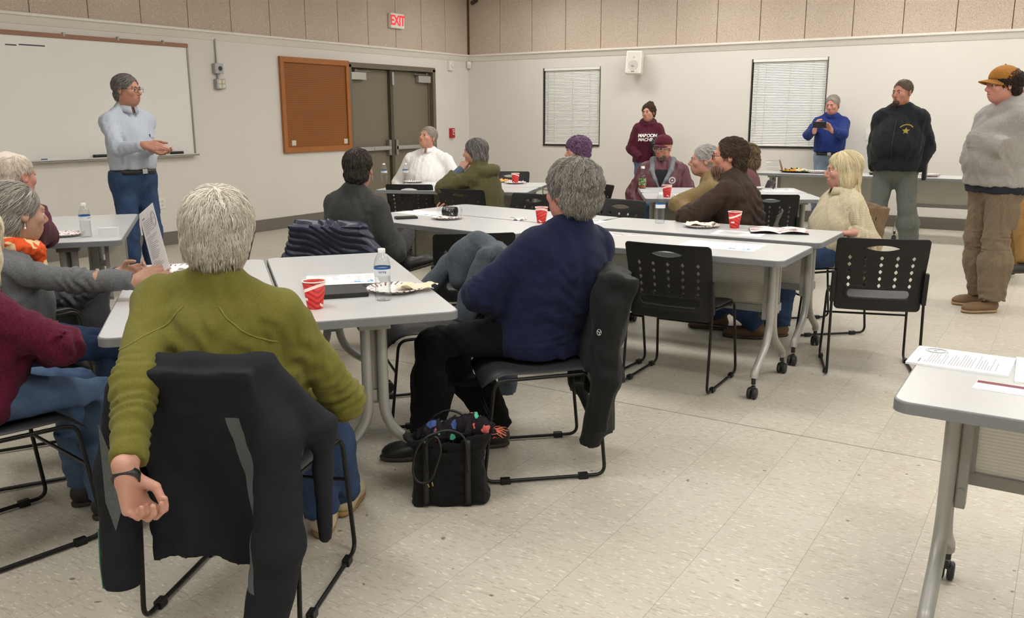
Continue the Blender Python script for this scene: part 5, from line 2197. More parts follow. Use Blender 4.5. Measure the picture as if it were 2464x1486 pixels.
def cast_beard():
    p = Person('seated bearded man with glasses in a brown canvas jacket', None, 192, hc=(1752, 377, 6.05), H=1.76, sit=True, w=1.08, lean=(6, 10), twist=-12, head=(202, 0, 0), skin_rgb=(204, 138, 112), step=0.012)
    p.set_arm('L', at(1725, 512, 6.05), pole=IL - UP * 0.3 + IT * 0.3)
    p.set_arm('R', at(1680, 512, 6.2), pole=IL - UP)
    p.set_leg('L', A3([*at(1822, 775, 5.75)[:2], 0.09]))
    p.set_leg('R', A3([*at(1735, 745, 6.0)[:2], 0.09]))
    p.body({})
    p.eyes((70, 50, 40))
    p.glasses((70, 42, 38), r=0.0019)
    p.hair([('u', (0, -0.026, 0.038), (0.090, 0.110, 0.092)), ('u', (0, -0.065, -0.04), (0.078, 0.062, 0.085)), ('s', (0, 0.118, 0.0), (0.078, 0.085, 0.105)), ('s', (0, 0.050, -0.130), (0.13, 0.105, 0.085)), ('s', (0.095, 0.014, -0.032), (0.036, 0.032, 0.046)), ('s', (-0.095, 0.014, -0.032), (0.036, 0.032, 0.046))],
           hairmat('hair_brown_wavy', (34, 26, 22), (104, 84, 68)), strands=1500, length=0.10, width=0.0022, crown=(0, 0.10, 0.07), grav=0.35, jit=0.3, curl=0.5, lift=(0.001, 0.008), amp=0.004)
    p.hair([('u', (0, 0.034, -0.080), (0.060, 0.066, 0.050), 0.02), ('u', (0, 0.068, -0.100), (0.036, 0.036, 0.034), 0.02), ('s', (0, 0.115, -0.062), (0.019, 0.03, 0.008)), ('s', (0, 0.078, -0.012), (0.078, 0.062, 0.032))],
           hairmat('beard_grizzled', (96, 66, 48), (196, 184, 170), (140, 108, 84)), strands=800, length=0.035, crown=(0, 0.05, 0.05), grav=1.2, name='beard', segs=5, lift=(0.001, 0.008))
    m = cloth('brown_canvas', (62, 46, 34), (46, 33, 24), rough=0.75)
    o = p.top(m, 'jacket', t=0.026, hem=0.12, creases=(0.007, 0.14), elbow=0.012, step=0.0105, neck=0.03, neck_r=0.074, wide=1.35, folds=[(p.P + p.S1 * 0.2 - p.fc * 0.1, UP + p.rc * 0.5, 0.14, 0.009, 0.08, 3)])
    p.trousers(JEANS)
    p.shoes(SHOE_BR, high=0.08, length=0.30)
    seated(p, 'black chair under the bearded man in brown')
    return p


def cast_curly():
    p = Person('seated woman with curly brown hair in a mauve top behind the bearded man', None, 205, hc=(1792, 376, 8.7), H=1.66, fem=True, sit=True, w=1.08, head=(195, 0, 0), skin_rgb=(200, 148, 122))
    p.set_arm('L', local=(0.0, 0.22, -0.42))
    p.set_arm('R', local=(0.0, 0.22, -0.42))
    p.body({})
    p.hair([('u', (0, -0.026, 0.034), (0.098, 0.120, 0.100)), ('u', (0, -0.075, -0.055), (0.098, 0.080, 0.095)), ('s', (0, 0.125, -0.03), (0.078, 0.080, 0.100)), ('s', (0, 0.075, -0.13), (0.08, 0.085, 0.085))],
           hairmat('hair_curly_brown', (64, 50, 38), (178, 152, 112), (112, 92, 68)), strands=1200, length=0.10, width=0.003, crown=(0, 0, 0.12), grav=0.6, jit=0.6, curl=1.2, cfreq=1.7, lift=(0.001, 0.013), amp=0.008, wob=0.045)
    p.top(cloth('mauve_jersey', (108, 70, 76), (92, 58, 64)), 'top', t=0.016, hem=0.1)
    p.trousers(JEANS)
    p.shoes(SHOE_BK)
    seated(p, 'black chair under the curly haired woman in mauve')
    return p


def cast_blue():
    p = Person('standing man in a royal blue pullover filming with a phone', None, 284, hc=(2003, 252, 11.30), H=1.74, w=1.0, belly=0.05, lean=(0, 2), head=(262, -10, 0), skin_rgb=(206, 146, 124))
    p.set_arm('R', at(1960, 313, 11.05), pole=p.rc * 0.9 - UP * 1.0)
    p.set_arm('L', at(2000, 312, 11.0), pole=-p.rc * 0.9 - UP * 1.0)
    p.body({'R': dict(fd=UP * 0.9 + IR * 0.1, pn=IR * 0.9 + IT * 0.1, curl=(28, 40, 20), thumb=0.7),
            'L': dict(fd=UP * 0.75 + IL * 0.55, pn=IL * 0.8 + IT * 0.3, curl=(22, 30, 20), thumb=0.6)})
    p.eyes((120, 108, 100))
    p.hair(SHORT, hairmat('hair_grey_short', (120, 112, 104), (186, 178, 168)), strands=450, length=0.04, crown=(0, 0.06, 0.09), grav=0.3, jit=0.4)
    m = cloth('royal_blue_fleece', (38, 58, 124), (28, 44, 100))
    o = p.top(m, 'pullover', t=0.018, hem=-0.072, creases=(0.006, 0.12), neck=0.03)
    collar(p, m)
    bv = p.surface(o)
    v, f = text_mesh('Rotary', 0.034, 0.0008)
    pts = drape(bv, [(a + 0.085, b - 0.115) for a, b, c in v], p.C, -p.rc, p.S2, p.fc, 0.004, 0.17)
    MB().add([q - p.org for q in pts], f).build('chest_lettering', plain('white_lettering', (232, 228, 226), 0.7), o)
    g = []
    for i in range(24):
        r = 0.024 if i % 2 else 0.020
        g.append((-0.148 + r * math.cos(2 * PI * i / 24), -0.115 + r * math.sin(2 * PI * i / 24)))
    g2 = [(-0.148 + 0.009 * math.cos(2 * PI * i / 24), -0.115 + 0.009 * math.sin(2 * PI * i / 24)) for i in range(24)]
    pts = drape(bv, g + g2, p.C, p.rc, p.S2, p.fc, 0.004, 0.17)
    MB().add([q - p.org for q in pts], [(i, (i + 1) % 24, 24 + (i + 1) % 24, 24 + i) for i in range(24)]).build('gear_emblem', plain('emblem_gold', (196, 158, 70), 0.5), o)
    p.trousers(JEANS3, waist=0.068)
    p.belt(0.05, SHOE_BK)
    p.shoes(plain('olive_sneaker', (72, 76, 50), 0.7))
    c = at(1972, 300, 10.93)
    R = Matrix(basis(ang(284), UP).tolist())
    e = empty('mobile_phone', c, 0, 'black mobile phone held up by the man in royal blue', 'phone')
    MB().box((0, 0, 0), (0.078, 0.0045, 0.039), R=R, bev=0.004).build('phone_body', plain('phone_black', (22, 22, 24), 0.2), e)
    MB().box(R @ Vector((0, -0.0052, 0)), (0.072, 0.0008, 0.035), R=R).build('phone_screen', plain('phone_screen', (40, 44, 52), 0.1), e)
    return p


def cast_officer():
    p = Person('standing man in a black zip jacket with a gold star and belt holster', None, 268, hc=(2171, 223, 8.7), H=1.82, w=1.20, belly=0.10, lean=(-3, 0), head=(244, -2, 0), skin_rgb=(188, 128, 104), step=0.013)
    p.set_arm('R', local=(-0.02, 0.13, -0.48), pole=p.rc * 0.5 - p.fc)
    p.set_arm('L', local=(0.02, 0.02, -0.50), pole=-p.rc * 0.7 - p.fc)
    p.set_leg('R', local=(0.17, 0.05, 0))
    p.set_leg('L', local=(0.19, -0.02, 0))
    p.body({})
    p.eyes((70, 56, 46))
    p.hair([('u', (0, -0.020, 0.038), (0.080, 0.101, 0.087)), FACE_CUT, ('s', (0, 0.035, -0.115), (0.125, 0.125, 0.095))] + EAR_CUTS, hairmat('hair_buzz', (66, 52, 42), (112, 92, 78)), strands=500, length=0.018, segs=4, grav=0.3, jit=0.6)
    p.hair([('u', (0, 0.078, -0.088), (0.030, 0.036, 0.028), 0.015), ('s', (0, 0.112, -0.062), (0.019, 0.03, 0.007)), ('u', (0, 0.088, -0.047), (0.022, 0.0125, 0.006), 0.005)], hairmat('beard_dark', (70, 48, 38), (118, 92, 78)), strands=220, length=0.016, segs=4, grav=1, name='beard')
    m = cloth('black_softshell', (26, 30, 36), (18, 21, 25), rough=0.8)
    o = p.top(m, 'jacket', t=0.028, hem=0.06, creases=(0.007, 0.14), elbow=0.010, neck=0.055, neck_r=0.076, wide=1.35, skirt=0.03)
    bv = p.surface(o)
    gold = plain('badge_gold', (146, 124, 46), 0.6)
    st = []
    for i in range(10):
        r = 0.034 if i % 2 == 0 else 0.016
        a = PI / 2 + 2 * PI * i / 10
        st.append((-0.10 + r * math.cos(a), -0.165 + r * math.sin(a)))
    pts = drape(bv, st + [(-0.10, -0.165)], p.C, p.rc, p.S2, p.fc, 0.005)
    MB().add([q - p.org for q in pts], [(i, (i + 1) % 10, 10) for i in range(10)]).build('star_badge', gold, o)
    arc = []
    for i in range(9):
        a = math.radians(150 - 120 * i / 8)
        arc += [(-0.10 + 0.050 * math.cos(a) * 1.1, -0.160 + 0.050 * math.sin(a)), (-0.10 + 0.060 * math.cos(a) * 1.1, -0.160 + 0.060 * math.sin(a))]
    pts = drape(bv, arc, p.C, p.rc, p.S2, p.fc, 0.005)
    MB().add([q - p.org for q in pts], [(2 * i, 2 * i + 1, 2 * i + 3, 2 * i + 2) for i in range(0, 8)]).build('badge_banner', gold, o)
    pts = drape(bv, [(0, -z) for z in np.linspace(0.06, 0.50, 40)], p.C, p.rc, p.S2, p.fc, 0.004)
    MB().tube([q - p.org for q in pts], 0.004, 6).build('zipper', M_BLACK, o)
    p.trousers(cloth('grey_green_cargo', (108, 112, 106), (88, 92, 86)), t=0.018, wide=1.45, waist=0.06)
    p.shoes(SHOE_BK, high=0.06)
    # holster and pistol on the belt at his left hip
    hpt = p.P - p.rp * (0.262) * p.h + p.S1 * 0.0 - p.fp * 0.03
    e = empty('belt_holster', hpt, math.radians(268 - 90), 'black holster with a pistol grip on the hip of the man in black', 'holster')
    hm = plain('holster_kydex', (22, 22, 23), 0.4)
    MB().box((-0.005, 0.01, -0.06), (0.020, 0.034, 0.085), bev=0.010).box((0.02, 0.0, 0.0), (0.012, 0.03, 0.04), bev=0.006).build('holster_body', hm, e)
    R = Matrix.Rotation(math.radians(-58), 3, 'X')
    MB().box((-0.006, -0.045, 0.075), (0.013, 0.022, 0.055), bev=0.008, R=R).box((-0.006, 0.008, 0.032), (0.012, 0.03, 0.016), bev=0.004).build('pistol_grip', plain('pistol_black', (30, 30, 31), 0.35), e)
    return p


def cast_capright():
    p = Person('standing young man in a tan cap and grey hoodie with folded arms', None, 222, hc=(2412, 205, 6.35), H=1.80, w=1.16, belly=0.09, lean=(-2, 2), head=(214, -2, 0), skin_rgb=(212, 146, 128), step=0.011, neck=0.4)
    p.set_arm('L', at(2424, 358, 6.20), pole=IL * 1.0 + IT * 0.25 - UP * 1.3)
    p.set_arm('R', at(2404, 335, 6.42), pole=IL * 0.4 + IF * 0.8 - UP * 0.9)
    p.set_leg('L', onz(2385, 722, 0.09))
    p.set_leg('R', onz(2360, 704, 0.09))
    p.fdir = {'L': ang(216), 'R': ang(214)}
    p.body({})
    p.eyes((60, 44, 36))
    p.hair([('u', (0, -0.032, 0.030), (0.090, 0.112, 0.090)), ('u', (0, -0.070, -0.035), (0.078, 0.056, 0.062)), ('s', (0, 0.118, -0.02), (0.078, 0.085, 0.110)), ('s', (0, 0.045, -0.125), (0.13, 0.105, 0.085)), ('s', (0.095, 0.012, -0.03), (0.034, 0.026, 0.04)), ('s', (-0.095, 0.012, -0.03), (0.034, 0.026, 0.04))], hairmat('hair_black_brown', (24, 18, 16), (76, 58, 48)), strands=900, length=0.07, crown=(0, 0.05, 0.1), grav=0.6, jit=0.5, curl=0.4, lift=(0.001, 0.009), amp=0.004)
    p.cap(cloth('tan_duck_cloth', (172, 118, 54), (148, 98, 42)))
    m = cloth('heather_grey_fleece', (164, 160, 156), (142, 139, 136))

    def hood(d):
        for i in range(12):
            a0, a1 = 2 * PI * i / 12, 2 * PI * (i + 1) / 12
            q = lambda a: p.N + p.S2 * (0.020 - 0.050 * math.sin(a)) + (p.rc * math.cos(a) * 0.100 + p.fc * (math.sin(a) * 0.095 - 0.015))
            d.cone(q(a0), q(a1), 0.034, 0.034, 0.025)
        d.ell(p.N - p.fc * 0.13 - p.S2 * 0.05, (0.11, 0.05, 0.09), p.FC, 0.04)
    o = p.top(m, 'hoodie', t=0.030, hem=0.02, creases=(0.006, 0.20), elbow=0.011, extra=hood, skirt=0.02, wide=1.5, step=0.0105, folds=[(p.P + p.S1 * 0.12, UP + p.rp * 0.6, 0.16, 0.010, 0.09, 3)])
    d = SDF()
    d.ell(p.P - p.S1 * 0.01, (0.182 * p.w + 0.026, 0.138 * p.w + 0.034, 0.16), p.FP)
    d.plane(p.P - p.S1 * 0.070, -p.S1, 0.004)
    d.plane(p.P + p.S1 * 0.02, p.S1, 0.004)
    d.creases(0.006, 0.08, 3)
    V, Q = d.mesh(0.012)
    link_mesh('undershirt', V, Q, cloth('dark_navy_tee', (40, 44, 54)), p.e, p.org)
    mt = cloth('khaki_cargo', (128, 112, 92), (106, 92, 74), rough=0.9)

    def pocket(d):
        kn = p.leg['L'][1]
        hp_ = p.leg['L'][0]
        c = hp_ + (kn - hp_) * 0.55 - p.rp * 0.075 - p.fp * 0.02
        d.box(c, (0.02, 0.075, 0.095), p.FP, 0.015, 0.015)
    p.trousers(mt, t=0.020, wide=1.55, cuff=0.0, extra=pocket, creases=(0.007, 0.12), knee=0.012, step=0.0105)
    p.shoes(plain('dusty_boot', (112, 88, 62), 0.7, vary=0.2, scale=12), plain('pale_sole', (166, 140, 106), 0.8), high=0.06, length=0.30, wide=1.1)
    return p


def cast_behind():
    p = Person('standing person in a black knit cap and tan trousers, half cut by the right edge', None, 226, hc=(2474, 208, 7.7), H=1.78, w=1.08, head=(210, 0, 0), skin_rgb=(196, 138, 116))
    p.set_leg('L', onz(2470, 660, 0.09))
    p.set_leg('R', onz(2430, 640, 0.09))
    p.fdir = {'L': ang(214), 'R': ang(214)}
    p.body({})
    d = SDF()
    d.ell(p.hp(0, -0.02, 0.042), (0.088 * p.hs, 0.110 * p.hs, 0.092 * p.hs), p.FH)
    d.plane(p.hp(0, 0, 0.012), p.hd(0, 0, -1))
    V, Q = d.mesh(0.009)
    link_mesh('knit_cap', V, Q, cloth('black_knit_cap', (34, 38, 44), fine=200), p.e, p.org)
    p.top(cloth('black_softshell', (26, 30, 36)), 'jacket', t=0.026, hem=0.05)
    p.trousers(cloth('tan_chino', (152, 116, 66), (128, 96, 52)), t=0.018, wide=1.4)
    p.shoes(plain('dark_trainer', (46, 42, 42), 0.6))
    return p


def cast_blonde():
    p = Person('seated woman with long pale blonde hair in a cream jacket', None, 220, hc=(2028, 410, 5.75), H=1.68, fem=True, sit=True, w=1.08, ears=False, lean=(-13, -4), head=(206, -2, 0), skin_rgb=(206, 150, 132), step=0.011)
    p.set_arm('L', at(2052, 560, 5.45), pole=IR * 0.7 + IT * 0.1 - UP * 1.0)
    p.set_arm('R', local=(0.0, 0.30, -0.40))
    p.set_leg('L', local=(0.10, 0.40, 0))
    p.body({'L': dict(fd=IL * 1.0 + UP * 0.0, pn=-UP, curl=(10, 20, 10), thumb=0.2)})
    p.eyes((150, 126, 100))
    p.hair([('u', (0, -0.020, 0.038), (0.090, 0.114, 0.095)), ('u', (0, -0.030, -0.05), (0.094, 0.086, 0.115)), ('u', (0, -0.058, -0.15), (0.092, 0.056, 0.085)), ('s', (0, 0.128, -0.022), (0.072, 0.080, 0.104)), ('s', (0, 0.105, -0.13), (0.072, 0.095, 0.105))],
           hairmat('hair_platinum', (176, 158, 116), (240, 230, 200), (220, 206, 168)), strands=2200, length=0.26, maxfree=4, width=0.0018, crown=(0, 0.03, 0.125), grav=1.1, jit=0.07, lift=(0.001, 0.005), segs=12, base=0.5, amp=0.002)
    m = cloth('cream_twill', (206, 195, 168), (186, 174, 146), fine=260)
    p.top(m, 'jacket', t=0.024, hem=0.12, creases=(0.007, 0.13), elbow=0.009, neck=0.02, neck_r=0.074, step=0.0095)
    sm = checks('cream_plaid_sleeve', (190, 178, 152), (160, 148, 124), 0.014, 0.7)
    d = SDF()
    p.sleeves(d, 0.0265, 0.96, 'L')
    d.creases(0.006, 0.1, 3)
    sh = p.arm['L'][0]
    d.plane(sh + p.rc * -0.02 - UP * 0.03, p.rc * 0.9 + UP * 0.6, 0.01)
    V, Q = d.mesh(0.010)
    link_mesh('sleeve', V, Q, sm, p.e, p.org)
    collar(p, m, r=0.078)
    p.trousers(JEANS)
    p.shoes(SHOE_BR)
    return p


CAST = [cast_speaker, cast_elder, cast_cardigan, cast_burgundy, cast_olive, cast_darkgrey, cast_whiteshirt, cast_olivejacket, cast_purple, cast_navy,
        cast_hoodie, cast_cap, cast_tan, cast_beard, cast_curly, cast_blue, cast_officer, cast_capright, cast_behind, cast_blonde]
# ------------------------------------------------------------------ things on the walls
M_PAPER = plain('white_paper', (238, 238, 240), 0.6, vary=0.02, scale=12)
M_INK = plain('grey_print', (172, 172, 178), 0.7, vary=0)
M_BLUEINK = plain('blue_print', (120, 166, 220), 0.7, vary=0)
M_DARKINK = plain('dark_print', (116, 116, 124), 0.7, vary=0)


def wall_things():
    # whiteboard
    y0, y1, z0, z1 = 3.15, 6.78, 1.015, 2.205
    e = empty('whiteboard', (XL, (y0 + y1) / 2, z0), 0, 'long white dry-erase board on the wall behind the standing speaker', 'whiteboard')
    t = NT('board_enamel')
    t.color(t.mix(t.noise(t.coord('Object'), 1.5, 2), srgb(226, 225, 220), srgb(232, 231, 227)))
    mb_ = t.set(0.22, 0, 0.5)
    hy, hz = (y1 - y0) / 2, (z1 - z0) / 2
    MB().box((0.012, 0, hz), (0.010, hy, hz)).build('board', mb_, e)
    ma = plain('board_trim', (150, 148, 142), 0.35, 0.6)
    MB().box((0.016, hy, hz), (0.016, 0.010, hz + 0.01), bev=0.004).build('side_trim', ma, e)
    mo = plain('map_rail_brown', (150, 108, 84), 0.5)
    MB().box((0.018, 0, hz * 2 + 0.022), (0.018, hy + 0.01, 0.022), bev=0.006).build('map_rail', mo, e)
    for yy in (-0.35, 0.35, 0.95, 1.5):
        MB().box((0.028, yy, hz * 2 + 0.04), (0.012, 0.012, 0.020), bev=0.003).build('map_clip', ma, e)
    MB().box((0.045, 0, -0.008), (0.045, hy + 0.01, 0.008), bev=0.004).box((0.086, 0, 0.0), (0.004, hy + 0.01, 0.012), bev=0.003).build('tray', plain('tray_alu', (196, 194, 188), 0.35, 0.4), e)
    k = MB()
    for a, b in (((9, 107), (36, 107)), ((42, 107), (104, 105))):
        p, q = onx(*a, XL), onx(*b, XL)
        k.box((0.0228, (p[1] + q[1]) / 2 - (y0 + y1) / 2, p[2] - z0), (0.0006, (q[1] - p[1]) / 2, 0.006))
    k.build('marker_line', plain('marker_black', (60, 60, 64), 0.6), e)
    mg = plain('magnet_grey', (74, 72, 74), 0.5)
    for i, (px, py, hy_, hz_) in enumerate(((183, 105, 0.05, 0.008), (437, 138, 0.008, 0.058), (440, 241, 0.006, 0.035))):
        p = onx(px, py, XL)
        o = MB().box((0, 0, 0), (0.006, hy_, hz_), bev=0.002).build('magnet_strip', mg, None, (XL + 0.028, p[1], p[2]))
        tag(o, ['dark magnet strip lying level along the top of the whiteboard', 'tall dark magnet strip at the upper right corner of the whiteboard', 'short magnet strip halfway down the right edge of the whiteboard'][i], 'magnet', 'magnet strips on the whiteboard')
    for i, (px, py, L) in enumerate(((243, 376, 0.075), (426, 367, 0.075))):
        p = onx(px, py, XL + 0.05)
        e2 = empty('board_eraser', (XL + 0.05, p[1], z0 + 0.0005), 0, ['black felt eraser on the tray beside the speaker\'s back', 'black felt eraser on the tray under the right end of the whiteboard'][i], 'eraser', 'erasers on the whiteboard tray')
        MB().box((0, 0, 0.012), (0.024, L, 0.012), bev=0.003).build('felt', plain('felt_black', (34, 34, 36), 0.95), e2)
        MB().box((0, 0, 0.032), (0.022, L, 0.008), bev=0.004).build('grip', plain('eraser_grip', (52, 52, 54), 0.6), e2)
    p = onx(118, 381, XL + 0.05)
    e2 = empty('board_marker', (XL + 0.05, p[1], z0 + 0.012), 0, 'blue and white marker lying on the whiteboard tray', 'marker')
    MB().tube([(0, -0.02, 0), (0, 0.075, 0)], 0.009, 10).build('barrel', M_WHITEPL, e2)
    MB().tube([(0, -0.075, 0), (0, -0.02, 0)], 0.0095, 10).build('marker_cap', plain('marker_blue', (50, 70, 150), 0.4), e2)
    # conduit with two boxes
    c = onx(520, 165, XL)
    c2 = onx(523, 202, XL)
    e = empty('conduit_outlet', (XL, c[1], 1.6), 0, 'grey metal conduit dropping from the ledge to two outlet boxes right of the whiteboard', 'electrical outlet')
    mg = plain('galvanised', (150, 152, 154), 0.4, 0.6)
    MB().tube([(0.014, 0, 2.33 - 1.6), (0.014, 0, c[2] - 1.6)], 0.009, 10).tube([(0.02, 0, c[2] - 1.6), (0.02, 0, c2[2] - 1.6)], 0.012, 10).build('conduit_pipe', mg, e)
    b = MB().box((0.03, 0, c[2] - 1.6), (0.03, 0.06, 0.058), bev=0.006).build('junction_box', plain('box_grey', (166, 168, 170), 0.4, 0.4), e)
    MB().lathe([(0.026, -0.004), (0.026, 0.004)], (0.062, 0.01, c[2] - 1.6), 20, 0, Matrix.Rotation(PI / 2, 3, 'Y')).build('socket', plain('socket_dark', (36, 40, 56), 0.4), b)
    b = MB().box((0.03, 0.015, c2[2] - 1.6), (0.03, 0.065, 0.058), bev=0.006).build('outlet_box', plain('box_grey', (166, 168, 170), 0.4, 0.4), e)
    for dy in (-0.028, 0.028):
        for dz in (-0.026, 0.026):
            MB().box((0.061, 0.018 + dy, c2[2] - 1.6 + dz), (0.003, 0.022, 0.020), bev=0.004).build('receptacle', plain('ivory_plastic', (214, 210, 176), 0.5), b)
    # pegboard
    p0, p1 = onx(664, 134, XL), onx(838, 361, XL)
    y0, y1, z0, z1 = 8.165, 9.435, 0.972, 2.187
    e = empty('pegboard', (XL, (y0 + y1) / 2, z0), 0, 'brown pegboard in a wooden frame left of the double doors', 'pegboard')
    hy, hz = (y1 - y0) / 2, (z1 - z0) / 2
    t = NT('pegboard_brown')
    co = t.coord('Object')
    sep = t.n('ShaderNodeSeparateXYZ')
    t.l(co, sep.inputs[0])
    S = 0.0254
    fy = t.math('SUBTRACT', t.math('FRACT', t.math('DIVIDE', sep.outputs[1], S)), 0.5)
    fz = t.math('SUBTRACT', t.math('FRACT', t.math('DIVIDE', sep.outputs[2], S)), 0.5)
    r2 = t.math('ADD', t.math('MULTIPLY', fy, fy), t.math('MULTIPLY', fz, fz))
    hole = t.math('LESS_THAN', r2, 0.028)
    base = t.mix(t.noise(co, 3, 3), srgb(136, 84, 40), srgb(150, 94, 46))
    t.color(t.mix(hole, base, srgb(70, 40, 18)))
    MB().box((0.010, 0, hz), (0.008, hy - 0.03, hz - 0.03)).build('perforated_board', t.set(0.6, 0, 0.3), e)
    tw = NT('varnished_pine')
    co = tw.coord('Object', scale=(14, 3, 3))
    tw.color(tw.mix(tw.noise(co, 3, 4), srgb(150, 92, 44), srgb(176, 112, 58)))
    mw = tw.set(0.4, 0, 0.4)
    f = MB().box((0.022, 0, 0.035), (0.020, hy, 0.035), bev=0.004).box((0.022, 0, 2 * hz - 0.035), (0.020, hy, 0.035), bev=0.004)
    f.box((0.022, -hy + 0.03, hz), (0.019, 0.03, hz - 0.065), bev=0.004).box((0.022, hy - 0.03, hz), (0.019, 0.03, hz - 0.065), bev=0.004)
    f.build('board_frame', mw, e)
    for dy in (-0.455, 0.53):
        MB().box((0.0195, dy, 0.125), (0.003, 0.036, 0.034), bev=0.002).build('label_plate', plain('label_plate', (206, 202, 186), 0.5), e)
    # exit sign
    p = onx(946.5, 52, XL)
    e = empty('exit_sign', (XL + 0.025, p[1], p[2] - 0.1), 0, 'white exit sign with red letters above the double doors', 'sign')
    MB().box((0.03, 0, 0.105), (0.028, 0.155, 0.105), bev=0.010).build('sign_case', plain('sign_case', (236, 232, 226), 0.4), e)
    v, fc = text_mesh('EXIT', 0.215, 0.004, 0.002, space=0.92)
    vs = [(0.0595 + c_, a * 0.78 + 0.0, b * 0.92 + 0.103) for a, b, c_ in v]
    mr = NT('exit_red')
    mr.color(srgb(232, 60, 66))
    mr.p.inputs['Emission Color'].default_value = srgb(240, 50, 56)
    mr.p.inputs['Emission Strength'].default_value = 0.55
    MB().add(vs, fc).build('lettering', mr.set(0.4), e)
    # strobe, sensor, pull station, outlet
    p = onx(1081, 158, XL)
    e = empty('wall_strobe_alarm', (XL, p[1], p[2] - 0.06), 0, 'white strobe alarm near the corner, right of the doors', 'alarm')
    MB().box((0.025, 0, 0.06), (0.025, 0.055, 0.075), bev=0.008).build('alarm_case', M_WHITEPL, e)
    MB().ball((0.055, 0.01, 0.055), (0.03, 0.03, 0.035)).build('strobe_lens', plain('strobe_lens', (222, 224, 226), 0.1), e)
    e = empty('motion_sensor', (XL + 0.04, YR - 0.04, 2.21), 0, 'small white motion sensor in the corner under the ledge', 'sensor')
    MB().box((0, 0, 0.05), (0.032, 0.032, 0.055), bev=0.012, rz=PI / 4).build('sensor_case', M_WHITEPL, e)
    MB().box((0.022, -0.022, 0.035), (0.014, 0.024, 0.022), rz=-PI / 4, bev=0.006).build('sensor_lens', plain('sensor_lens', (206, 204, 198), 0.3), e)
    p = onx(1085, 320, XL)
    e = empty('wall_fire_alarm', (XL, p[1], p[2] - 0.07), 0, 'red fire alarm pull station on the wall beside the doors', 'fire alarm')
    mr = plain('alarm_red', (176, 30, 44), 0.4)
    MB().box((0.024, 0, 0.07), (0.024, 0.052, 0.078), bev=0.006).build('alarm_case', mr, e)
    MB().box((0.052, 0.008, 0.072), (0.006, 0.018, 0.03), bev=0.003).box((0.0502, 0.004, 0.122), (0.002, 0.028, 0.008)).build('pull_handle', plain('alarm_white', (226, 216, 212), 0.4), e)
    MB().box((0.059, 0.008, 0.072), (0.002, 0.014, 0.012)).build('handle_slot', M_BLACK, e)
    p = onx(385.5, 489.5, XL)
    e = empty('wall_outlet', (XL, p[1], p[2] - 0.06), 0, 'white four socket wall outlet low on the wall behind the olive sweater', 'electrical outlet')
    MB().box((0.004, 0, 0.06), (0.004, 0.062, 0.062), bev=0.002).build('cover_plate', M_WHITEPL, e)
    for dy in (-0.024, 0.024):
        for dz in (-0.022, 0.022):
            b = MB().lathe([(0.0175, 0), (0.0175, 0.003)], (0.008, dy, 0.06 + dz), 16, 0, Matrix.Rotation(PI / 2, 3, 'Y')).build('receptacle', plain('socket_white', (214, 212, 206), 0.4), e)
            MB().box((0.0115, dy - 0.006, 0.062 + dz), (0.0006, 0.0012, 0.004)).box((0.0115, dy + 0.006, 0.062 + dz), (0.0006, 0.0012, 0.004)).build('slot', M_BLACK, b)
    # loudspeaker
    x0, x1 = -5.755, -5.49
    e = empty('wall_loudspeaker', (-5.61, YR, 2.02), 0, 'white loudspeaker mounted on the wall between the two blinds', 'loudspeaker')
    ms = plain('speaker_white', (232, 228, 220), 0.45)
    MB().box((0, -0.05, 0.17), (0.03, 0.05, 0.06), bev=0.005).build('bracket', ms, e)
    R = Matrix.Rotation(math.radians(-8), 3, 'X') @ Matrix.Rotation(math.radians(14), 3, 'Z')
    MB().box((0, -0.16, 0.165), (0.118, 0.085, 0.165), bev=0.025, R=R).build('cabinet', ms, e)
    o = R @ Vector((0, -0.0855, 0))
    MB().box(Vector((0, -0.16, 0.165)) + o, (0.095, 0.002, 0.14), bev=0.001, R=R).build('grille', plain('grille_white', (216, 212, 204), 0.6), e)
    R2 = R @ Matrix.Rotation(PI / 2, 3, 'X')
    c = Vector((0, -0.16, 0.165)) + R @ Vector((0, -0.088, -0.045))
    MB().lathe([(0.074, 0.0), (0.070, 0.002), (0.062, -0.001), (0.05, -0.003), (0.03, 0.0)], c, 28, 0, R2).build('woofer', plain('woofer_grey', (196, 192, 184), 0.6), e)
    c = Vector((0, -0.16, 0.165)) + R @ Vector((0, -0.088, 0.07))
    MB().lathe([(0.017, 0.0), (0.015, 0.003), (0.006, 0.004)], c, 18, 0, R2).build('tweeter', plain('tweeter_grey', (204, 202, 196), 0.4), e)
    MB().box(Vector((0, -0.16, 0.165)) + R @ Vector((0, -0.088, -0.135)), (0.025, 0.002, 0.006), R=R).build('nameplate', plain('nameplate_grey', (120, 118, 114), 0.4), e)
    # light switch
    p = ony(2094, 324, YR)
    e = empty('light_switch', (p[0], YR, p[2] - 0.06), 0, 'white double switch plate on the wall behind the man in black', 'light switch')
    MB().box((0, -0.004, 0.06), (0.060, 0.004, 0.070), bev=0.002).build('cover_plate', M_WHITEPL, e)
    for dx in (-0.024, 0.024):
        MB().box((dx, -0.011, 0.066), (0.006, 0.007, 0.011), bev=0.002).build('toggle', plain('toggle_white', (222, 220, 212), 0.4), e)
    # camera near the corner
    p = ony(1142, 5, YR - 0.1)
    e = empty('security_camera', (p[0], YR - 0.025, p[2]), 0, 'small dark camera on the upper panels right of the corner', 'camera')
    md = plain('camera_dark', (58, 52, 48), 0.5)
    MB().tube([(0, 0, 0.06), (0, -0.06, 0.05), (0, -0.10, 0.02)], 0.012, 8).build('mount_arm', md, e)
    MB().tube([(0.0, -0.03, 0.03), (0.012, -0.16, -0.025)], 0.034, 14).build('camera_body', md, e)


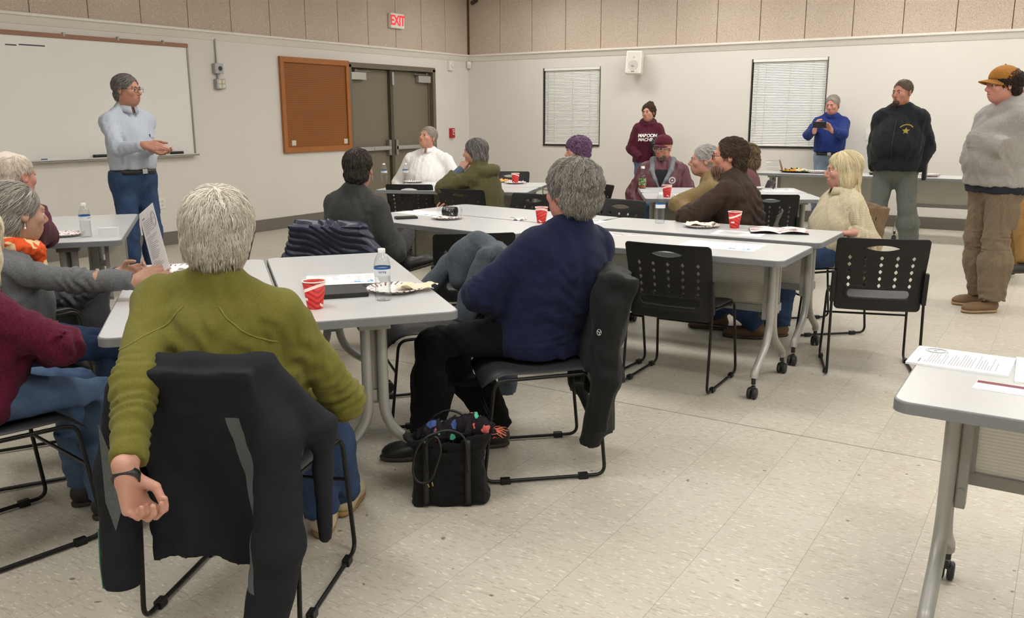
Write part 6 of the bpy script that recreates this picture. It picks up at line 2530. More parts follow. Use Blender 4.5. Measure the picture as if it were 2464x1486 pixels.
# ------------------------------------------------------------------ tableware and papers
def cup_mat():
    t = NT('red_striped_cup')
    co = t.coord('Object')
    sep = t.n('ShaderNodeSeparateXYZ')
    t.l(co, sep.inputs[0])
    an = t.math('ARCTAN2', sep.outputs[1], sep.outputs[0])
    w = t.math('ADD', t.math('MULTIPLY', sep.outputs[2], 46), t.math('ADD', t.math('MULTIPLY', t.math('SINE', t.math('MULTIPLY', an, 2.0)), 0.55), t.math('MULTIPLY', t.math('SINE', t.math('ADD', t.math('MULTIPLY', an, 5), 1)), 0.12)))
    fr = t.math('FRACT', w)
    c = t.mix(t.math('GREATER_THAN', fr, 0.52), srgb(218, 62, 52), srgb(176, 34, 44))
    # one broad pale stripe winding round the cup
    v = t.math('ADD', t.math('MULTIPLY', sep.outputs[2], 9.2), t.math('MULTIPLY', t.math('SINE', an), 0.14))
    d = t.math('ABSOLUTE', t.math('SUBTRACT', v, 0.74))
    c = t.mix(t.math('LESS_THAN', d, 0.055), c, srgb(244, 224, 214))
    d2 = t.math('ABSOLUTE', t.math('SUBTRACT', t.math('ADD', t.math('MULTIPLY', sep.outputs[2], 9.2), t.math('MULTIPLY', t.math('SINE', t.math('ADD', an, 2.2)), 0.16)), 0.20))
    side = t.math('GREATER_THAN', t.math('SINE', t.math('ADD', t.math('MULTIPLY', an, 3), 0.5)), 0.55)
    c = t.mix(t.math('MULTIPLY', t.math('LESS_THAN', d2, 0.045), side), c, srgb(244, 224, 214))
    t.color(c)
    return t.set(0.45, 0, 0.4)


def clear_mat(name, tint=(0.955, 0.965, 0.965), gloss=0.16, bump=True):
    if name in _M:
        return _M[name]
    t = NT(name)
    tr = t.n('ShaderNodeBsdfTransparent')
    tr.inputs['Color'].default_value = (*tint, 1)
    gl = t.n('ShaderNodeBsdfGlossy')
    gl.inputs['Roughness'].default_value = 0.06
    fr = t.n('ShaderNodeLayerWeight', Blend=0.35)
    f = t.math('ADD', t.math('MULTIPLY', t.math('POWER', fr.outputs['Facing'], 2.0), 0.55), gloss * 0.3)
    m = t.n('ShaderNodeMixShader')
    t.l(f, m.inputs[0])
    t.l(tr.outputs[0], m.inputs[1])
    t.l(gl.outputs[0], m.inputs[2])
    t.l(m.outputs[0], t.out.inputs['Surface'])
    _M[name] = t.m
    return t.m


_proto = {}


def proto(key, make):
    if key not in _proto:
        _proto[key] = make()
        return _proto[key]
    return copy_tree(_proto[key])


def put(o, loc, rz, label, cat, group=None):
    o.location = loc
    o.rotation_euler = (0, 0, rz)
    return tag(o, label, cat, group)


def make_cup():
    e = empty('paper_cup', (0, 0, 0))
    MB().lathe([(0.0285, 0.0), (0.029, 0.004), (0.0435, 0.104), (0.0420, 0.104), (0.028, 0.01), (0.0005, 0.008)], n=36, cap=False).lathe([(0.0005, 0.003), (0.0285, 0.003)], n=36, cap=False).build('cup_wall', cup_mat(), e)
    pts = [(0.0433 * math.cos(a), 0.0433 * math.sin(a), 0.1045) for a in np.linspace(0, 2 * PI, 37)]
    MB().tube(pts, 0.0022, 6, cap=False).lathe([(0.0425, 0.103), (0.030, 0.03), (0.0005, 0.03)], n=36, cap=False).build('cup_rim', plain('cup_white', (240, 236, 228), 0.5), e)
    return e


def make_bottle(full=0.62):
    e = empty('water_bottle', (0, 0, 0))
    prof = [(0.001, 0.006), (0.020, 0.002), (0.028, 0.0), (0.0315, 0.006), (0.032, 0.016)]
    for i in range(7):
        z = 0.022 + i * 0.0105
        prof += [(0.0318, z), (0.0295 + 0.001 * math.sin(i * 2.1), z + 0.005)]
    prof += [(0.0315, 0.098), (0.0325, 0.102), (0.0325, 0.134), (0.0318, 0.140), (0.031, 0.148), (0.026, 0.166), (0.018, 0.182), (0.0125, 0.190), (0.0118, 0.196)]
    MB().lathe(prof, n=32, cap=False).build('bottle_body', clear_mat('pet_plastic'), e)
    wp = [(0.0005, 0.005)] + [(r - 0.0012, z) for r, z in prof[2:] if z < 0.198 * full] + [(0.0305, 0.198 * full), (0.0005, 0.198 * full)]
    MB().lathe(wp, n=28, cap=False).build('water', clear_mat('water_clear', (0.95, 0.965, 0.97), 0.05), e)
    MB().lathe([(0.0142, 0.188), (0.0145, 0.190), (0.0145, 0.202), (0.013, 0.204), (0.0005, 0.204)], n=24, cap=False).build('bottle_cap', plain('cap_white', (240, 240, 240), 0.4), e)
    t = NT('bottle_label')
    co = t.coord('Object')
    sep = t.n('ShaderNodeSeparateXYZ')
    t.l(co, sep.inputs[0])
    blue = t.math('GREATER_THAN', sep.outputs[2], 0.1255)
    t.color(t.mix(blue, srgb(228, 232, 236), srgb(44, 96, 164)))
    MB().lathe([(0.0329, 0.1015), (0.0329, 0.1335)], n=32, cap=False).build('bottle_label', t.set(0.4), e)
    return e


def make_plate():
    e = empty('paper_plate', (0, 0, 0))
    t = NT('printed_plate')
    co = t.coord('Object')
    sep = t.n('ShaderNodeSeparateXYZ')
    t.l(co, sep.inputs[0])
    r = t.math('SQRT', t.math('ADD', t.math('MULTIPLY', sep.outputs[0], sep.outputs[0]), t.math('MULTIPLY', sep.outputs[1], sep.outputs[1])))
    an = t.math('ARCTAN2', sep.outputs[1], sep.outputs[0])
    st = t.math('FRACT', t.math('ADD', t.math('MULTIPLY', an, 26 / (2 * PI)), t.math('MULTIPLY', r, 20)))
    a = t.math('MULTIPLY', t.math('LESS_THAN', st, 0.36), t.math('GREATER_THAN', r, 0.086))
    pat = t.math('GREATER_THAN', t.noise(co, 26, 1), 0.43)
    c = t.mix(t.math('MULTIPLY', a, pat), srgb(238, 234, 230), srgb(120, 44, 62))
    t.color(c)
    n = 72
    vs, fs = [], []
    prof = [(0.0, 0.003), (0.07, 0.003), (0.078, 0.005), (0.092, 0.014), (0.112, 0.019), (0.115, 0.018), (0.112, 0.016), (0.090, 0.010), (0.076, 0.001), (0.0, 0.0)]
    for r_, z in prof:
        for k in range(n):
            a_ = 2 * PI * k / n
            f = 0.0012 * math.cos(k * PI) if 0.08 < r_ < 0.114 else 0
            vs.append((r_ * math.cos(a_), r_ * math.sin(a_), z + f))
    for i in range(len(prof) - 1):
        for k in range(n):
            fs.append((i * n + k, i * n + (k + 1) % n, (i + 1) * n + (k + 1) % n, (i + 1) * n + k))
    MB().add(vs, fs, 0, True).build('plate_body', t.set(0.5), e)
    return e


def napkin(loc, rz, label, s=0.075, rgb=(236, 226, 206), seed=1, dark=0):
    """Crumpled paper napkin."""
    r = np.random.RandomState(seed)
    n = 12
    vs, fs = [], []
    ph = r.uniform(0, 6, 6)
    for j in range(n + 1):
        for i in range(n + 1):
            x, y = (i / n - 0.5) * 2, (j / n - 0.5) * 2
            z = 0.008 + 0.007 * math.sin(3 * x + ph[0]) * math.sin(2.5 * y + ph[1]) + 0.005 * math.sin(6 * x + 4 * y + ph[2]) + 0.003 * math.sin(11 * y - 5 * x + ph[3])
            vs.append((x * s + 0.01 * math.sin(3 * y + ph[4]), y * s * 0.75 + 0.01 * math.sin(3 * x + ph[5]), max(0.0006, z)))
    fs = [(j * (n + 1) + i, j * (n + 1) + i + 1, (j + 1) * (n + 1) + i + 1, (j + 1) * (n + 1) + i) for j in range(n) for i in range(n)]
    m = plain('napkin_%d_%d_%d' % rgb, rgb, 0.8, vary=0.03)
    o = link_mesh('paper_napkin', vs, fs, m, None, (0, 0, 0))
    return put(o, loc, rz, label, 'napkin')


def sheet(loc, rz, label, w=0.216, h=0.279, kind='text', seed=1, th=0.0006, name='paper_sheet', cat='paper', tilt=None, stack=0):
    """Printed sheet: grey lines of small print, or tables with a blue bar chart. No readable words."""
    e = empty(name, loc, rz, label, cat)
    if tilt is not None:
        e.rotation_euler = tilt
    n = 14
    vs, fs = [], []
    bend = 0.0 if tilt is None else 0.03
    zf = lambda x, y: bend * ((x / w * 2) ** 2 - 0.5) * (0.6 + 0.4 * y / h)
    for side in (0, 1):
        for j in range(2):
            for i in range(n + 1):
                x, y = (i / n - 0.5) * w, (j - 0.5) * h
                vs.append((x, y, zf(x, y) + (th + stack if side == 0 else 0)))
    q = 2 * (n + 1)
    for i in range(n):
        fs.append((i, i + 1, n + 2 + i, n + 1 + i))
        fs.append((q + i, q + n + 1 + i, q + n + 2 + i, q + i + 1))
        fs.append((i, q + i, q + i + 1, i + 1))
        fs.append((n + 1 + i, n + 2 + i, q + n + 2 + i, q + n + 1 + i))
    fs.append((0, n + 1, q + n + 1, q))
    fs.append((n, q + n, q + 2 * n + 1, 2 * n + 1))
    link_mesh('sheet', vs, fs, M_PAPER, e, smooth=False)
    r = random.Random(seed)
    b, bb, dk = MB(), MB(), MB()

    def bar(B, x, y, hx, hy):
        k = 4
        z = th + stack + 0.0004
        v = []
        for i in range(k + 1):
            xx = x - hx + 2 * hx * i / k
            v += [(xx, y - hy, zf(xx, y) + z), (xx, y + hy, zf(xx, y) + z)]
        B.add(v, [(2 * i, 2 * i + 2, 2 * i + 3, 2 * i + 1) for i in range(k)])
    if kind == 'text':
        y = h / 2 - 0.03
        bar(dk, -w * 0.30, y, w * 0.10, 0.0018)
        y -= 0.014
        while y > -h / 2 + 0.03:
            L = r.uniform(0.55, 1.0) * w * 0.36
            if r.random() < 0.12:
                L *= 0.4
            wide = w * 0.36 if y < h / 2 - 0.085 else w * 0.27
            L = min(L, wide)
            bar(b, -w * 0.38 + L, y, L, 0.0011)
            y -= 0.0072 if r.random() < 0.85 else 0.013
        for rr in (0.026, 0.021):
            pts = [(w * 0.31 + rr * math.cos(a), h / 2 - 0.055 + rr * 1.15 * math.sin(a), zf(w * 0.31, h * 0.3) + th + stack + 0.0006) for a in np.linspace(0, 2 * PI, 29)]
            dk.tube(pts, 0.0005, 4, cap=False)
        dk.tube([(w * 0.31 - 0.012, h / 2 - 0.058, th + stack + 0.0006 + zf(w * .31, h * .3)), (w * 0.31, h / 2 - 0.048, th + stack + 0.0006 + zf(w * .31, h * .3)), (w * 0.31 + 0.013, h / 2 - 0.060, th + stack + 0.0006 + zf(w * .31, h * .3))], 0.0006, 4)
    else:
        bar(dk, -w * 0.22, h / 2 - 0.022, w * 0.2, 0.0022)
        for cx in (-w * 0.24, w * 0.24):
            for k in range(9):
                y = h / 2 - 0.04 - k * 0.014
                for m in range(3):
                    if r.random() < 0.75:
                        bar(b if r.random() < 0.8 else dk, cx + (m - 1) * w * 0.14, y, w * r.uniform(0.02, 0.055), 0.0013)
        hs = (0.25, 0.85, 0.8, 0.3, 0.15, 0.55, 1.25)
        for k, v in enumerate(hs):
            bar(bb, w * 0.13 + k * w * 0.045, -h * 0.36 + v * 0.018, w * 0.02, v * 0.018)
    for B, m in ((b, M_INK), (dk, M_DARKINK), (bb, M_BLUEINK)):
        if B.v:
            B.build('print', m, e)
    return e


def tabletop_things():
    T = TZ
    # near table
    put(proto('bottle', make_bottle), (-2.235, 2.575, T), 0.3, 'water bottle with a blue banded label on the near table', 'bottle', 'clear water bottles')
    b0 = _proto['bottle']
    v, f = text_mesh('spring', 0.0125, 0.0002)
    vs = []
    a0 = math.atan2(-2.575, 2.235) - 0.3
    for x, y, z in v:
        a = a0 + x / 0.0331
        vs.append((0.0333 * math.cos(a), 0.0333 * math.sin(a), 0.117 + y))
    lb = [c for c in b0.children if c.name.startswith('bottle_label')][0]
    MB().add(vs, f).build('lettering', plain('label_grey', (90, 110, 140), 0.5), lb)
    put(proto('cup', make_cup), (-2.355, 2.325, T), 1.9, 'red striped paper cup beside the olive sweater on the near table', 'cup', 'red striped paper cups')
    put(proto('plate', make_plate), (-2.31, 2.735, T), 0.2, 'paper plate with a maroon dashed rim behind the near water bottle', 'plate', 'printed paper plates')
    napkin((-2.25, 2.80, T + 0.012), 0.5, 'cream crumpled napkin on the plate behind the near water bottle', 0.075, (232, 220, 192), 3)
    e = empty('notebook', (-2.515, 2.60, T), math.radians(-40 + 90), 'black notebook under the chart sheet on the near table', 'notebook')
    MB().box((0, 0, 0.010), (0.115, 0.15, 0.010), bev=0.003).build('cover', plain('notebook_black', (26, 26, 28), 0.5), e)
    MB().box((0.002, 0, 0.0105), (0.1155, 0.146, 0.006)).build('pages', plain('page_edge', (60, 58, 56), 0.8), e)
    sheet((-2.60, 2.735, T + 0.0215), math.radians(46), 'chart sheet with a small blue bar chart on the black notebook', 0.30, 0.235, 'chart', 2)
    put(proto('plate', make_plate), (-3.47, 2.57, T), 0.9, 'paper plate on the table by the holding hands of the cardigan', 'plate', 'printed paper plates')
    napkin((-3.45, 2.57, T + 0.012), 1.2, 'white napkin on the plate by the held paper', 0.06, (240, 232, 230), 5)
    sheet((-3.16, 2.36, T + 0.0003), math.radians(55), 'white sheet lying under the grey cardigan sleeve', 0.216, 0.279, 'text', 9)
    # far left table
    o = put(proto('bottle', make_bottle), (-4.98, 3.06, T), 1.5, 'water bottle on the table behind the held paper', 'bottle', 'clear water bottles')
    put(proto('plate', make_plate), (-5.14, 3.02, T), 2.0, 'paper plate half behind the maroon sweater on the far left table', 'plate', 'printed paper plates')
    napkin((-5.12, 3.02, T + 0.012), 0.3, 'white and maroon napkin on the plate by the far left bottle', 0.05, (236, 224, 224), 8)
    e = empty('folded_card', (-4.86, 3.13, T), 0.9, 'small white folded card standing on the far left table', 'card')
    MB().box((0, -0.006, 0.028), (0.055, 0.0006, 0.03), R=Matrix.Rotation(0.32, 3, 'X')).box((0, 0.012, 0.028), (0.055, 0.0006, 0.03), R=Matrix.Rotation(-0.32, 3, 'X')).build('card_leaf', M_PAPER, e)
    # middle tables
    put(proto('plate', make_plate), (-3.67, 4.93, T), 0.4, 'paper plate under the lying clear jar on the middle table', 'plate', 'printed paper plates')
    napkin((-3.68, 4.91, T + 0.011), 0.9, 'white napkin under the lying jar', 0.06, (238, 236, 230), 11)
    e = empty('plastic_bottle', (-3.67, 4.95, T + 0.052), 0.15, 'clear drink bottle with a black label lying on a plate', 'bottle')
    Rx = Matrix.Rotation(PI / 2, 3, 'Y')
    MB().lathe([(0.001, -0.095), (0.030, -0.095), (0.034, -0.088), (0.034, 0.045), (0.030, 0.06), (0.018, 0.075), (0.017, 0.092)], n=24, R=Rx @ Matrix.Rotation(PI, 3, 'X'), cap=False).build('bottle_body', clear_mat('pet_plastic'), e)
    t = NT('black_print_label')
    co = t.coord('Object', scale=(60, 26, 26))
    t.color(t.ramp(t.noise(co, 1.6, 3, 0.7), [(0.54, srgb(22, 22, 22)), (0.60, srgb(200, 204, 200))], 'CONSTANT'))
    MB().lathe([(0.0345, -0.06), (0.0345, 0.035)], n=24, R=Rx @ Matrix.Rotation(PI, 3, 'X'), cap=False).build('bottle_label', t.set(0.4), e)
    sheet((-4.03, 5.16, T + 0.0003), math.radians(-8), 'pale sheet on the middle table beside the dark grey sweater', 0.40, 0.26, 'chart', 12)
    e = empty('mobile_phone', (-3.93, 4.80, T), 0.9, 'dark phone lying near the dark grey sleeve on the middle table', 'phone')
    MB().box((0, 0, 0.008), (0.078, 0.039, 0.008), bev=0.005).build('phone_body', M_BLACK, e)
    MB().box((0, 0, 0.0164), (0.070, 0.034, 0.0004)).build('phone_screen', plain('phone_screen', (40, 44, 52), 0.1), e)
    put(proto('cup', make_cup), (-2.99, 5.08, T), 0.4, 'red striped paper cup half hidden by the wavy grey hair', 'cup', 'red striped paper cups')
    e = empty('plastic_fork', (-3.26, 5.20, T), -0.35, 'thin clear plastic fork lying on the middle table', 'fork')
    MB().box((0, 0, 0.003), (0.07, 0.004, 0.0015), bev=0.001).box((0.085, 0, 0.0035), (0.018, 0.011, 0.0012), bev=0.001).build('fork_body', plain('clear_fork', (200, 198, 194), 0.2), e)
    napkin((-3.20, 5.12, T), 0.2, 'small white scrap beside the plastic fork', 0.035, (240, 238, 234), 14)
    sheet((-2.86, 5.30, T + 0.0003), math.radians(-8), 'sheet on the middle table right of the wavy grey hair', 0.42, 0.24, 'text', 15)
    # long table
    put(proto('bottle', make_bottle), (-2.30, 5.47, T), 2.5, 'water bottle on the long table before the tan sleeve', 'bottle', 'clear water bottles')
    put(proto('cup', make_cup), (-1.79, 5.47, T), 2.2, 'red striped paper cup on the long table below the brown jacket', 'cup', 'red striped paper cups')
    put(proto('plate', make_plate), (-1.985, 5.40, T), 1.2, 'paper plate left of the red cup on the long table', 'plate', 'printed paper plates')
    napkin((-2.00, 5.42, T + 0.012), 0.1, 'cream napkin spread over the plate on the long table', 0.085, (238, 230, 208), 17)
    sheet((-1.68, 5.22, T + 0.0003), math.radians(4), 'plain sheet in front of the red cup on the long table', 0.30, 0.21, 'text', 18)
    e = empty('magazine', (-1.50, 5.43, T), math.radians(20), 'open magazine with a pink picture on the long table', 'magazine')
    t = NT('magazine_print')
    co = t.coord('Object')
    t.color(t.ramp(t.noise(co, 16, 2), [(0.0, srgb(232, 230, 230)), (0.48, srgb(234, 232, 232)), (0.60, srgb(196, 120, 128)), (0.66, srgb(204, 136, 140)), (0.68, srgb(120, 120, 132))], 'CONSTANT'))
    mp = t.set(0.3)
    vs, fs = [], []
    n = 16
    for j in range(2):
        for i in range(n + 1):
            x = (i / n - 0.5) * 0.34
            u = abs(x) / 0.17
            vs.append((x, (j - 0.5) * 0.25, 0.004 + 0.020 * math.sin(min(1, u * 1.2) * PI * 0.75) * (1 - u * 0.5)))
    fs = [(i, i + 1, n + 2 + i, n + 1 + i) for i in range(n)]
    o = link_mesh('magazine_page', vs, fs, mp, e)
    MB().box((0, 0, 0.002), (0.17, 0.128, 0.002)).build('magazine_cover', plain('magazine_dark', (44, 42, 48), 0.4), e)
    sheet((-1.60, 4.68, T + 0.0003), math.radians(2), 'chart sheet with a blue chart on the front long table', 0.43, 0.28, 'chart', 20)
    for i, (x, y, a) in enumerate(((-2.42, 4.82, 0.2), (-2.30, 4.80, -0.3), (-2.18, 4.84, 0.1))):
        e = empty('printed_card', (x, y, T), a, ['first small maroon and white card from the navy shoulder on the front long table', 'middle one of the three small maroon and white cards on the front long table', 'third small maroon and white card, farthest from the navy shoulder'][i], 'card', 'small cards on the front long table')
        MB().box((0, 0, 0.0005), (0.05, 0.026, 0.0005)).build('card', M_PAPER, e)
        MB().box((0.005, 0.012, 0.0012), (0.045, 0.007, 0.0002)).build('print', plain('maroon_print', (124, 44, 60), 0.5), e)
    # table by the white shirt
    put(proto('bottle', make_bottle), (-6.33, 7.38, T), 0.0, 'water bottle at the left end of the table by the white shirt', 'bottle', 'clear water bottles')
    put(proto('bottle', make_bottle), (-6.17, 7.55, T), 0.7, 'water bottle standing in front of the white striped shirt', 'bottle', 'clear water bottles')
    put(proto('plate', make_plate), (-6.02, 7.50, T), 1.1, 'paper plate in front of the man in the white shirt', 'plate', 'printed paper plates')
    sheet((-5.74, 7.58, T + 0.0003), math.radians(19), 'small sheet between the white shirt and the olive elbow', 0.26, 0.20, 'chart', 22)
    put(proto('plate', make_plate), (-4.99, 7.93, T), 0.5, 'paper plate under the red cup right of the olive jacket', 'plate', 'printed paper plates')
    put(proto('cup', make_cup), (-4.99, 7.93, T + 0.004), 0.1, 'red striped paper cup on a plate right of the olive jacket', 'cup', 'red striped paper cups')
    put(proto('plate', make_plate), (-5.24, 8.05, T), 1.7, 'paper plate with orange snacks right of the olive jacket', 'plate', 'printed paper plates')
    r = random.Random(5)
    mo = plain('orange_snack', (232, 160, 66), 0.6, vary=0.2, scale=60)
    b = MB()
    for i in range(34):
        a, q = r.uniform(0, 6.28), 0.07 * math.sqrt(r.random())
        b.box((q * math.cos(a), q * math.sin(a), 0.010 + r.random() * 0.015), (0.012, 0.012, 0.005), R=Matrix.Rotation(r.random() * 3, 3, 'Z') @ Matrix.Rotation(r.random(), 3, 'X'), bev=0.002)
    o = b.build('snack_crackers', mo, None, (0, 0, 0))
    put(o, (-5.24, 8.05, T), 0, 'heap of orange crackers on the plate right of the olive jacket', 'crackers')
    o['kind'] = 'stuff'
    # table by the maroon cap
    e = empty('glass_tea_bottle', (-3.57, 8.02, T), 0.3, 'glass bottle of tea with a green label before the maroon jacket', 'bottle')
    MB().lathe([(0.001, 0.0), (0.033, 0.0), (0.036, 0.006), (0.036, 0.105), (0.033, 0.12), (0.017, 0.165), (0.0165, 0.20)], n=24, cap=False).build('bottle_glass', clear_mat('bottle_glass', (0.93, 0.95, 0.94)), e)
    MB().lathe([(0.0005, 0.004), (0.034, 0.004), (0.034, 0.028), (0.0005, 0.028)], n=24, cap=False).build('tea', plain('tea_brown', (150, 74, 34), 0.2), e)
    t = NT('tea_label')
    co = t.coord('Object')
    t.color(t.ramp(t.noise(co, 60, 2), [(0.0, srgb(70, 110, 72)), (0.5, srgb(70, 110, 72)), (0.56, srgb(222, 216, 160))], 'CONSTANT'))
    MB().lathe([(0.0366, 0.034), (0.0366, 0.100)], n=24, cap=False).build('bottle_label', t.set(0.5), e)
    MB().lathe([(0.0185, 0.193), (0.019, 0.195), (0.019, 0.214), (0.017, 0.216), (0.0005, 0.216)], n=20, cap=False).build('bottle_cap', plain('cap_white', (240, 240, 240), 0.4), e)
    put(proto('cup', make_cup), (-3.00, 7.27, T), 0.9, 'red striped paper cup on the table before the tan jacket', 'cup', 'red striped paper cups')
    put(proto('plate', make_plate), (-2.86, 7.36, T), 0.9, 'paper plate behind the tan jacket, right of the red cup', 'plate', 'printed paper plates')
    put(proto('plate', make_plate), (-2.62, 8.50, T), 2.9, 'paper plate at the mauve elbow behind the bearded man', 'plate', 'printed paper plates')
    sheet((-2.35, 8.42, T + 0.0003), math.radians(30), 'sheet right of the plate behind the brown jacket', 0.28, 0.216, 'text', 25)
    # right foreground table
    sheet((-0.215, 2.780, T), math.radians(-2), 'stack of white printed sheets at the near corner of the right hand table', 0.216, 0.262, 'text', 31, name='paper_stack', stack=0.006)
    e = bpy.data.objects['paper_stack']
    e.rotation_euler = (0, 0, math.radians(88))
    sheet((0.055, 2.775, T), math.radians(2), 'second stack of printed sheets cut by the right picture edge', 0.262, 0.279, 'text', 32, name='paper_stack', stack=0.004)
    e = empty('folded_leaflet', (-0.085, 2.54, T), math.radians(-3), 'maroon and white folded leaflet at the right picture edge', 'leaflet')
    MB().box((0, 0, 0.0012), (0.075, 0.030, 0.0012)).box((0.004, 0.004, 0.006), (0.075, 0.028, 0.0008), R=Matrix.Rotation(0.10, 3, 'X')).build('leaflet_page', M_PAPER, e)
    MB().box((0.004, 0.020, 0.0082), (0.074, 0.009, 0.0004), R=Matrix.Rotation(0.10, 3, 'X')).build('print', plain('maroon_print', (124, 44, 60), 0.5), e)
    # buffet
    yb = 11.25
    e = empty('cookie_tub', (-3.30, yb + 0.12, T), 0.2, 'clear tub lying on its side at the left end of the buffet', 'food tub')
    MB().lathe([(0.062, -0.08), (0.070, 0.07)], (0.04, 0, 0.072), 24, 0, Matrix.Rotation(PI / 2, 3, 'Y'), cap=False).build('tub_wall', clear_mat('pet_plastic'), e)
    MB().lathe([(0.001, -0.006), (0.072, -0.006), (0.072, 0.006), (0.001, 0.006)], (0.14, -0.02, 0.078), 24, 0, Matrix.Rotation(PI / 2 - 0.3, 3, 'Y')).build('tub_lid', plain('tub_lid_brown', (150, 112, 96), 0.5), e)
    for i in range(6):
        o = MB().lathe([(0.001, 0), (0.06, 0.0), (0.066, 0.008), (0.06, 0.017), (0.001, 0.018)], n=20).build('cookie', plain('cookie_brown', (164, 118, 70), 0.8, vary=0.25, scale=60), None, (-3.38 + 0.006 * (i % 2), yb - 0.02, T + 0.0185 * i))
        tag(o, 'round brown cookie in the stack beside the clear tub on the buffet', 'cookie', 'cookies stacked on the buffet')
    for i, (x, w_, lab, lab2) in enumerate(((-2.93, 0.215, 'large black tray of cut food on the buffet left of the blonde hair', 'cut fruit and vegetables heaped on the large black tray'), (-2.40, 0.16, 'small black tray with yellow fruit beside the blonde hair on the buffet', 'yellow fruit pieces on the small black tray'), (-1.95, 0.13, 'small dark tray behind the blonde hair on the buffet', 'green leaves on the small dark tray'))):
        e = empty('serving_tray', (x, yb + 0.02, T), 0, lab, 'tray')
        MB().lathe([(0.001, 0.0), (w_ * 0.8, 0.0), (w_ * 0.95, 0.018), (w_, 0.022), (w_ * 0.93, 0.014), (w_ * 0.78, 0.006), (0.001, 0.006)], n=36, cap=False, sy=0.8).build('tray_body', plain('tray_black', (22, 22, 22), 0.3), e)
        mats = [plain('food_yellow', (226, 190, 70), 0.5, vary=0.15), plain('food_pale', (232, 226, 200), 0.6), plain('food_green', (96, 120, 50), 0.6, vary=0.3), plain('food_black', (36, 28, 34), 0.3), plain('food_orange', (222, 150, 60), 0.6)]
        b = MB()
        for k in range(90 if i == 0 else 40):
            a, q = r.uniform(0, 6.28), w_ * 0.78 * math.sqrt(r.random())
            px, py = q * math.cos(a), q * math.sin(a) * 0.78
            if i == 0:
                m = 1 if px > 0.01 and r.random() < 0.6 else (3 if r.random() < 0.15 else (2 if px > 0.06 else (0 if r.random() < 0.7 else 4)))
            else:
                m = 0 if i == 1 else 2
            s_ = r.uniform(0.010, 0.018)
            zz = 0.015 + r.random() * 0.035 * (1 - q / w_)
            if m == 3:
                b.ball((px, py, zz + 0.012), 0.011, m, n=8)
            else:
                b.box((px, py, zz), (s_, s_, s_ * 0.8), R=Matrix.Rotation(r.random() * 3, 3, 'Z') @ Matrix.Rotation(r.random() * 0.8, 3, 'X'), bev=0.003, m=m)
        o = b.build('cut_food', mats, None, (0, 0, 0))
        put(o, (x, yb + 0.02, T), 0, lab2, 'food')
        o['kind'] = 'stuff'
    for i in range(4):
        put(proto('plate', make_plate), (-2.66, yb - 0.04, T + 0.0045 * i), 0.3 * i, 'white paper plate in the stack behind the blonde hair on the buffet', 'plate', 'stacked plates on the buffet')
    for i in range(4):
        put(proto('plate', make_plate), (-1.40, yb - 0.03, T + 0.0045 * i), 0.4 * i, 'printed paper plate in the stack right of the holster on the buffet', 'plate', 'stacked plates at the right of the buffet')


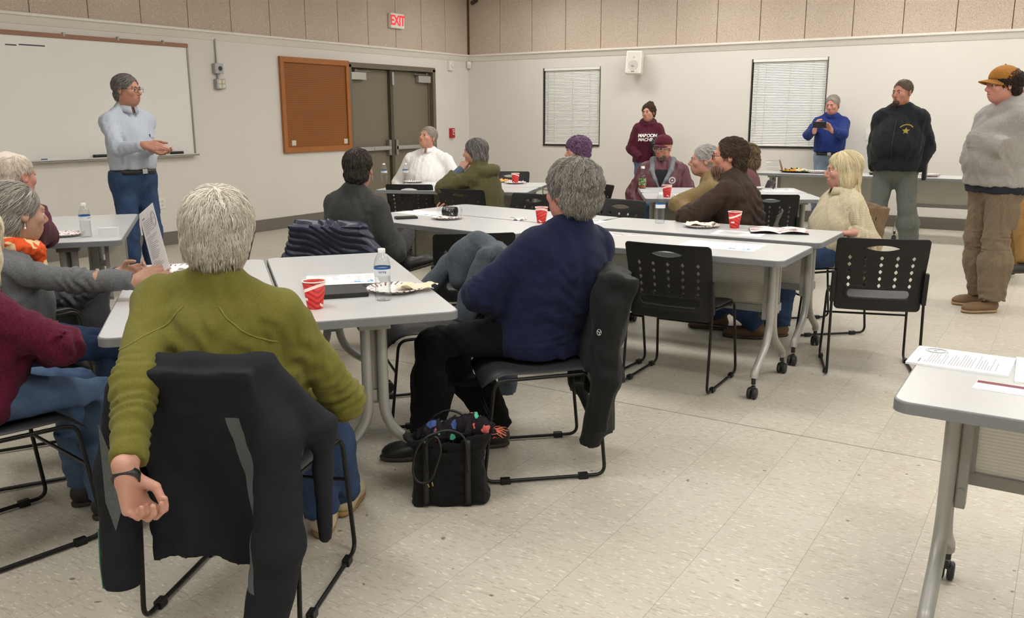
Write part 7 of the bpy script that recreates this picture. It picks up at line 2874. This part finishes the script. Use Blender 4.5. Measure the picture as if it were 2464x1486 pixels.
def handbag():
    c = np.array([-1.895, 2.53, 0.0])
    f = ang(302.4 - 8)
    r = np.cross(UP, f) * -1
    r = np.array([0.844, 0.536, 0]) * 0.99 + np.array([0, 0.05, 0])
    r = unit(r)
    fw = np.array([-r[1], r[0], 0])           # away
    e = empty('handbag', c, math.atan2(r[1], r[0]), 'black quilted tote bag standing open on the floor by the navy fleece woman\'s feet', 'bag')
    d = SDF()

    def bag(X, Y, Z):
        t = np.clip(Z / 0.30, 0, 1)
        hx = 0.150 - 0.018 * np.sin(t * PI) + 0.045 * np.clip((t - 0.6) / 0.4, 0, 1) ** 2
        cx = 0.006 - 0.01 * t
        hy = 0.085 - 0.02 * t
        qx, qy = np.abs(X - cx) - hx + 0.035, np.abs(Y) - hy + 0.035
        d2 = np.sqrt(np.maximum(qx, 0) ** 2 + np.maximum(qy, 0) ** 2) + np.minimum(np.maximum(qx, qy), 0) - 0.035
        top = 0.275 + 0.012 * np.sin(X * 14)
        d3 = np.maximum(d2, np.maximum(Z - top, -Z + 0.002))
        inner = np.maximum(d2 + 0.010, 0.21 - Z)
        return np.maximum(d3, -inner) + 0.0018 * np.sin((X + Z) * 190) * np.sin((X - Z) * 190)
    d.func(bag, (-0.22, -0.12, 0), (0.22, 0.12, 0.30))
    d.creases(0.005, 0.11, 2)
    d.plane((0, 0, 0.002), (0, 0, -1))
    V, Q = d.mesh(0.0065)
    link_mesh('bag_body', V, Q, cloth('black_quilted', (17, 17, 19), (12, 12, 13), fine=200, bump=0.4, rough=0.85), e)
    ms = plain('strap_leather', (19, 18, 18), 0.45)
    for y, k in ((-0.080, 0), (0.07, 1)):
        if k == 0:
            pts = roundpath([(-0.075, y - 0.012, 0.14), (-0.085, y - 0.016, 0.26), (-0.04, y - 0.03, 0.30), (-0.02, y - 0.05, 0.25), (-0.06, y - 0.055, 0.13), (-0.105, y - 0.05, 0.115), (-0.13, y - 0.045, 0.15), (-0.125, y - 0.03, 0.22), (-0.09, y - 0.02, 0.285), (0.0, y + 0.0, 0.31), (0.065, y - 0.006, 0.285), (0.075, y - 0.012, 0.14)], 0.05, 5)
        else:
            pts = roundpath([(-0.075, y + 0.01, 0.16), (-0.08, y + 0.02, 0.29), (0.0, y + 0.03, 0.33), (0.08, y + 0.02, 0.29), (0.075, y + 0.01, 0.16)], 0.05, 5)
        MB().tube(pts, 0.0045, 8).build('bag_handle', ms, e)
    for x in (-0.085, 0.072):
        vs, fs = [], []
        n = 12
        for i in range(n + 1):
            z = 0.012 + 0.25 * i / n
            for s_ in (-1, 1):
                vs.append((x + s_ * 0.011, -0.0905 + 0.02 * (z / 0.3) - 0.004, z))
        fs = [(2 * i, 2 * i + 1, 2 * i + 3, 2 * i + 2) for i in range(n)]
        o = MB().add(vs, fs, 0, True).build('bag_strap_trim', ms, e)
        m = o.modifiers.new('thickness', 'SOLIDIFY')
        m.thickness = 0.006
    MB().tube([(-0.062, -0.098, 0.108), (-0.058, -0.104, 0.094)], 0.003, 6).tube([(-0.078, -0.098, 0.100), (-0.072, -0.104, 0.090)], 0.003, 6).build('buckle', plain('brass', (170, 140, 80), 0.3, 0.8), e)
    # scarf stuffed in the bag
    d = SDF()
    d.ell((-0.02, 0.0, 0.265), (0.10, 0.05, 0.050), None, 0.03)
    d.ell((0.075, 0.0, 0.285), (0.075, 0.045, 0.050), None, 0.03)
    d.cone((0.10, 0, 0.295), (0.185, -0.02, 0.262), 0.03, 0.012, 0.03)
    d.creases(0.010, 0.07, 7)
    V, Q = d.mesh(0.006)
    t = NT('floral_scarf')
    co = t.coord('Object')
    vo = t.n('ShaderNodeTexVoronoi', Scale=21.0)
    wv = t.n('ShaderNodeVectorMath', _operation='ADD')
    t.l(co, wv.inputs[0])
    nn = t.n('ShaderNodeTexNoise', Scale=40.0)
    t.l(co, nn.inputs['Vector'])
    sc = t.n('ShaderNodeVectorMath', _operation='SCALE')
    sc.inputs['Scale'].default_value = 0.03
    t.l(nn.outputs['Color'], sc.inputs[0])
    t.l(sc.outputs[0], wv.inputs[1])
    t.l(wv.outputs[0], vo.inputs['Vector'])
    blob = t.math('LESS_THAN', vo.outputs['Distance'], 0.36)
    hs = t.n('ShaderNodeSeparateColor')
    t.l(vo.outputs['Color'], hs.inputs[0])
    pal = t.ramp(hs.outputs[0], [(0.0, srgb(206, 84, 66)), (0.3, srgb(210, 106, 100)), (0.5, srgb(92, 190, 158)), (0.66, srgb(30, 28, 36)), (0.9, srgb(70, 92, 150))], 'CONSTANT')
    t.color(t.mix(blob, srgb(24, 20, 26), pal))
    o = link_mesh('floral_scarf', V, Q, t.set(0.7, 0, 0.2))
    put(o, c, math.atan2(r[1], r[0]), 'black floral scarf with coral and green flowers stuffed in the tote bag', 'scarf')
    b = MB()
    rr = random.Random(3)
    for i in range(14):
        p = Vector((0.17 + rr.uniform(-0.01, 0.01), -0.02 + rr.uniform(-0.015, 0.015), 0.268))
        q = p + Vector((rr.uniform(0.02, 0.05), rr.uniform(-0.03, 0.01), rr.uniform(-0.02, 0.03)))
        b.tube([p, (p + q) / 2 + Vector((0, 0, 0.01)), q], 0.0012, 5)
    b.build('fringe', plain('orange_thread', (214, 122, 84), 0.7), o)


def held_paper():
    # the sheet the woman in the cardigan holds up
    tl, tr, bl, br = at(330, 523, 3.55), at(386, 533, 3.40), at(366, 634, 3.57), at(403, 622, 3.38)
    c = (tl + tr + bl + br) / 4
    up = unit((tl + tr) - (bl + br))
    rt = unit((tr + br) - (tl + bl))
    rt = unit(rt - up * (rt @ up))
    n = np.cross(rt, up)
    e = sheet(c, 0, 'printed sheet with a round seal held up by the woman in the cardigan', 0.19, 0.26, 'text', 41, name='held_sheet', stack=0)
    M = Matrix(np.stack([rt, up, n], 1).tolist()).to_4x4()
    M.translation = Vector(c)
    e.matrix_world = M


def held_coat():
    # black puffy coat over the arm of the woman in the hoodie
    p = PEOPLE['hoodie']
    wr = p.arm['L'][2]
    d = SDF()
    c = wr + p.fc * 0.02 - p.rc * 0.09
    d.chain([c + UP * 0.13 - p.rc * 0.04, c + UP * 0.05, c - UP * 0.06 - p.rc * 0.03, c - UP * 0.20 - p.rc * 0.06], [0.055, 0.085, 0.080, 0.05], 0.04)
    d.creases(0.012, 0.09, 6)
    V, Q = d.mesh(0.010)
    o = link_mesh('folded_coat', V, Q, plain('black_nylon', (24, 25, 28), 0.4), None, (c[0], c[1], c[2]))
    tag(o, 'black puffy coat carried on the arm of the woman in the maroon hoodie', 'coat')
# ------------------------------------------------------------------ coats hung over chair backs
def draped(name, label, x, y, fdir, mat, top=0.815, left=0.25, right=0.25, bottom=0.2, front=0.55, thick=0.028, extra=None, fold=0.010, fw=0.14, quilt=None, seed=1, step=0.010, cat='jacket', flare=0.03, hem=None, mats=None, midx=None):
    """Garment folded over the top rail of a chair: built in the chair's own space (x across, -y behind)."""
    e = empty(name, (x, y, 0), math.atan2(fdir[1], fdir[0]) - PI / 2, label, cat)
    d = SDF()
    ybk = lambda z: -0.262 - 0.10 * np.clip((z - 0.5) / 0.3, 0, 1)
    r = np.random.RandomState(seed)
    ph = r.uniform(0, 6.28, 4)

    def body(X, Y, Z):
        t = np.clip((top - Z) / (top - bottom), 0, 1)
        hl, hr = left + flare * t, right + flare * t
        cx, hx = (hr - hl) / 2, (hr + hl) / 2
        w = fold * (0.25 + 0.9 * t) * (np.sin(2 * PI * X / fw + ph[0] + 0.8 * np.sin(Z * 9 + ph[1])) + 0.5 * np.sin(2 * PI * X / (fw * 0.47) + ph[2] + 1.2 * t))
        yc = ybk(Z) - 0.012 + 0.30 * np.minimum(X * X, 0.07) + w
        qx = np.abs(X - cx) - hx
        hm = bottom + (hem(X) if hem else 0)
        dz = np.maximum(Z - top, hm - Z)
        dd = np.maximum(np.maximum(qx, np.abs(Y - yc) - thick), dz)
        return dd * 0.8
    d.func(body, (-left - flare - 0.03, -0.46, bottom - 0.12), (right + flare + 0.03, -0.17, top))

    def inner(X, Y, Z):
        yc = -0.205 - 0.085 * np.clip((Z - 0.4) / 0.4, 0, 1) + 0.30 * np.minimum(X * X, 0.07)
        qx = np.abs(X - (right - left) / 2) - (right + left) / 2 + 0.01
        return np.maximum(np.maximum(qx, np.abs(Y - yc - 0.016) - 0.014), np.maximum(Z - top, front - Z)) * 0.8
    d.func(inner, (-left, -0.32, front), (right, -0.10, top), k=0.02)
    d.cone((-left + 0.03, -0.318 + 0.3 * left ** 2, top - 0.012), (0, -0.322, top - 0.008), 0.036, 0.036, 0.02)
    d.cone((0, -0.322, top - 0.008), (right - 0.03, -0.318 + 0.3 * right ** 2, top - 0.012), 0.036, 0.036, 0.02)
    if extra:
        extra(d)
    if quilt:
        q, amp, tilt = quilt
        d.disp.append((lambda X, Y, Z: -amp * np.abs(np.sin(PI * (Z + tilt * X + 0.02 * np.sin(X * 20)) / q)) + amp * 0.5, None, None))
    d.creases(0.003, 0.24, seed)
    V, Q = d.mesh(step)
    mi = midx(V[Q].mean(1)) if midx else None
    o = link_mesh(name + '_shell', V, Q, mats or mat, e, mat_idx=mi)
    return e


def bvh_of(o):
    me = o.data
    v = np.zeros(len(me.vertices) * 3, np.float32)
    me.vertices.foreach_get('co', v)
    return BVHTree.FromPolygons([tuple(p) for p in v.reshape(-1, 3)], [tuple(p.vertices) for p in me.polygons])


def chairs_and_coats():
    # --- dark softshell over the chair of the man in olive
    f = (-0.41, 0.91)
    cx, cy = -2.03, 1.70
    chair(cx, cy, f, 'black chair of the man in olive, mostly under the dark jacket')
    m1 = cloth('charcoal_softshell', (34, 36, 41), (28, 30, 34), fine=500, rough=0.85, fold=0.5)
    m2 = cloth('grey_panel', (92, 97, 98), (80, 85, 86), fine=400, fold=0.2)

    def ex(d):
        d.chain([(-0.205, -0.30, 0.72), (-0.235, -0.325, 0.50), (-0.235, -0.345, 0.17)], [0.045, 0.052, 0.050], 0.03, flat=True)
        d.chain([(0.165, -0.30, 0.77), (0.235, -0.33, 0.62), (0.235, -0.36, 0.33), (0.18, -0.38, 0.06)], [0.045, 0.060, 0.066, 0.060], 0.03, flat=True)
        d.chain([(0.19, -0.27, 0.79), (0.33, -0.25, 0.63), (0.33, -0.27, 0.32)], [0.035, 0.030, 0.020], 0.05)
    t = NT('charcoal_panelled')
    co = t.coord('Object')
    sp = t.n('ShaderNodeSeparateXYZ')
    t.l(co, sp.inputs[0])
    X, Z = sp.outputs[0], sp.outputs[2]
    # two pointed grey insets, one beside each sleeve
    u = t.math('ADD', X, t.math('ADD', t.math('MULTIPLY', Z, 0.30), 0.005))
    wl = t.math('SUBTRACT', 0.032, t.math('MULTIPLY', t.math('ABSOLUTE', t.math('SUBTRACT', Z, 0.50)), 0.22))
    A = t.math('LESS_THAN', t.math('ABSOLUTE', t.math('ADD', u, 0.0)), wl)
    v = t.math('SUBTRACT', X, t.math('SUBTRACT', 0.190, t.math('MULTIPLY', Z, 0.09)))
    B = t.math('MULTIPLY', t.math('LESS_THAN', t.math('ABSOLUTE', v), 0.019), t.math('MULTIPLY', t.math('LESS_THAN', Z, 0.68), t.math('GREATER_THAN', Z, 0.22)))
    msk = t.math('MULTIPLY', B, t.math('LESS_THAN', sp.outputs[1], -0.27))
    f1 = t.noise(co, 170, 3, 0.7)
    dk = t.mix(f1, srgb(26, 28, 33), srgb(35, 37, 43))
    t.color(t.mix(msk, dk, srgb(92, 97, 98)))
    t.bump(t.math('ADD', t.math('MULTIPLY', t.noise(co, 500, 2), 0.03), t.math('MULTIPLY', t.noise(co, 7, 2), 0.6)), 0.5, 0.03)
    m1 = t.set(0.85, 0, 0.2)
    e = draped('softshell_jacket', 'charcoal softshell jacket with grey panels hanging on the near chair behind the olive sweater', cx, cy, f, m1, top=0.812, left=0.15, right=0.20, bottom=0.20, front=0.5,
               extra=ex, fold=0.010, fw=0.24, seed=4, step=0.0085, flare=0.03, hem=lambda X: 0.05 * np.cos((X + 0.02) * 9))
    MB().add([(-0.225, -0.392, 0.66), (-0.165, -0.394, 0.47), (-0.205, -0.396, 0.36), (-0.228, -0.393, 0.44)], [(0, 1, 2, 3)]).build('grey_panel', m2, e)
    mg = plain('green_piping', (36, 120, 92), 0.6)
    MB().tube([(-0.283, -0.355, 0.34), (-0.286, -0.36, 0.24), (-0.285, -0.36, 0.165)], 0.003, 6).build('piping', mg, e)
    # --- black rain jacket over the chair of the woman in navy
    f = (-0.745, -0.667)
    cx, cy = -1.83, 3.03
    chair(cx, cy, f, 'black chair under the woman in the navy fleece')
    mb = cloth('black_rain_shell', (17, 20, 21), (13, 15, 16), fine=500, rough=0.7, fold=0.6)

    def ex2(d):
        d.chain([(0.20, -0.30, 0.74), (0.21, -0.36, 0.52), (0.14, -0.40, 0.27)], [0.05, 0.060, 0.055], 0.03, flat=True)
        d.ell((0.1, -0.32, 0.66), (0.14, 0.045, 0.16), None, 0.04)
        d.ell((-0.1, -0.32, 0.66), (0.14, 0.045, 0.16), None, 0.04)
        d.ell((-0.19, -0.275, 0.72), (0.055, 0.075, 0.11), None, 0.03)
        d.ell((0.19, -0.275, 0.72), (0.055, 0.075, 0.11), None, 0.03)
        d.chain([(0.25, -0.25, 0.70), (0.285, -0.22, 0.48), (0.27, -0.27, 0.26), (0.262, -0.33, 0.07)], [0.03, 0.045, 0.035, 0.010], 0.04)
        d.chain([(-0.22, -0.27, 0.70), (-0.24, -0.26, 0.42), (-0.22, -0.20, 0.14)], [0.045, 0.055, 0.045], 0.03, flat=True)
    e = draped('rain_jacket', 'black rain jacket with a round logo hanging on the chair behind the navy fleece', cx, cy, f, mb, top=0.815, left=0.24, right=0.24, bottom=0.24, front=0.45, extra=ex2, fold=0.016, fw=0.16, seed=8, flare=0.06, step=0.009, hem=lambda X: 0.06 * np.sin(X * 11 + 0.6))
    sh = [c for c in e.children][0]
    bv = bvh_of(sh)
    # find the logo's place on the shell
    R = Matrix.Rotation(-(math.atan2(f[1], f[0]) - PI / 2), 3, 'Z')
    o0 = R @ (Vector(CAM_O) - Vector((cx, cy, 0)))
    dr = R @ Vector(ray(1443, 799))
    hit = bv.ray_cast(o0, dr.normalized(), 10)
    if hit[0] is not None:
        n = hit[1]
        Rn = Matrix(basis(-np.array(n), (0, 0, 1))[:, [0, 2, 1]].tolist())
        c = np.array(hit[0]) + np.array(n) * 0.004
        b = MB()
        rr = 0.0105
        pts = [Vector(c) + Rn @ Vector((rr * math.cos(a), rr * 1.1 * math.sin(a), 0)) for a in np.linspace(0, 2 * PI, 25)]
        b.tube(pts, 0.0011, 5, cap=False)
        b.tube([Vector(c) + Rn @ Vector((-0.007, 0.003, 0)), Vector(c) + Rn @ Vector((0.001, 0.0, 0)), Vector(c) + Rn @ Vector((0.008, 0.004, 0))], 0.0012, 5)
        b.tube([Vector(c) + Rn @ Vector((0.001, 0.0, 0)), Vector(c) + Rn @ Vector((0.003, -0.009, 0))], 0.0011, 5)
        b.build('round_logo', plain('logo_white', (220, 222, 222), 0.5), e)
    MB().tube([(0.262, -0.33, 0.07), (0.262, -0.335, 0.045)], 0.002, 5).build('drawcord', M_WHITEPL, e)
    # --- blue grey jacket on the chair at the long side of the near table
    f = (-0.64, -0.77)
    cx, cy = -2.60, 3.32
    chair(cx, cy, f, 'empty black chair facing the near table, slate jacket over its back')
    chair(-3.01, 4.27, (-0.65, 0.76), 'empty black chair at the middle tables, seen from behind above the slate jacket')
    ms = cloth('slate_jacket_cloth', (84, 92, 100), (68, 76, 84), fine=300, fold=0.7)

    def ex3(d):
        d.chain([(0.02, -0.26, 0.82), (0.03, -0.20, 0.76), (0.0, -0.17, 0.66)], [0.07, 0.075, 0.06], 0.04)
        d.chain([(0.10, -0.24, 0.80), (0.12, -0.14, 0.70), (0.10, 0.02, 0.56)], [0.055, 0.052, 0.045], 0.03, flat=True)
        d.chain([(-0.17, -0.25, 0.78), (-0.19, -0.17, 0.60), (-0.20, -0.12, 0.48)], [0.05, 0.055, 0.05], 0.03, flat=True)
        d.chain([(-0.20, -0.31, 0.70), (-0.23, -0.34, 0.45), (-0.22, -0.34, 0.12)], [0.05, 0.055, 0.045], 0.03, flat=True)
    draped('slate_jacket', 'slate blue grey jacket slung over the empty chair left of the navy fleece', cx, cy, f, ms, top=0.82, left=0.20, right=0.18, bottom=0.32, front=0.5, extra=ex3, fold=0.014, fw=0.15, seed=5)
    # --- puffer on the chair of the woman in dark grey
    p = PEOPLE['darkgrey']
    f = ang(116)
    c = p.P + f * 0.03 + np.cross(f, UP) * -0.07
    chair(c[0], c[1], (f[0], f[1]), 'black chair under the dark grey sweater, covered by the navy puffer')
    mn = plain('navy_puffer_nylon', (30, 36, 58), 0.42, vary=0.15, scale=10)

    def ex4(d):
        d.chain([(0.18, -0.30, 0.79), (0.255, -0.33, 0.66), (0.26, -0.35, 0.46)], [0.05, 0.056, 0.05], 0.03, flat=True)
        d.chain([(-0.19, -0.30, 0.78), (-0.25, -0.33, 0.60), (-0.27, -0.36, 0.36)], [0.04, 0.04, 0.04], 0.05, flat=True)
    draped('puffer_jacket', 'navy quilted puffer jacket over the chair of the woman in dark grey', c[0], c[1], f, mn, top=0.825, left=0.215, right=0.205, bottom=0.34, front=0.5, thick=0.030, extra=ex4, fold=0.008, fw=0.25, quilt=(0.040, 0.010, 0.45), seed=9, step=0.0075, flare=0.04)
    # --- brown jacket on the blonde woman's chair
    p = PEOPLE['blonde']
    f = ang(222)
    c = A3((-1.42, 6.10, 0))
    chair(c[0], c[1], (f[0], f[1]), 'black chair under the blonde woman in cream')
    mk = cloth('khaki_brown_cloth', (124, 104, 80), (98, 80, 60), fold=0.6)

    def ex5(d):
        d.chain([(0.10, -0.31, 0.80), (0.15, -0.33, 0.66), (0.14, -0.33, 0.40)], [0.045, 0.04, 0.04], 0.03, flat=True)
        d.chain([(-0.10, -0.32, 0.78), (-0.12, -0.34, 0.60), (-0.05, -0.34, 0.16)], [0.04, 0.04, 0.015], 0.03)
        d.ell((0, -0.30, 0.62), (0.22, 0.05, 0.20), None, 0.03)
        d.ell((-0.19, -0.275, 0.70), (0.05, 0.08, 0.13), None, 0.03)
        d.ell((0.19, -0.275, 0.70), (0.05, 0.08, 0.13), None, 0.03)

    draped('canvas_jacket', 'khaki brown jacket with leather trim behind the blonde woman on her chair', c[0], c[1], f, mk, top=0.84, left=0.22, right=0.21, bottom=0.36, front=0.6, extra=ex5, fold=0.012, fw=0.12, seed=12)
    # --- purple coat on the chair of the woman in burgundy
    p = PEOPLE['burgundy']
    f = p.fp
    c = p.P + f * 0.03
    mp = cloth('purple_down', (58, 44, 78), (44, 32, 62), fold=0.6)
    draped('purple_coat', 'dark purple coat on the chair at the lower left picture edge', c[0], c[1], f, mp, top=0.82, left=0.24, right=0.26, bottom=0.2, front=0.55, thick=0.032, fold=0.012, fw=0.16, quilt=(0.05, 0.006, 0.3), seed=14, step=0.010)
    # --- the woman in the olive jacket
    p = PEOPLE['olivejacket']
    chair(-4.72, 6.76, (-0.18, 0.98), 'black chair under the woman in the olive jacket, seen from behind')
    # --- empty chairs
    chair(-1.735, 4.50, (-0.02, 1), 'empty black chair in the middle pushed up to the long grey table, seen from behind')
    chair(-2.30, 4.50, (0.05, 1), 'black chair half behind the navy fleece at the long grey table')
    chair(-0.90, 5.27, (-0.30, 0.95), 'empty black chair at the right, near the blonde woman')
    chair(-5.56, 6.96, (-0.42, 0.90), 'empty black chair left of the olive jacket, facing the white shirt')
    chair(-3.88, 6.11 , (-0.15, -0.99), 'empty black chair behind the navy fleece woman\'s hair, left of it')
    chair(-3.02, 6.03, (-0.1, -0.99), 'black chair just right of the wavy grey hair, mostly hidden')
    chair(-2.22, 7.62 , (-0.38, 0.92), 'empty black chair right of the bearded man in brown')
    chair(-5.56, 8.62, (0.36, -0.93), 'black chair behind the olive jacket at the far table')
    chair(-4.22, 3.22, (-0.93, -0.36), 'empty black chair behind the white haired man\'s head, turned to the left')
# ------------------------------------------------------------------ build
EXPOSURE = 0.0
LAMP = 17.5
make_camera()
build_room()
ceiling_lights()


def pair(p0, u, v, lab1, lab2, group):
    """Two tables side by side: p0 near corner, u along the long side, v across."""
    u, v = np.array(u) / np.hypot(*u), np.array(v) / np.hypot(*v)
    a = math.degrees(math.atan2(u[1], u[0]))
    c1 = np.array(p0) + u * 0.762 + v * 0.305
    c2 = c1 + v * 0.622
    table(c1[0], c1[1], a, lab1, group)
    table(c2[0], c2[1], a, lab2, group)


G = 'grey flip-top tables on casters'
pair((-1.865, 2.575), (-0.776, 0.631), (-0.61, -0.79), 'near grey table with the water bottle and red cup, in front of the olive sweater', 'near grey table under the grey cardigan elbows, left of the olive sweater', G)
table(-1.155 - 0.762, 4.30 + 0.312, 0, 'grey table directly behind the empty black chair, with a chart sheet on it', G)
table(-1.150 - 0.762, 5.02 + 0.330, 0, 'grey table beside the blonde woman with the open magazine on it', G)
pair((-4.355, 4.645), (0.99, -0.142), (0.142, 0.99), 'grey table in the middle holding the plate with the lying bottle, front half', 'grey table in the middle, far half with the pale sheet near the dark grey sweater', G)
pair((-5.75, 6.55), (0.944, 0.33), (-0.33, 0.944), 'grey table before the woman in the olive jacket, near half', 'grey table in front of the man in the white shirt, far half', G)
pair((-3.10, 7.03), (0.888, 0.46), (-0.46, 0.888), 'grey table behind the bearded man in brown, near half', 'grey table in front of the man in the maroon cap', G)
table(-0.325 + 0.762, 2.295 + 0.31, 0, 'grey table cut by the right picture edge with stacked papers', G)
pair((-5.86, 4.03), (0.78, -0.62), (-0.62, -0.78), 'grey table behind the held paper with a water bottle on it', 'grey table hidden behind the maroon sweatered old man', G)
table(-2.59, 11.24, 0, 'grey buffet table with the black food tray below the wide blind', G)
table(-1.05, 11.24, 0, 'grey buffet table behind the man with the holster', G)
table(0.49, 11.24, 0, 'grey buffet table behind the man in the tan cap', G)


PEOPLE = {}
for fn in CAST:
    PEOPLE[fn.__name__[5:]] = fn()
chairs_and_coats()
wall_things()
tabletop_things()
handbag()
held_paper()
held_coat()

SC.view_settings.view_transform = 'Standard'
SC.view_settings.look = 'None'
SC.view_settings.gamma = 1.0
SC.view_settings.exposure = EXPOSURE
SC.view_settings.use_curve_mapping = False
SC.cycles.max_bounces = 6
SC.cycles.diffuse_bounces = 4
SC.cycles.glossy_bounces = 3
SC.cycles.transparent_max_bounces = 16
SC.cycles.transmission_bounces = 4
SC.cycles.caustics_reflective = False
SC.cycles.caustics_refractive = False
